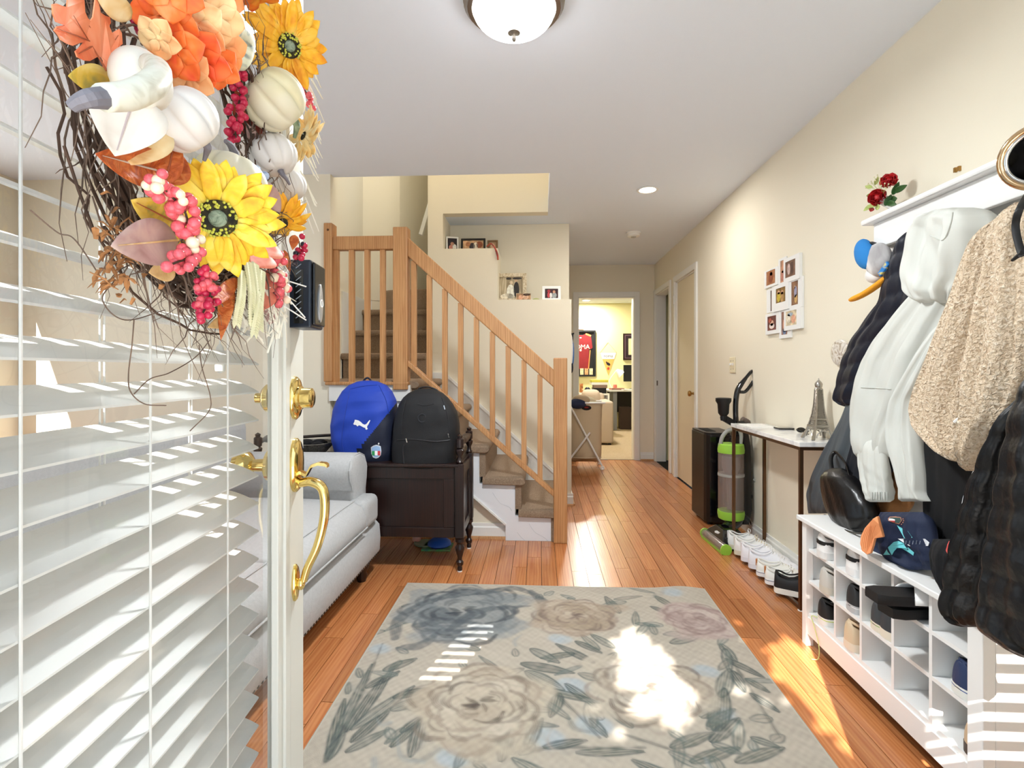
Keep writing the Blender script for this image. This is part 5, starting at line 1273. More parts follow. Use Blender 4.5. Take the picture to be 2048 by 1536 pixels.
M_sh = ramp_mat('tan sherpa fleece', ['B49A7E', 'D8C2A6', 'E8D8C2'], 130, 1, bump=1.0, detail=2, dist=.6); M_bq = mat('black glossy quilted nylon', '0C0D10', .42, bump=.6, bscale=28)
garment('navy_puffer_jacket', 'navy quilted puffer jacket hanging behind a white windbreaker', 'jacket', [(456, 1826, 1850, .4), (480, 1808, 1862), (520, 1788, 1868), (560, 1775, 1868), (600, 1767, 1860), (640, 1738, 1850), (680, 1708, 1820), (720, 1692, 1790), (760, 1682, 1770), (800, 1674, 1750), (813, 1690, 1740, .6)], 1.30, .05, M_nv, quilt=.07, qa=.16, wr_=.006, seed=2)
wj, bo_, Tw = garment('white_windbreaker', 'off-white hooded windbreaker with elastic cuffs', 'jacket', [(572, 1838, 1935, .6), (600, 1818, 1928), (640, 1782, 1908), (680, 1748, 1890), (720, 1724, 1868), (760, 1710, 1855), (800, 1703, 1840), (850, 1704, 1810), (890, 1708, 1795), (914, 1713, 1790, .8)], 1.22, .04, M_wj, wr_=.010, seed=5)
_, hd, Th_ = garment('', '', '', [(415, 1908, 1944, .5), (420, 1880, 1968, .8), (432, 1850, 1986), (455, 1835, 1992), (500, 1830, 1982), (550, 1828, 1962), (580, 1832, 1940), (606, 1850, 1915, .6)], 1.20, .06, M_wj, parent=wj, part='hood', wr_=.014, fold=2.5, seed=9)
_, s1_, T_ = garment('', '', '', [(880, 1716, 1768, .7), (930, 1723, 1774), (960, 1729, 1777), (985, 1738, 1778), (1004, 1743, 1776, .8)], 1.20, .03, M_wj, parent=wj, part='sleeve', wr_=.006, seed=4)
for k in range(7): line_on([(1744 + k * 5, 984), (1744 + k * 5, 1000)], T_, .002, M_wj, 'cuff_gather', s1_, 6)
_, s2_, T_ = garment('', '', '', [(640, 1885, 1925, .6), (700, 1848, 1895), (760, 1808, 1866), (800, 1788, 1846), (850, 1780, 1840), (900, 1788, 1844), (950, 1802, 1850), (985, 1808, 1852), (1003, 1808, 1860, .9)], 1.16, .035, M_wj, parent=wj, part='sleeve', wr_=.008, seed=6)
line_on([(1722, 775), (1750, 776), (1782, 778)], Tw, .0018, mat('seam shade', 'C4C6BE', .8), 'seam', wj); line_on([(1840, 560), (1870, 600), (1905, 620)], Tw, .002, MATS['seam shade'], 'collar_seam', wj)
line_on([(1860, 470), (1885, 480), (1900, 450), (1905, 425)], Th_, .0018, MATS['seam shade'], 'hood_seam', hd)
sp_, l1, Ts = garment('sherpa_coat', 'tan sherpa fleece coat with a white zip pull', 'coat', [(438, 1992, 2010, .4), (480, 1966, 2015), (540, 1943, 2008), (600, 1923, 1998), (660, 1899, 1985), (720, 1873, 1970), (780, 1847, 1958), (820, 1835, 1952), (850, 1842, 1950), (880, 1870, 1946), (905, 1906, 1944), (926, 1934, 1944, .5)], 1.13, .055, M_sh, seed=3, wr_=.008, part='front_panel')
_, r1, T_ = garment('', '', '', [(404, 2036, 2080, .5), (450, 2006, 2095), (520, 1990, 2105), (600, 1972, 2112), (680, 1956, 2112), (760, 1948, 2105), (840, 1945, 2070), (900, 1943, 2015), (942, 1945, 1978, .6)], 1.09, .055, M_sh, parent=sp_, part='sleeve_panel', seed=7, wr_=.010)
line_on([(1955, 808), (1940, 820), (1925, 832), (1908, 845)], Ts, .004, M_white, 'zip_pull', sp_, 10, .004); line_on([(1962, 790), (1950, 812)], Ts, .003, M_bk2, 'zip_tape', sp_, 8, .004)
garment('black_tee', 'plain black top hanging below the sherpa coat', 'top', [(862, 1845, 1968, .6), (900, 1844, 1970), (950, 1846, 1970), (1020, 1849, 1962), (1075, 1852, 1945), (1090, 1860, 1935, .6)], 1.18, .02, mat('black jersey', '0B0B0D', .9), seed=8, wr_=.003)
garment('white_scarf', 'white cloth end hanging between black top and black puffer', 'scarf', [(940, 1948, 1972, .6), (970, 1938, 1966), (1005, 1930, 1956), (1040, 1929, 1946), (1054, 1933, 1940, .5)], 1.11, .012, M_white, bb=.01)
pf, b1, Tq = garment('black_puffer_jacket', 'glossy black quilted puffer jacket at the bench end', 'jacket', [(795, 2036, 2075, .5), (870, 2003, 2050), (960, 1964, 2026), (1060, 1932, 2005), (1150, 1911, 1990), (1200, 1902, 1980), (1235, 1904, 1972), (1254, 1926, 1964, .6)], 1.02, .045, M_bq, seed=12, quilt=.072, qa=.2, wr_=.006, part='front_panel')
_, b2, T_ = garment('', '', '', [(735, 2066, 2140, .5), (830, 2044, 2155), (950, 2017, 2165), (1060, 1995, 2175), (1150, 1980, 2185), (1230, 1970, 2190), (1262, 1976, 2190), (1298, 2030, 2190), (1320, 2060, 2180, .5)], .985, .05, M_bq, parent=pf, part='back_panel', seed=13, quilt=.072, qa=.2, wr_=.006)
tp = atX(2100, 735, 1.0); hk_ = Vector((XR - .085, by0 + .07, 1.53))
tp = atX(2150, 735, 1.0)
MB().tube(arc([atX(2140, 800, 1.0), tp, tp * .55 + hk_ * .45 + Vector((0, 0, .04)), hk_], 14), [.055 - .003 * k for k in range(13)] , 14, flat=.6).build('shoulders', M_bq, pf, smooth='all')
garment('grey_rain_jacket', 'slate grey jacket hanging beside the marble table', 'jacket', [(790, 1700, 1745, .6), (840, 1684, 1745), (880, 1662, 1740), (920, 1642, 1732), (960, 1625, 1722), (990, 1616, 1705), (1027, 1618, 1668, .7)], 1.29, .03, mat('slate grey nylon', '50575C', .6, bump=.08, bscale=40), seed=14, wr_=.009, fold=3)
garment('dark_hoodie', 'black hoodie hanging between grey jacket and windbreaker', 'hoodie', [(800, 1735, 1800, .6), (860, 1715, 1800), (930, 1697, 1790), (980, 1690, 1770), (1010, 1700, 1750, .6)], 1.25, .03, mat('ink fleece', '14161E', .9), seed=15, wr_=.006)
garment('brown_jacket', 'brown suede garment hem showing under the white sleeve', 'jacket', [(925, 1775, 1815, .6), (960, 1766, 1818), (990, 1748, 1822), (1010, 1742, 1822), (1034, 1740, 1805, .7)], 1.27, .02, mat('brown suede', '8A5A30', .9, bump=.2, bscale=120, var=.2, vscale=14), seed=16, wr_=.004)
bg_, _, Tb = garment('leather_bag', 'black leather slouch bag standing on the bench', 'bag', [(936, 1662, 1682, .5), (955, 1656, 1706), (980, 1655, 1726), (1010, 1660, 1742), (1038, 1674, 1748), (1060, 1702, 1742, .8), (1064, 1712, 1736, .6)], 1.2, .06, mat('black leather', '0E0D0E', .3, bump=.15, bscale=60), bb=.06, seed=17, group=None, wr_=.002)
MB().tube(arc([atX(1664, 942, 1.2), atX(1662, 915, 1.22), atX(1672, 905, 1.24), atX(1690, 925, 1.22), atX(1700, 955, 1.2)], 16), .008, 8, flat=.4).build('strap', MATS['black leather'], bg_, smooth=True)
zb_ = ZB
MB().tube(arc([atX(1650, 1030, 1.2), atX(1668, 1048, 1.16), atX(1700, 1064, 1.14), atX(1735, 1068, 1.14)], 14), .006, 8, flat=.6).build('base_welt', MATS['black leather'], bg_, smooth=True)
# far hook: plain caps and scarves standing in for one character hat
c = atX(1729, 508, 1.27)
o = MB().ball(c, (.028, .046, .066), 20, 12, Matrix.Rotation(-.5, 3, 'X')).build('blue_standin_cap', mat('sky blue felt', '2A7EC4', .85, bump=.1, bscale=200), smooth='all'); tag(o, 'flat blue felt cap standing in for a character hat on the end hook', 'cap', None)
MB().torus(c + Vector((.012, -.02, -.005)), .042, .006, (1, .3, .2), 20, 8).build('cap_band', M_black, o)
ORI[o.name] = Vector()
c = atX(1757, 520, 1.29); o = MB().ball(c, (.035, .062, .07), 18, 12, Matrix.Rotation(-.7, 3, 'X')).build('grey_standin_cap', ramp_mat('white and grey mesh', ['8A8688', 'B8B6B6', 'EFEDEA'], 8, .8), smooth='all'); tag(o, 'white and grey stand-in cap behind the blue cap', 'cap')
P = arc([atX(1778, 552, 1.29), atX(1755, 570, 1.27), atX(1728, 588, 1.25), atX(1702, 600, 1.235)], 16)
o = MB().tube(P, [.012, .016] + [.0185] * (len(P) - 4) + [.017, .013], 14, flat=.6).build('orange_standin', mat('orange felt', 'F0A028', .85, bump=.3, bscale=120), smooth='all'); tag(o, 'rolled orange stand-in sticking out below the grey hat', 'scarf')
c = atX(1752, 548, 1.3); o = MB().ball(c, (.03, .05, .035), 14, 9).build('white_standin_cap', M_white, smooth='all'); tag(o, 'white stand-in hat squeezed below the grey cap', 'hat')
c = atX(1768, 538, 1.255); o = MB().obox(c, (.01, .06, .02), Matrix.Rotation(-.6, 3, 'X')).build('striped_standin', ramp_mat('blue yellow stripe', ['1E6AB0', '2A7EC4', 'F0D840'], 20, .8, stretch=(1, 1, 3)), bevel=.003); tag(o, 'blue and yellow striped stand-in among the caps', 'scarf')
# round chrome-rimmed mirror with a strap
c = atX(2080, 312, 1.15)
mr = thing('round_mirror', 'round hand mirror with polished rim and black strap', 'mirror', c)
nrm = (to_cam(c) + Vector((-.3, 0, 0))).normalized()
MB().torus(c, .068, .0085, nrm, 40, 12, 1, 1).build('rim', mat('polished champagne metal', 'D8B890', .1, 1), mr, smooth='all'); MB().torus(c + nrm * .004, .058, .005, nrm, 40, 10).build('inner_rim', M_chrome, mr, smooth='all')
MB().lathe([(.001, 0), (.056, 0), (.056, .003), (.001, .003)], c, 32, nrm).build('mirror_glass', mat('dark mirror', '1A1A1C', .05, 1), mr)
MB().tube(arc([c + Vector((-.02, 0, -.075)), atX(2042, 412, 1.03), atX(2031, 450, 1.03), atX(2038, 490, 1.03), atX(2046, 512, 1.03)], 20), .007, 8, flat=.35).tube([atX(2046, 505, 1.03), atX(2024, 521, 1.03)], [.006, .003], 8).build('strap', M_black, mr, smooth=True)
MB().tube(arc([c + Vector((.05, .03, .03)), c * .5 + hk_ * .5 + Vector((0, 0, -.01)), hk_ + Vector((0, 0, .01))], 10), .005, 8).build('hanging_loop', M_black, mr, smooth=True)

# ================================================================== folded jersey and cap on the bench
j = garment('folded_jersey', 'navy jersey with turquoise bands folded on the bench', 'jersey', [(1024, 1762, 1846, .5), (1045, 1756, 1860), (1075, 1742, 1868), (1100, 1738, 1876), (1122, 1765, 1880), (1140, 1812, 1866, .6)], 1.12, .03, mat('navy jersey', '16223E', .75, bump=.08, bscale=200), bb=.05, group=None, seed=20, wr_=.009, part='cloth')
Tj = j[2]; m_tq = mat('turquoise cloth', '6CC8D0', .7)
def z3(l): return zq(l, 1600, 880, 6.4)
decal(z3([(1240, 1090), (1310, 1130), (1380, 1165), (1440, 1250), (1335, 1260), (1290, 1180)]), Tj, m_tq, 'band', j[0]); decal(z3([(1065, 1470), (1130, 1370), (1200, 1305), (1260, 1292), (1330, 1322), (1400, 1390), (1460, 1440), (1450, 1480), (1400, 1445), (1300, 1385), (1240, 1385), (1200, 1430), (1180, 1470)]), Tj, m_tq, 'band', j[0])
tg = decal(z3([(1250, 1262), (1600, 1265), (1655, 1310), (1640, 1355), (1400, 1358), (1310, 1305)]), Tj, mat('white tag', 'E4E6EA', .5), 'care_tag', j[0], .006)
for k in range(5): line_on(z3([(1360 + k * 45, 1290), (1350 + k * 45, 1335)]), Tj, .0008, mat('tag print', '8A90A0', .6), 'tag_print', tg, 4, .0075)
cs = decal(z3([(1125, 1005), (1150, 982), (1225, 978), (1292, 988), (1305, 1030), (1270, 1078), (1200, 1062), (1130, 1035)]), Tj, mat('badge outline', 'B8806A', .5), 'crest', j[0], .004)
decal(z3([(1136, 1006), (1156, 990), (1224, 987), (1282, 996), (1293, 1030), (1266, 1066), (1202, 1052), (1140, 1030)]), Tj, mat('badge dark green', '2E4A48', .5), 'crest_field', cs, .0055); decal(z3([(1140, 1005), (1215, 1008), (1215, 1032), (1140, 1028)]), Tj, M_white, 'crest_stripe', cs, .007); decal(z3([(1140, 1028), (1215, 1034), (1215, 1054), (1150, 1036)]), Tj, mat('badge red', 'B03038', .5), 'crest_stripe', cs, .007)
for k, (x, y) in enumerate(((1318, 1010), (1325, 1032), (1316, 1056), (1298, 1078))): decal(z3([(x - 7, y - 7), (x + 7, y - 7), (x + 7, y + 7), (x - 7, y + 7)]), Tj, MATS['badge outline'], 'crest_star', j[0], .005)
pts = z3([(985, 972), (940, 1005), (890, 1050), (825, 1125), (778, 1220), (765, 1330), (790, 1420), (850, 1468), (895, 1455), (925, 1360), (950, 1262), (1060, 1245), (1035, 1170), (1005, 1080)])
P = [atX(u, v, 1.035 - .008 * math.sin(i)) for i, (u, v) in enumerate(pts)]; n = len(P); Bk = [p + Vector((.012, .006, 0)) for p in P]
bc = MB().add(P + Bk, [tuple(range(n)), tuple(range(n, 2 * n))[::-1]] + [(i, (i + 1) % n, n + (i + 1) % n, n + i) for i in range(n)]).build('cap_brim', mat('peach orange twill', 'F2A06A', .8, bump=.1, bscale=300), None, bevel=.003)
cp_ = thing('baseball_hat', 'cap with a peach orange underbrim on the folded jersey', 'cap', (1.08, P[0].y, ZB)); hang(bc, cp_)
for k in range(6):
    q = [(785 + k * 26, 1400 - k * 8), (800 + k * 25, 1260 - k * 10), (860 + k * 22, 1110 - k * 4)]
    MB().tube([atX(*z3([w_])[0], 1.026) for w_ in q], .0007, 4).build('stitch', mat('brim stitch', 'E08A50', .8), bc)
MB().ball(atX(1764, 1068, 1.10), (.03, .035, .032), 18, 10).build('crown', MATS['navy jersey'], cp_, smooth='all')
garment('dark_trousers', 'black trousers slumped over the bench edge', 'trousers', [(1078, 1866, 1945, .5), (1110, 1866, 1940), (1140, 1872, 1935), (1165, 1884, 1925), (1190, 1895, 1915, .5)], 1.09, .03, mat('black cotton', '121316', .95, bump=.1, bscale=90), seed=22, wr_=.004, group=None)
garment('coral_cloth', 'coral red cloth tucked beside the black puffer', 'cloth', [(1082, 1898, 1935, .5), (1100, 1895, 1930), (1118, 1904, 1928), (1130, 1914, 1924, .5)], 1.05, .012, mat('coral cotton', 'E0605A', .8), bb=.01, seed=23, group=None)

# ================================================================== shoes
def shoe(label, loc, rz, upper, sole, inner='8A8A8A', L=.275, accent=None, laces='F4F4F2', tab=None, group=None, tall=1.0, stripe=None, pitch=0, slip=False):
    t = thing('shoe', label, 'shoe', loc, 0, group, rot=(0, pitch, rz))
    mU = upper if not isinstance(upper, str) else mat('shoe ' + upper, upper, .6, bump=.06, bscale=200); mS = mat('sole ' + sole, sole, .55)
    W = [(0, .008), (.012, .021), (.035, .031), (.1, .036), (.3, .036), (.5, .040), (.68, .048), (.82, .047), (.93, .036), (.985, .020), (1, .006)]
    def wv(x):
        for (a, p), (b, q) in zip(W, W[1:]):
            if a <= x <= b: return p + (q - p) * (x - a) / (b - a)
        return .006
    ts = [0, .006, .015, .028, .05, .09, .16, .25, .35, .45, .55, .65, .75, .84, .91, .96, .985, 1.0]
    hs = [(0, .088), (.04, .094), (.16, .080), (.25, .075), (.35, .082), (.45, .095), (.55, .088), (.65, .074), (.75, .061), (.84, .053), (.93, .046), (1, .028)]
    def hv(x):
        for (a, p), (b, q) in zip(hs, hs[1:]):
            if a <= x <= b: return (p + (q - p) * (x - a) / (b - a)) * tall
        return .03
    so = MB().loft([[(L * x, wv(x) * 1.07 * math.cos(a) , z) for a, z in ((PI, .0 + (.008 if x > .9 else 0)), (0, .0 + (.008 if x > .9 else 0)), (0, .014), (0, .027), (PI, .027), (PI, .014))] for x in ts]).build('sole', mS, t, smooth=50, world=False)
    if stripe: MB().loft([[(L * x, wv(x) * 1.085 * c, z) for c, z in ((-1, .019), (-1, .0215), (1, .0215), (1, .019))] for x in ts]).build('sole_line', mat('line ' + stripe, stripe, .5), so, world=False)
    n = 24
    rings = []
    for x in ts:
        w_, h = wv(x), hv(x); nar = .62 if x < .42 else .62 + .1 * (x - .42)
        ring = []
        for k in range(n + 1):
            a = PI * k / n; c, s = math.cos(a), math.sin(a); q = abs(c) ** .75 * (1 if c > 0 else -1)
            yy = w_ * q * (1 - (1 - nar) * s ** 2 * .6); zz_ = .024 + (h - .024) * s ** .8
            cav = max(0, 1 - (abs(yy) / .021) ** 4) * max(0, min(1, (x - .05) / .05, (.45 - x) / .06)); ring.append((L * x + (0 if x > .02 else .004 * s), yy, zz_ - cav * .045 * tall))
        rings.append(ring)
    um = MB().loft(rings, caps=False, closed=False); nr = len(rings[0]); um.f += [tuple(range(nr)), tuple(range((len(rings) - 1) * nr, len(rings) * nr))]; up = um.build('upper', mU, t, smooth='all', world=False)
    # collar and the dark opening inside it
    cr = [(.035, .0), (.10, .9), (.22, 1), (.34, 1), (.42, .7), (.455, 0), (.42, -.7), (.34, -1), (.22, -1), (.10, -.9), (.035, 0)]
    cpts = arc([(L * a, b * .024, hv(a) - .001) for a, b in cr], 40)
    MB().tube(cpts, .0048, 6).build('collar', mU, t, smooth=True, world=False)
    ip = cpts[:-1]; k = len(ip); MB().add([(L * .24 + (p.x - L * .24) * .84, p.y * .8, hv(.25) - .036 * tall) for p in ip] + [(L * .24, 0, hv(.25) - .036 * tall)], [(i, (i + 1) % k, k) for i in range(k)]).build('opening', mat('lining ' + inner, inner, .9), t, smooth='all', world=False)
    if not slip:
        lc = mat('lace ' + laces, laces, .8)
        for i in range(5):
            x = .47 + i * .05; h = hv(x); lw = .018
            MB().tube(arc([(L * x, -lw, h - .006), (L * x + .003, 0, h + .003), (L * x, lw, h - .006)], 6), .0022, 5).build('lace', lc, up, world=False)
        for sg in (-1, 1):
            MB().tube(arc([(L * .46, 0, hv(.46) + .004), (L * .44, sg * .02, hv(.46) + .022), (L * .48, sg * .032, hv(.46) + .012), (L * .48, sg * .004, hv(.48) + .004)], 12), .0016, 5).build('lace_loop', lc, up, world=False)
    if tab: MB().loft([[(L * x - .001, wv(x) * c * 1.0, z * tall) for c, z in ((-.55, .052), (-.5, .092), (.5, .092), (.55, .052))] for x in (-.006, .03)]).build('heel_tab', mat('tab ' + tab, tab, .6), up, world=False)
    if accent:
        mA = mat('stripe ' + accent, accent, .6)
        xs = (.38, .3, .2, .12, .06, .03, .012, .0)
        path = [(x, 1) for x in xs] + [(x, -1) for x in xs[::-1]]
        MB().loft([[(L * x - (.0015 if x < .02 else 0), sg * (wv(x) * .875 + .0014), z) for z in (.052 - .02 * x, .066 - .02 * x)] + [(L * x + .003, sg * (wv(x) * .85 - .002), z) for z in (.066 - .02 * x, .052 - .02 * x)] for x, sg in path]).build('side_stripe', mA, up, world=False)
    return t
# a row under the marble table, heels to the room
TXf = 1.205
gA = 'shoes under the marble table'; ysh = ty1_ = uX(1464, 1.205) - .03
def fs(u, v, X=None): q = atZ(u, v, 0); return q
for u, v, rz, lab, kw in (
    (1482, 1104, -.5, 'white leather sneaker with tied laces nearest the vacuum', dict(upper='E8E9E8', sole='E2DCC8', tab='D8DEE4')),
    (1500, 1122, -.5, 'white sneaker with tan laces behind the all-white sneaker', dict(upper='EBEBE8', sole='E0D8C4', laces='D8C8A8', tab='E6E6E2')),
    (1506, 1134, -.55, 'plain white running shoe in the middle of the row', dict(upper='F0F0F4', sole='EAEAF0', tab='EEEEF2')),
    (1518, 1147, -.55, 'plain white running shoe beside the canvas boat shoes', dict(upper='EDEDF2', sole='E8E8EE')),
    (1524, 1160, -.6, 'white canvas boat shoe with tan heel tab, far one of the pair', dict(upper='ECEBE4', sole='F0F0F0', tab='B87E50', stripe='2A3A66', inner='9A7A60', tall=.85)),
    (1534, 1176, -.6, 'white canvas boat shoe with tan heel tab, near one of the pair', dict(upper='EDECE6', sole='F2F2F2', tab='B87E50', stripe='2A3A66', inner='9A7A60', tall=.85)),
    (1572, 1196, -.5, 'black sneaker with thick white sole at the table leg', dict(upper='1A1A1C', sole='F2F0E6', laces='222222'))):
    shoe(lab, (1.168, ysh, .0205), -.5, group=gA, L=.262, **{'tall': 1.08, **kw}); ysh -= .108
# shoes in the cubbies: (column, row, y offset, look)
gB = 'shoes in the bench cubbies'
def cub(col, row, dy, lab, inx=.0, **kw):
    inx = min(inx, .012); dy = dy * .35 if abs(dy) < .04 else dy * .8
    a, b = cells[col]; z = (Zs + [zf])[row] + .001; shoe(lab, (BX + inx, (a + b) / 2 + dy, z), kw.pop('rz', 0), group=gB, **kw)
cub(0, 0, -.035, 'white sneaker with a black heel stripe in the top far cubby', upper='EFEFEE', sole='E4E4E2', accent='161616', inner='1A1A1A', L=.26, tab=None)
cub(1, 0, -.02, 'large white sneaker with a black stripe in a top cubby', upper='F0F0EF', sole='E8E8E8', accent='161616', inner='151515', L=.27, inx=.02)
cub(0, 1, -.04, 'grey knit sneaker in the middle far cubby', upper='C8C4BC', sole='C8C2B4', inner='E8E8E8', L=.25)
cub(0, 2, -.0, 'black running shoe with white sole and lime edge', upper='1B1C1E', sole='EDEEEA', stripe='C8DC50', laces='C8DC50', L=.26, inx=.01)
cub(1, 1, -.03, 'black and silver air-sole running shoe', upper='2A2B2D', sole='B8BABC', stripe='EDEDED', L=.25, inx=.03)
cub(1, 2, -.02, 'beige slip-on shoe leaning on its side', upper='D8C4A4', sole='E6DCC8', inner='A8845E', L=.26, slip=True, inx=.005, tall=1.05)
cub(2, 1, .03, 'charcoal knit shoe with cream sole', upper='3E4246', sole='E6DECC', stripe='90B860', L=.26, inx=.015)
cub(2, 1, -.045, 'second charcoal knit shoe with cream sole beside the first', upper='3A3E42', sole='E6DECC', L=.26, inx=.012)
cub(4, 1, -.025, 'navy knit shoe with white sole in the near cubby', upper='2A3A5E', sole='E8EAE4', stripe='3A5A9A', L=.26, inx=.05)
cub(4, 2, -.06, 'tan shoe with dark sole at the bottom near cubby', upper='C8B090', sole='3A3028', L=.26, inx=.05, slip=True)
# black slide sandals with a white strap in column 4, top row
for k, (dz, inx, lab) in enumerate(((.046, -.10, 'black slide sandal with white strap on top of its pair'), (.004, -.06, 'lower black slide sandal of the pair in the cubby'))):
    a, b = cells[3]; t = thing('slide_sandal', lab, 'sandal', (BX + inx, (a + b) / 2, Zs[0] + dz), group=gB, rot=(0, .03 if k == 0 else 0, .1 * k))
    out = [(0, .03), (.03, .042), (.12, .04), (.2, .05), (.25, .044), (.275, .02)]
    ring = [(x, w_) for x, w_ in out] + [(x, -w_) for x, w_ in out[::-1]]
    MB().loft([[(x, y * s_, z) for x, y in ring] for z, s_ in ((0, .95), (.008, 1.02), (.024, 1.0), (.028, .94))]).build('footbed', M_black, t, world=False, smooth=50)
    if k == 0: MB().loft([[(x + .03 * (1 - abs(c)), c * .052, .01 + .042 * (1 - abs(c) ** 2.2)) for c in [i / 6 - 1 for i in range(13)]] for x in (.09, .17)], closed=False).build('strap', M_white, t, world=False, smooth='all', solid=.005)
# a lime shoelace trailing out of the far bottom cubby
yl = (cells[0][0] + cells[0][1]) / 2
o = MB().tube(arc([(BX + .03, yl + .02, zf + .004), (BX + .005, yl + .05, zf + .004), (BX - .002, yl + .02, zf - .02), (BX - .004, yl - .02, .06), (BX - .01, yl - .03, .012), (BX - .03, yl - .02, .003)], 24), .0017, 6).build('shoelace', mat('lime cord', 'D0D88A', .8)); tag(o, 'thin lime shoelace trailing from the far bottom cubby', 'shoelace')

# ================================================================== marble console table
ty1, ty0 = uX(1464, TXf), uX(1600, TXf); TXb = XR - .012; tz = .785
tb = thing('console_table', 'narrow console table with white marble top and bronze frame', 'table', (1.3, (ty0 + ty1) / 2, 0))
M_brz = mat('bronze tube', '6A4E38', .3, .85); M_mar = ramp_mat('white marble', ['C8CACC', 'EDEDEC', 'F4F3F0'], 5, .15, dist=3)
MB().box(TXf - .006, TXb, ty0 - .006, ty1 + .006, tz - .022, tz).build('marble_top', M_mar, tb, bevel=.002)
for x in (TXf, TXb - .016):
    for y in (ty0, ty1 - .016): MB().box(x, x + .016, y, y + .016, .001, tz - .022).build('leg', M_brz, tb)
for z in (.004, tz - .038):
    for x in (TXf, TXb - .016): MB().box(x, x + .016, ty0 + .016, ty1 - .016, z, z + .016).build('side_rail', M_brz, tb)
    for y in (ty0, ty1 - .016): MB().box(TXf + .016, TXb - .016, y, y + .016, z, z + .016).build('end_rail', M_brz, tb)
for y in (ty0, ty1 - .016): MB().lathe([(.001, 0), (.014, 0), (.014, .003), (.001, .003)], (TXf + .008, y + .008, 0), 12).build('floor_pad', M_white, tb)
# things on it
q = atZ(1566, 859, tz); o = MB().box(q.x - .03, q.x + .065, q.y - .02, q.y + .055, tz + .0005, tz + .010).build('phone', M_gloss, bevel=.004); tag(o, 'black phone lying on the marble table', 'phone')
q = atZ(1510, 852, tz); o = MB().box(q.x - .06, q.x + .08, q.y - .11, q.y + .10, tz + .0004, tz + .0022).build('paper_sheets', M_white); tag(o, 'white sheets of paper at the far end of the marble table', 'paper')
q = atZ(1612, 866, tz)
sg = thing('sunglasses', 'black sunglasses lying on the marble table', 'sunglasses', (q.x, q.y, tz))
for d in (-.026, .026): MB().ball((q.x + d, q.y, tz + .016), (.024, .005, .014), 16, 8).build('lens', mat('smoke lens', '15130F', .08), sg, smooth='all')
for d in (-.05, .05): MB().tube(arc([(q.x + d, q.y, tz + .02), (q.x + d * .9, q.y - .05, tz + .014), (q.x + d * .7, q.y - .10, tz + .004)], 8), .002, 6).build('temple', M_black, sg)
MB().tube([(q.x - .006, q.y, tz + .02), (q.x + .006, q.y, tz + .02)], .002, 6).build('bridge', M_black, sg)
# Eiffel tower model
q = atZ(1652, 880, tz); ex_, ey_ = min(q.x, TXb - .06), q.y + .03; H = atX(1664, 757, ex_).z - tz
ef = thing('tower_model', 'silver lattice tower model on the marble table', 'figurine', (ex_, ey_, tz))
M_sil = mat('antique silver', 'B4B0A8', .3, .9); prof = [(.052, 0), (.044, .07), (.036, .15), (.031, .22), (.026, .30), (.020, .42), (.016, .55), (.0135, .70), (.012, .82)]
m = MB()
for a in (0, 1, 2, 3):
    sx, sy = (1, 1, -1, -1)[a], (1, -1, -1, 1)[a]; m.tube([(ex_ + sx * r, ey_ + sy * r, tz + z * H) for r, z in prof], [.0085, .008, .0065, .006, .005, .004, .0035, .003, .003], 4)
m.build('legs', M_sil, ef)
m = MB()
def rad(z):
    for (r0, z0), (r1, z1) in zip(prof, prof[1:]):
        if z0 <= z <= z1: return r0 + (r1 - r0) * (z - z0) / (z1 - z0)
    return prof[-1][0]
z = .16
zlev = []
while z < .82: zlev.append(z); z += max(.024, rad(z) * 1.1)
for z0, z1 in zip(zlev, zlev[1:]):
    r0, r1 = rad(z0), rad(z1)
    for (ax, ay), (bx_, by_) in (((1, 1), (1, -1)), ((1, -1), (-1, -1)), ((-1, -1), (-1, 1)), ((-1, 1), (1, 1))):
        P0, P1 = (ex_ + ax * r0, ey_ + ay * r0, tz + z0 * H), (ex_ + bx_ * r1, ey_ + by_ * r1, tz + z1 * H); Q0, Q1 = (ex_ + bx_ * r0, ey_ + by_ * r0, tz + z0 * H), (ex_ + ax * r1, ey_ + ay * r1, tz + z1 * H)
        m.tube([P0, P1], .0014, 4).tube([Q0, Q1], .0014, 4).tube([P0, Q0], .0014, 4)
m.build('lattice', M_sil, ef)
for z0, z1, k in ((.20, .235, 1.16), (.32, .345, 1.15)): r = rad(z0) * k; MB().box(ex_ - r, ex_ + r, ey_ - r, ey_ + r, tz + z0 * H, tz + z1 * H).build('deck', M_sil, ef, bevel=.002)
m = MB()
for dx_, dy_ in ((1, 0), (-1, 0), (0, 1), (0, -1)):
    c = Vector((ex_ + dx_ * .047, ey_ + dy_ * .047, tz + .035 * H)); s_ = Vector((dy_, dx_, 0)); m.tube([c + s_ * .034 * math.cos(a) + Vector((0, 0, .034 * math.sin(a))) for a in [PI * k / 10 for k in range(11)]], .003, 5)
m.build('arches', M_sil, ef)
MB().lathe([(.0145, .82), (.016, .83), (.014, .85), (.017, .87), (.018, .905), (.012, .94), (.004, .965), (.002, 1.0)], (ex_, ey_, tz), 14).build('top_dome', M_sil, ef, smooth=True) if 0 else MB().lathe([(.0145 , .82 * H), (.018, .83 * H), (.014, .845 * H), (.017, .87 * H), (.018, .905 * H), (.012, .94 * H), (.004, .965 * H), (.0015, H)], (ex_, ey_, tz), 14).build('top_dome', M_sil, ef, smooth=True)
# oval stone ornament on the wall
c = atX(1680, 705, XR - .02); o = MB().ball(c, (.014, .075, .062), 24, 14).build('stone_ornament', ramp_mat('banded agate', ['8A7866', 'C8BBA8', 'E8E2D8', 'A89684'], 9, .25, dist=4, detail=1), smooth='all'); tag(o, 'oval banded stone ornament on the wall beside the puffer', 'ornament')
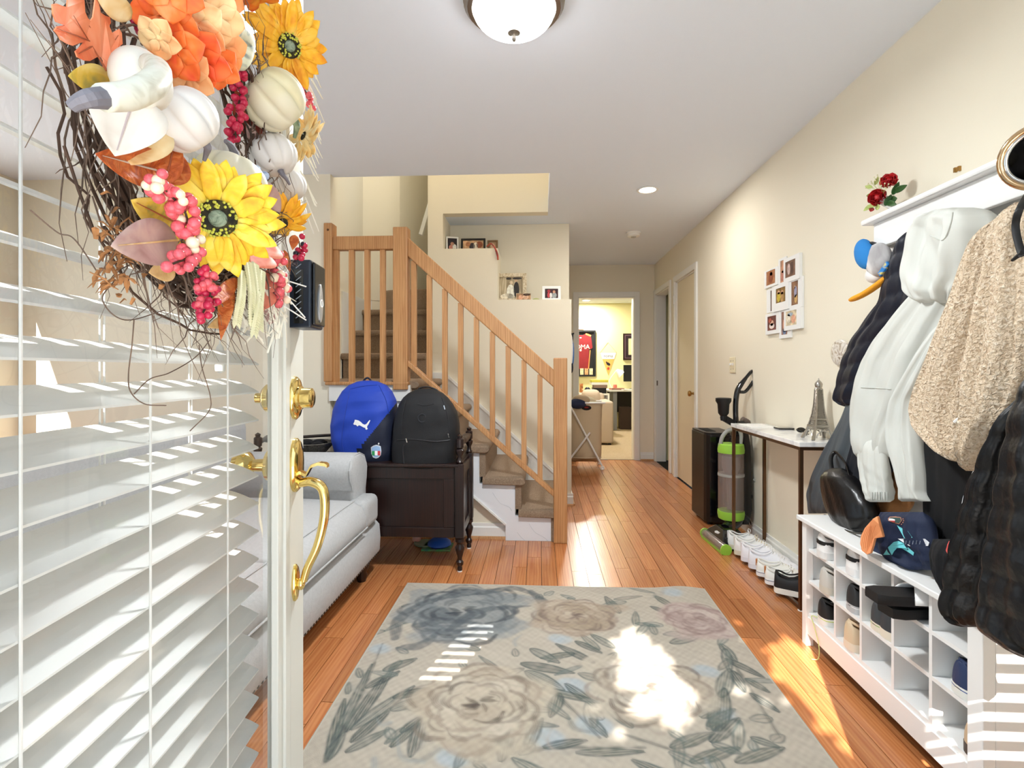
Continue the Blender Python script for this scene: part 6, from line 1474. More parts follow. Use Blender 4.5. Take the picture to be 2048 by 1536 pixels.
# light switch
c = atX(1466, 730, XR); sw = thing('light_switch', 'cream double light switch plate on the wall', 'light switch', (XR, c.y, c.z))
MB().box(XR - .006, XR - .0005, c.y - .058, c.y + .058, c.z - .058, c.z + .058).build('plate', mat('cream plate', 'EADFC0', .5), sw, bevel=.003)
for d in (-.023, .023):
    MB().box(XR - .018, XR - .006, c.y + d - .005, c.y + d + .005, c.z - .003, c.z + .014).build('toggle', M_white, sw, bevel=.002)
    for e in (-.03, .03): MB().ball((XR - .007, c.y + d, c.z + e), .003, 8, 5).build('screw', M_nickel, sw)
# collage of nine photos
pcx = thing('photo_collage', 'white nine-opening photo collage frame on the wall', 'photo frame', (XR, uX(1570, XR), atX(1570, 600, XR).z))
def zc_(x, y): return 1500 + x / 6.98, 480 + y / 6.98
FR = [((225, 415, 405, 650), (252, 378, 425, 620), .012, 'B0754E'), ((415, 525, 250, 640), (438, 502, 285, 590), .008, 'C09070'), ((512, 735, 225, 570), (533, 678, 285, 510), .018, '7A5A48'), ((250, 365, 680, 1010), (302, 350, 700, 990), .008, '6A5240'), ((350, 585, 620, 985), (405, 543, 665, 870), .02, '8A6A38'), ((575, 758, 530, 950), (606, 703, 575, 905), .013, '8A6448'), ((248, 440, 1020, 1310), (272, 397, 1060, 1260), .014, '6E3A34'), ((430, 595, 960, 1370), (458, 545, 1000, 1320), .010, '9A7262'), ((520, 758, 960, 1250), (543, 698, 985, 1190), .019, 'D8C8A8')]
figs = [[(0, .5, .25, .42, '8A4A30'), (.05, .75, .14, .14, 'D0987A')], [(0, .6, .3, .18, 'D0987A'), (0, .3, .35, .25, 'B87A6A')], [(-.15, .5, .15, .35, 'C8B0A8'), (.15, .5, .14, .4, '5A4038')], [(0, .5, .3, .4, '8E7460')], [(-.2, .4, .18, .35, 'C8B040'), (-.2, .72, .13, .14, 'D8A888'), (.15, .35, .18, .35, 'B89058'), (.15, .65, .13, .15, 'D0A080')], [(.1, .55, .2, .25, '9A98B0'), (.15, .25, .2, .18, 'D8B070'), (0, .75, .1, .06, 'E0C0A0')], [(0, .5, .2, .2, 'D8A890'), (0, .3, .3, .2, 'E8D8D0'), (-.2, .7, .18, .18, 'B05A4A')], [(0, .4, .3, .3, 'C89078'), (0, .15, .3, .15, '6A7A98')], [(-.25, .5, .2, .3, 'E8DCC8'), (.2, .4, .2, .3, 'E0A88A'), (-.1, .75, .25, .12, 'A8B8C8')]]
for (o_, i_, dpt, colr), fg in zip(FR, figs):
    def rect(r): 
        uc = (r[0] + r[1]) / 2; y1, y0 = uX(zc_(r[0], 0)[0], XR), uX(zc_(r[1], 0)[0], XR); u_, v1 = zc_(uc, r[2]); _, v0 = zc_(uc, r[3]); return y0, y1, atX(u_, v0, XR).z, atX(u_, v1, XR).z
    y0, y1, z0, z1 = rect(o_); a0, a1, c0, c1 = rect(i_); X1 = XR - .001; X0 = XR - dpt
    m = MB().box(X0, X1, y0, a0, z0, z1).box(X0, X1, a1, y1, z0, z1).box(X0, X1, a0, a1, z0, c0).box(X0, X1, a0, a1, c1, z1)
    fo = m.build('frame_opening', M_white, pcx)
    people_print('print', colr, fg, fo, (X0 + .0025, (a0 + a1) / 2, c0), (0, -1, 0), (0, 0, 1), a1 - a0, c1 - c0)
# ================================================================== portable air conditioner
ac = thing('portable_air_conditioner', 'tall gloss black portable air conditioner beside the vacuum', 'air conditioner', (1.3, 3.98, 0))
c0 = atZ(1412, 1050, 0); ax0, ay0 = c0.x, c0.y; ay1 = atX(1381, 1030, ax0 - .02).y; ax1 = XR - .02; az = atX(1412, 868, ax0).z
prof = [(ax0 + .006, ay0 + .01), (ax0 - .004, ay0 + .04), (ax0 - .012, ay1), (ax1, ay1), (ax1, ay0 + .02), (ax1 - .03, ay0 - .012), ((ax0 + ax1) / 2, ay0 - .022), (ax0 + .03, ay0 - .012)]
MB().loft([[(x, y, z) for x, y in prof] for z in (.02, az)]).build('body', mat('black textured plastic', '14100E', .35), ac, bevel=.008)
MB().loft([[(x, y - .006, z) for x, y in ((ax0 + .025, ay0 - .008), ((ax0 + ax1) / 2, ay0 - .024), (ax1 - .025, ay0 - .010), (ax1 - .03, ay0), (ax0 + .03, ay0))] for z in (.06, az - .02)]).build('gloss_front', M_gloss, ac, smooth=50)
MB().prism([(x * .97 + .03 * (ax0 + ax1) / 2, y * .97 + .03 * (ay0 + ay1) / 2) for x, y in prof], 'z', az, az + .012).build('top_cap', mat('grey black plastic', '2E2A28', .4), ac, bevel=.004)
for k in range(7): y = ay0 + .06 + k * .03; MB().box(ax0 + .02, ax0 + .09, y, y + .014, az + .0125, az + .016).build('vent_slat', M_black, ac)
for x in (ax0 + .03, ax1 - .03):
    for y in (ay0 + .03, ay1 - .03): MB().lathe([(.001, 0), (.012, 0), (.014, .01), (.012, .02), (.001, .021)], (x, y, 0), 12).build('caster', M_black, ac)
# ================================================================== upright vacuum
vx, vy = atY(1466, 900, 3.55).x, 3.55
vc = thing('upright_vacuum', 'black upright vacuum with clear bin and lime green trim', 'vacuum cleaner', (vx, vy, 0))
M_lime = mat('lime green plastic', '9AD048', .35); M_grey = mat('grey plastic', 'A4A49E', .4); M_clear = mat('smoky clear plastic', 'B8A8A0', .08, alpha=.55, trans=.3)
def vp(u, v, dy=0): return atY(u, v, vy + dy)
cB, cT = vp(1462, 1027), vp(1462, 905); r = (vp(1488, 960).x - vp(1438, 960).x) / 2
MB().lathe([(r * .8, 0), (r * .92, .01), (r, .03), (r, cT.z - cB.z), (r * .92, cT.z - cB.z + .002)], (cB.x, vy, cB.z), 28).build('dust_bin', M_clear, vc, smooth=True)
MB().lathe([(r * .3, .03), (r * .36, (cT.z - cB.z) * .6), (r * .7, (cT.z - cB.z) * .75), (r * .72, (cT.z - cB.z) * .95), (.001, (cT.z - cB.z) * .96)], (cB.x, vy, cB.z), 20).build('cyclone', mat('warm grey cyclone', '8A8480', .5), vc, smooth=True)
MB().lathe([(r * 1.02, (cT.z - cB.z) * .62), (r * 1.03, (cT.z - cB.z) * .64), (r * 1.02, (cT.z - cB.z) * .66)], (cB.x, vy, cB.z), 28).build('bin_band', M_grey, vc)
h_ = cT.z; MB().lathe([(.001, 0), (r * 1.02, 0), (r * 1.04, .02), (r * .98, .055), (r * .9, .06), (.001, .06)], (cB.x, vy, h_), 28).build('bin_lid', M_lime, vc, smooth=True)
P = arc([(cB.x - r * .85, vy, h_ + .04), (cB.x - r * .75, vy - .01, h_ + .10), (cB.x - r * .3, vy - .012, h_ + .145), (cB.x + r * .5, vy - .01, h_ + .155), (cB.x + r * .8, vy, h_ + .12), (cB.x + r * .75, vy, h_ + .05)], 26)
MB().tube(P, .013, 10).build('bin_handle', M_grey, vc, smooth=True)
MB().lathe([(r * .75, -.04), (r * .98, -.03), (r * 1.05, .0), (r * 1.03, .022), (r * .8, .024)], (cB.x, vy, cB.z), 28).build('bin_base', M_lime, vc, smooth=True)
bx_ = cB.x + r * .9
MB().loft([[(bx_ + w_ * cx_ , vy + .05 + dd * cy_, z) for cx_, cy_ in ((-1, -1), (1, -1), (1.1, 0), (1, 1), (-1, 1), (-1.1, 0))] for z, w_, dd in ((.10, .04, .06), (.2, .055, .07), (.4, .055, .065), (.62, .05, .06), (.74, .035, .045), (.78, .022, .025))]).build('body', M_gloss, vc, smooth=60)
P = arc([vp(1474, 880, .05), vp(1471, 820, .05), vp(1474, 785, .05), vp(1482, 768, .05)], 16); MB().tube(P, [.024, .022, .020] + [.018] * (len(P) - 3), 12).build('handle_tube', M_gloss, vc, smooth=True)
P = arc([vp(1481, 770, .05), vp(1495, 752, .05), vp(1505, 742, .05), vp(1511, 748, .05), vp(1508, 760, .05), vp(1492, 782, .05), vp(1480, 784, .05)], 30); MB().tube(P, [.018, .016, .014, .013] + [.011] * (len(P) - 4), 10).build('handle_grip', M_gloss, vc, smooth=True)
tq = vp(1450, 842, .0); MB().lathe([(.018, 0), (.022, .02), (.02, .03), (.034, .05), (.038, .11), (.05, .13), (.05, .15), (.04, .152), (.001, .15)], (tq.x, vy + .03, tq.z), 16).build('dusting_brush', M_black, vc, smooth=True)
MB().bar((tq.x, vy + .04, tq.z + .02), (vp(1472, 850).x, vy + .05, tq.z - .02), .03, .04).build('tool_holder', M_black, vc)
P = arc([vp(1484, 838, .08), vp(1500, 850, .09), vp(1520, 890, .09), vp(1528, 930, .09), vp(1520, 960, .08), vp(1500, 965, .08)], 60)
MB().tube(P, [.018 + .0022 * (k % 2) for k in range(len(P))], 10).build('hose', mat('grey brown hose', '6E6058', .5), vc, smooth=True)
P = arc([vp(1512, 985, .05), vp(1526, 990, .05), vp(1530, 1020, .05), vp(1520, 1040, .05), vp(1505, 1052, .05), vp(1496, 1020, .05), vp(1505, 990, .05)], 30); MB().tube(P, .005, 8).build('cord', M_black, vc, smooth=True)
MB().bar(vp(1507, 958, -.0), vp(1526, 975, .0), .008, .014).build('cord_hook', M_grey, vc)
# floor head: transparent brush window with lime ends
a_, b_ = atZ(1410, 1066, .03), atZ(1452, 1100, .03)
d_ = (b_ - a_).normalized(); nn = Vector((-d_.y, d_.x, 0))
MB().tube([a_ + Vector((0, 0, .0)), b_], .029, 14).build('brush_window', M_clear, vc, smooth=True); MB().tube([a_ + d_ * .01, b_ - d_ * .01], .018, 10).build('brush_roll', ramp_mat('brush roll', ['3A3430', '8A7A5A', 'B06A6A'], 60, .7), vc, smooth=True)
for p in (a_, b_): MB().lathe([(.001, -.006), (.033, -.006), (.034, .006), (.001, .006)], p, 18, d_).build('end_cap', M_lime, vc, smooth=True)
MB().bar(a_ - Vector((0, 0, .022)), b_ - Vector((0, 0, .022)), .05, .014).build('head_bumper', M_lime, vc)
hc = (a_ + b_) / 2 + Vector((.09, .04, 0))
MB().loft([[hc + d_ * (cx_ * w_) + Vector((cy_ * dd, 0, 0)) + Vector((0, 0, z - hc.z)) for cx_, cy_ in ((-1, -1), (1, -1), (1, 1), (-1, 1))] for z, w_, dd in ((.004, .15, .09), (.04, .15, .09), (.075, .11, .07), (.11, .06, .05))]).build('floor_head', M_gloss, vc, bevel=.008)
MB().obox(hc + Vector((-.03, -.02, .05)), (.08, .07, .012), Matrix.Rotation(.5, 3, 'Z')).build('head_label', M_white, vc)
MB().tube([hc + Vector((0, .02, .05)), Vector((bx_, vy + .04, .14))], .045, 12).build('neck', M_gloss, vc, smooth=True)
p = atZ(1517, 1046, .02); MB().box(p.x - .012, p.x + .012, p.y - .01, p.y + .01, .07, .085).build('red_pedal', mat('red plastic', 'C02828', .4), vc, bevel=.003)
# ================================================================== office beyond the hall
YO = 10.40; ox0, ox1 = -1.0, 2.6
M_woff = mat('pale yellow office paint', 'E6DDA8', .85)
struct(MB().box(ox0, ox1, YO, YO + .1, 0, ZC).build('wall_office_back', M_woff))
struct(MB().box(ox0 - .1, ox0, YB + .12, YO, 0, ZC).build('wall_office_left', M_woff)); struct(MB().box(ox1, ox1 + .1, YB + .12, YO, 0, ZC).build('wall_office_right', M_woff))
struct(MB().box(ox0 - .1, ox1 + .1, YB + .12, YO + .1, ZC, ZC + .1).build('ceiling_office', M_ceil))
struct(MB().box(ox0 - .1, ox1 + .1, YB + .03, YO + .1, -.06, .004).build('floor_office', ramp_mat('tan office carpet', ['9A8468', 'B09A7C', 'C4B094'], 160, 1, bump=.5)))
struct(MB().box(ox0, HX - .1, YB, YB + .12, 0, ZC).box(XR, ox1, YB, YB + .12, 0, ZC).build('wall_office_front', M_woff))
struct(MB().box(fx0, fx1, YB + .0, YB + .03, -.005, .006).build('trim_5', mat('threshold metal', 'A89A84', .4, .5)))
# its door, swung in on the right
d = thing('door_3', None, None, (fx1, YB + .12, 0), kind='structure')
hx = uY(1270, YB + .125)
MB().prism([(hx - .002, YB + .13), (hx - .036, YB + .13), (hx + .09, YB + .9), (hx + .125, YB + .9)], 'z', .012, 2.02).build('door_slab', M_trim, d)
for v in (630, 755, 878):
    z = atY(1268, v, YB + .12).z; MB().box(hx - .034, hx - .004, YB + .122, YB + .129, z - .045, z + .045).tube([(hx - .002, YB + .118, z - .045), (hx - .002, YB + .118, z + .045)], .007, 8).build('hinge', M_nickel, d)
p = atZ(1170, 604, ZC); downlight('office_recessed_light', 'round recessed downlight in the office ceiling', (p.x, p.y - .25, ZC), .085, 34, (1, .96, .85))
downlight('office_recessed_light', 'added unseen downlight near the office door', (.75, 7.6, ZC), .085, 30, (1, .96, .85))  # extra lamp out of view, added to spill light into the hall
def w_(u, v, Y=YO): return atY(u, v, Y)
# framed jersey
x1 = w_(1191, 700).x; x0 = x1 - .74; z0, z1 = w_(1170, 753).z, w_(1170, 661).z
jf = thing('framed_jersey', 'dark red football shirt in a black box frame on the office wall', 'framed shirt', ((x0 + x1) / 2, YO, z0))
MB().box(x0, x0 + .03, YO - .05, YO, z0, z1).box(x1 - .03, x1, YO - .05, YO, z0, z1).box(x0 + .03, x1 - .03, YO - .05, YO, z0, z0 + .03).box(x0 + .03, x1 - .03, YO - .05, YO, z1 - .03, z1).box(x0 + .03, x1 - .03, YO - .012, YO, z0 + .03, z1 - .03).build('box_frame', M_black, jf)
jc = w_(1161, 700).x; H = z1 - z0
sh = [(-.10, .93), (-.05, .90), (.05, .90), (.10, .93), (.20, .88), (.235, .62), (.18, .58), (.165, .64), (.16, .16), (-.16, .16), (-.165, .64), (-.18, .58), (-.235, .62), (-.20, .88)]
MB().prism([(jc + x, z0 + z * H) for x, z in sh], 'y', YO - .03, YO - .014).build('shirt', mat('dark red shirt', '7E1A1E', .8, var=.15, vscale=5), jf, bevel=.004)
MB().bar((jc + .10, YO - .032, z0 + .925 * H), (jc + .20, YO - .032, z0 + .88 * H), .004, .03).bar((jc + .185, YO - .032, z0 + .57 * H), (jc + .155, YO - .032, z0 + .17 * H), .004, .018).build('orange_trim', mat('orange trim', 'E88A48', .8), jf)
m_cream = mat('cream print', 'F0D8C0', .6)
text_mesh('ROMA', .125, 'shirt_lettering', m_cream, jf, facing((jc, YO - .032, z0 + .64 * H), (1, 0, 0), (0, 0, 1)))
MB().ball((jc, YO - .032, z0 + .57 * H), (.02, .003, .022), 10, 6).ball((jc, YO - .032, z0 + .84 * H), (.018, .003, .014), 10, 6).build('shirt_emblem', m_cream, jf)
for k in range(4):
    x = x1 - .09 - k * .09; MB().box(x - .034, x + .034, YO - .032, YO - .03, z0 + .035, z0 + .16).build('photo_card', [mat('sepia card', 'D8C8A0', .6, var=.3, vscale=30), mat('tan card', 'C89868', .6, var=.4, vscale=30), MATS['sepia card'], mat('dark card', '5A3A3A', .6)][k], jf)
# small certificate, dark frame, pennant
a, b = w_(1148, 659), w_(1168, 633); ce = thing('certificate_frame', 'small certificate in a mauve frame above the framed shirt', 'certificate', ((a.x + b.x) / 2, YO, a.z))
MB().box(a.x, b.x, YO - .015, YO, a.z, b.z).build('border', mat('mauve frame', '9A6A80', .5), ce); MB().box(a.x + .02, b.x - .02, YO - .017, YO - .014, a.z + .02, b.z - .02).build('sheet', M_white, ce)
MB().tube([(b.x - .12, YO - .018, (a.z + b.z) / 2 + .03), (b.x - .04, YO - .018, (a.z + b.z) / 2 + .03)], .004, 4).tube([(b.x - .13, YO - .018, (a.z + b.z) / 2 - .02), (b.x - .05, YO - .018, (a.z + b.z) / 2 - .02)], .003, 4).build('script_line', mat('grey print', '8A8A90', .6), ce)
a, b = w_(1246, 720), w_(1292, 667); df = thing('picture_frame_dark', 'large dark brown picture frame on the office wall', 'picture frame', ((a.x + b.x) / 2, YO, a.z)); df.name = 'brown_framed_picture'; ORI[df.name] = Vector(df.location)
MB().box(a.x, b.x, YO - .03, YO, a.z, b.z).build('border', mat('dark brown frame', '2E1A16', .4), df); MB().box(a.x + .03, b.x - .03, YO - .034, YO - .029, a.z + .03, b.z - .03).build('bead', mat('mauve bead', '6A5060', .4), df)
MB().box(a.x + .045, b.x - .045, YO - .036, YO - .03, a.z + .045, b.z - .045).build('mat_border', mat('dark mat', '2A1A20', .7), df); MB().box(a.x + .10, b.x - .10, YO - .038, YO - .035, a.z + .10, b.z - .10).build('print', mat('cream print sheet', 'E2D8B0', .6), df)
pl, pr, pt = w_(1200, 705), w_(1233, 705), w_(1216.5, 751)
pn = thing('pennant', 'orange and white pennant hanging on the office wall', 'pennant', (pt.x, YO, pt.z))
MB().prism([(pl.x, pl.z), (pr.x, pr.z), (pt.x, pt.z)], 'y', YO - .008, YO - .004).build('flag', mat('orange yellow cloth', 'EEA85A', .8), pn); zm = w_(1216, 718).z; k = (pl.z - zm) / (pl.z - pt.z)
MB().prism([(pl.x + .005, pl.z - .004), (pr.x - .005, pr.z - .004), (pr.x + (pt.x - pr.x) * k, zm), (pl.x + (pt.x - pl.x) * k, zm)], 'y', YO - .010, YO - .008).build('white_band', M_white, pn)
text_mesh('roma', .085, 'lettering', mat('print black', '201820', .7), pn, facing((pt.x, YO - .0115, (pl.z + zm) / 2 - .005), (1, 0, 0), (0, 0, 1)))
zc2 = w_(1216, 728).z
MB().ball((pt.x, YO - .0105, zc2), (.045, .002, .028), 10, 6, Matrix.Rotation(.6, 3, 'Y')).ball((pt.x - .035, YO - .0105, zc2 + .035), (.016, .002, .014), 8, 5).build('dark_emblem', MATS['print black'], pn); MB().ball((pt.x, YO - .0105, zc2 - .09), (.024, .002, .028), 10, 6).build('red_emblem', mat('print red', 'B83A2A', .7), pn)
ap = w_(1216, 685); MB().tube([(pl.x, YO - .006, pl.z), (ap.x, YO - .004, ap.z), (pr.x, YO - .006, pr.z)], .003, 5).build('cord', mat('tan cord', 'B8A87A', .8), pn)
# desk, monitor, lamp
Yd = 9.75; dz = w_(1230, 780, Yd).z
dk = thing('office_desk', 'white topped desk with grey legs in the office', 'desk', (1.9, Yd + .3, 0))
xl = w_(1222, 780, Yd).x
MB().box(xl - .25, 2.55, Yd, YO - .02, dz - .03, dz).build('desk_top', M_white, dk, bevel=.004)
for x in (w_(1231, 800, Yd).x, 2.4):
    for y in (Yd + .05, YO - .1): MB().box(x - .035, x + .035, y, y + .05, .005, dz - .03).build('leg', mat('grey metal', '8A8A8C', .4, .3), dk)
MB().box(xl, 2.5, YO - .06, YO - .04, .3, dz - .03).build('modesty_panel', mat('dark panel', '2A2624', .7), dk)
for (dx_, dy_, hh, m) in ((.12, .12, .03, mat('magazine', '9A6A58', .6)), (.2, .16, .015, M_white), (.3, .1, .012, M_white)):
    o = MB().obox((xl + dx_, Yd + dy_, dz + hh / 2 + .001), (.24, .18, hh), Matrix.Rotation(.3 * dx_ * 5, 3, 'Z')).build('paper_stack', m); tag(o, {.12: 'brown magazine pile on the office desk', .2: 'white paper pile on the office desk beside magazines', .3: 'thin white papers at the right of the office desk'}[dx_], 'papers')
a, b = w_(1247, 763, 10.15), w_(1300, 730, 10.15)
mo = thing('computer_monitor', 'black computer monitor on the office desk', 'monitor', ((a.x + b.x) / 2, 10.15, dz)); MB().box(a.x, b.x, 10.14, 10.17, a.z, b.z).build('screen', M_black, mo, bevel=.004); c = (a.x + b.x) / 2
MB().box(c - .03, c + .03, 10.17, 10.19, dz + .01, a.z + .05).box(c - .12, c + .12, 10.08, 10.25, dz, dz + .012).build('stand', M_black, mo)
lp = thing('desk_lamp', 'white desk lamp with a cone shade in the office', 'lamp', (w_(1225, 780, 10.2).x, 10.2, dz)); t0 = w_(1233, 740, 10.2); t1 = w_(1243, 748, 10.2)
MB().lathe([(.03, 0), (.05, .05), (.085, .13), (.08, .13), (.028, .01)], t0, 18, (t1 - t0)).build('lamp_shade', M_white, lp, smooth=True); bx = lp.location
MB().lathe([(.001, 0), (.07, 0), (.07, .015), (.001, .018)], bx, 18).tube(arc([bx, Vector(bx) + Vector((-.06, 0, .16)), t0], 8), .007, 8).build('lamp_stand', M_white, lp)
o = MB().lathe([(.001, 0), (.035, 0), (.04, .05), (.035, .09), (.001, .09)], (w_(1230, 768, 10.1).x, 10.1, dz), 12).build('pen_pot', mat('clear red pot', 'C86A5A', .3)); tag(o, 'small reddish pen pot on the office desk', 'pen pot')
o = MB().box(w_(1240, 850, 10).x, w_(1262, 850, 10).x, 9.95, 10.2, .005, .42).build('waste_basket', mat('dark brown basket', '3A2A20', .8), bevel=.01); tag(o, 'dark brown basket under the office desk', 'basket')
# cabinet with piled boxes
Yk = 9.2; kz = w_(1200, 787, Yk).z; x0, x1 = w_(1150, 780, Yk).x, w_(1219, 780, Yk).x
cb = thing('office_cabinet', 'low white cabinet with an open shelf in the office', 'cabinet', ((x0 + x1) / 2, Yk, 0)); MB().box(x0, x1, Yk, Yk + .45, .005, .45).box(x0, x0 + .03, Yk, Yk + .45, .45, kz - .03).box(x1 - .03, x1, Yk, Yk + .45, .45, kz - .03).box(x0, x1, Yk + .43, Yk + .45, .45, kz - .03).box(x0, x1, Yk, Yk + .45, kz - .03, kz).build('carcass', M_white, cb)
z = kz
for u0, u1, v0, v1, nm, c, lab in ((1187, 1213, 787, 776, 'black_box', M_black, 'black box at the bottom of the office pile'), (1188, 1215, 776, 770, 'taupe_box', mat('taupe card', '8A7264', .7), 'taupe box in the middle of the office pile'), (1183, 1216, 770, 765, 'paper_tray', M_white, 'white papers on the office pile'), (1183, 1217, 765, 760, 'yellow_folder', mat('yellow folder', 'DCD458', .6), 'yellow folder on top of the office pile')):
    a, b = w_(u0, v0, Yk), w_(u1, v1, Yk); hh = b.z - a.z; o = MB().box(a.x, b.x, Yk + .02, Yk + .32, z + .0005, z + hh).build(nm, c, bevel=.003); tag(o, lab, 'box' if 'box' in nm else 'papers'); z += hh
o = MB().box(w_(1160, 787, Yk).x, w_(1167, 787, Yk).x, Yk + .1, Yk + .12, kz + .0005, kz + .17).build('small_picture', ramp_mat('orange picture', ['3A2A20', 'C87A3A', 'F0E6D0'], 12, .5)); tag(o, 'small orange picture standing on the office cabinet', 'picture')
o = MB().ball((w_(1176, 777, Yk).x, Yk + .1, kz + .055), .055, 16, 10).build('dark_globe', mat('dark blue globe', '1E2430', .3), smooth='all'); tag(o, 'dark round ornament on the office cabinet', 'ornament')
o = MB().box(w_(1154, 797, Yk).x, w_(1162, 797, Yk).x, Yk + .05, Yk + .3, .4505, kz - .05).build('red_binder', mat('red binder', 'C0303A', .5)); tag(o, 'red binder on the shelf of the office cabinet', 'binder')
# cream armchair seen past the hamper
Ya = 7.85; M_ac = mat('greige upholstery', 'BBA998', .9, bump=.2, bscale=300)
x0, x1 = w_(1160, 850, Ya).x, w_(1227, 850, Ya).x; za = w_(1220, 803, Ya).z
am = thing('armchair', 'greige upholstered armchair just inside the office', 'armchair', ((x0 + x1) / 2, Ya + .4, 0))
rbox('arm', x1 - .2, x1, Ya, Ya + .8, .03, za, .03, M_ac, am); rbox('arm', x0 - .55, x0 - .35, Ya, Ya + .8, .03, za, .03, M_ac, am); rbox('seat', x0 - .36, x1 - .19, Ya + .05, Ya + .8, .03, .43, .04, M_ac, am)
rbox('back', x0 - .5, x1 - .05, Ya + .62, Ya + .82, .03, za + .1, .06, M_ac, am); rbox('cushion', w_(1166, 790, Ya).x, w_(1203, 790, Ya).x, Ya + .1, Ya + .35, .43, w_(1185, 780, Ya).z, .08, M_ac, am)
for x in (x0 - .5, x1 - .05):
    for y in (Ya + .05, Ya + .75): MB().box(x - .02, x + .02, y - .02, y + .02, .004, .03).build('foot', M_black, am)
# ================================================================== laundry hamper in the hall
Yh = 5.92; hz = atY(1180, 806, Yh).z; hx0, hx1 = HX + .06, atY(1207, 850, Yh).x
hp = thing('laundry_hamper', 'beige canvas laundry hamper on a white folding frame', 'laundry hamper', ((hx0 + hx1) / 2, Yh + .16, 0))
M_cv = mat('beige canvas', 'C9B89A', .9, bump=.15, bscale=250); cxm = (hx0 + hx1) / 2; hw_ = (hx1 - hx0) / 2
rg_ = []
for z, k, dd in ((.085, .55, .08), (.09, .8, .11), (.12, .93, .14), (.2, .95, .15), (hz * .6, .95, .155), (hz - .08, .98, .16), (hz, 1.02, .165), (hz - .005, .99, .155), (hz - .15, .93, .14)):
    rg_.append([(cxm + hw_ * k * math.copysign(abs(math.cos(a)) ** .45, math.cos(a)), Yh + .17 + dd * math.copysign(abs(math.sin(a)) ** .45, math.sin(a)), z - (.02 * math.cos(a * 2) if z < .1 else 0)) for a in [2 * PI * k2 / 32 for k2 in range(32)]])
bg2 = MB().loft(rg_).build('canvas_bag', M_cv, hp, smooth=60)
MB().tube([(hx0 + .02, Yh + .012, .14), (cxm, Yh + .008, .13), (hx1 - .02, Yh + .012, .14)], .004, 6).build('hem', mat('hem tape', 'D8CCB2', .9), bg2)
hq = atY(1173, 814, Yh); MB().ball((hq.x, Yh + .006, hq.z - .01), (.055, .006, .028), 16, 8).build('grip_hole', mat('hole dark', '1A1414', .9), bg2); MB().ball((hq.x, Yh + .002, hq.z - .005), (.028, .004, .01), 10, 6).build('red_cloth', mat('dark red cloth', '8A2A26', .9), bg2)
for y in (Yh - .004, Yh + .345):
    m = MB().tube([(HX + .03, y, atY(1145, 795, Yh).z), (hx1 - .015, y - .004, .045)], .011, 8).tube([(hx1 - .02, y, hz - .01) if y > Yh + .1 else (HX + .30, y - .006, .42), (HX + .03, y - .006, .06)], .011, 8).tube([(hx0 - .02, y, hz), (hx1 + .02, y, hz)], .011, 8)
    m.build('frame_tube', M_white, hp, smooth=True); MB().torus((hx1 - .012, y - .004, .024), .014, .010, (0, 1, 0), 16, 8).build('caster', M_white, hp, smooth=True)
for dx_, dz_, c, lab in ((-.05, .06, mat('beige laundry', 'C4AE90', .95), 'beige'), (.03, .035, mat('cream laundry', 'E0D2B4', .95), 'cream'), (-.09, .02, mat('navy laundry', '2E3450', .95), 'navy')):
    o = MB().ball((cxm + dx_, Yh + .12 + dx_, hz + dz_ - .03), (.10, .08, .06), 16, 10).build('laundry_item', c, smooth='all'); tag(o, lab + ' garment heaped in the laundry hamper', 'laundry')
# lanyards hanging at the corner of the hall wall
q = atX(1143, 690, HX + .02)
ln = thing('hanging_lanyards', 'white and blue bag with black cords hanging at the hall corner', 'bag', (HX + .01, 4.62, 1.1)); ye = 4.60
def hpz(v): return atY(1143, v, ye).z
MB().ball((HX + .018, ye, hpz(706)), (.02, .05, .12), 14, 10).build('blue_pouch', mat('bright blue nylon', '1E6AB8', .6), ln, smooth='all'); MB().ball((HX + .012, ye - .04, hpz(700)), (.014, .03, .13), 12, 10).build('white_pouch', M_white, ln, smooth='all')
MB().ball((HX + .012, ye - .03, hpz(735)), (.016, .03, .05), 12, 8).build('navy_base', M_navy, ln, smooth='all'); m = MB()
for k in range(4): m.tube(arc([(HX + .01 + .006 * k, ye - .05 + .01 * k, hpz(667)), (HX + .022, ye - .05, hpz(676 + 3 * k)), (HX + .006 + .004 * k, ye - .045, hpz(692))], 8), .0035, 5)
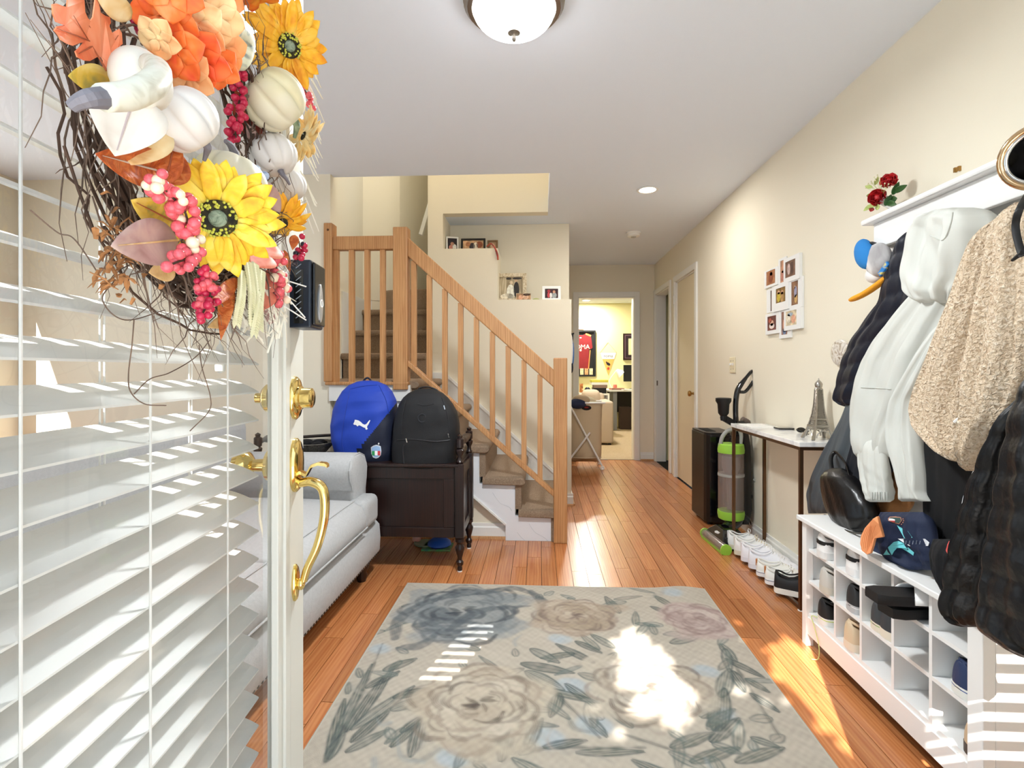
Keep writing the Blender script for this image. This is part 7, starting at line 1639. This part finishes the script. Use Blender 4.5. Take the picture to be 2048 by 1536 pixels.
m.build('cords', M_black, ln); MB().lathe([(.012, 0), (.012, .008), (.004, .012), (.005, .03), (.009, .034), (.001, .038)], (HX, ye, hpz(667)), 10, (1, 0, 0)).build('peg', M_black, ln)
# ================================================================== unseen tree, added and gapped to shape the sun patches indoors
tr = thing('sun_dapple_tree', 'unseen leafy tree with gaps shaped to dapple the sun', 'tree', (-3.3, -7.2, -.16))
def back(p, dist): return Vector(p) - SUN * dist
rt = random.Random(4)
M_bark = mat('bark', '5A4636', .9, bump=.5); M_leaf = mat('tree leaf', '5E7A34', .6)
MB().tube(arc([(-3.3, -7.2, -.16), (-3.2, -7.1, 2.0), (-2.9, -6.9, 4.5), (-2.4, -6.6, 6.5)], 16), [.16 - .007 * k for k in range(16)], 10).build('trunk', M_bark, tr)
gaps = [(1300, 1350, .15, .36), (1250, 1285, .05, .05), (1660, 1385, .16, .42), (1620, 1300, .09, .12), (1230, 1490, .06, .07), (1005, 1520, .14, .06)]  # leaf gaps aimed at the sun patches on the floor
G = []
for u, v, rx, ry in gaps: p = atZ(u, v, 0); G.append((p.x, p.y, rx, ry))
lv = MB(); n = 0
for i in range(11000):
    x, y = rt.uniform(-1.1, 2.1), rt.uniform(.15, 3.1)            # where its shadow falls on the floor
    ok = True
    for gx_, gy_, rx, ry in G:
        if ((x - gx_) / rx) ** 2 + ((y - gy_) / ry) ** 2 < 1: ok = False
    # sidelights get full sun
    xd = x - .3 * (y - .1)
    if not (dx0 - .08 < xd < dx1 + .08): ok = False
    if not ok: continue
    p = back((x, y, 0), rt.uniform(8.0, 9.0)); a = Vector((rt.uniform(-1, 1), rt.uniform(-1, 1), rt.uniform(-1, 1))).normalized(); b = a.cross(Vector((rt.uniform(-1, 1), rt.uniform(-1, 1), rt.uniform(-1, 1)))).normalized()
    s = rt.uniform(.05, .10); lv.add([p - a * s, p + b * s * .5, p + a * s, p - b * s * .5], [(0, 1, 2, 3)])
lv.build('foliage', M_leaf, tr)['kind'] = 'stuff'
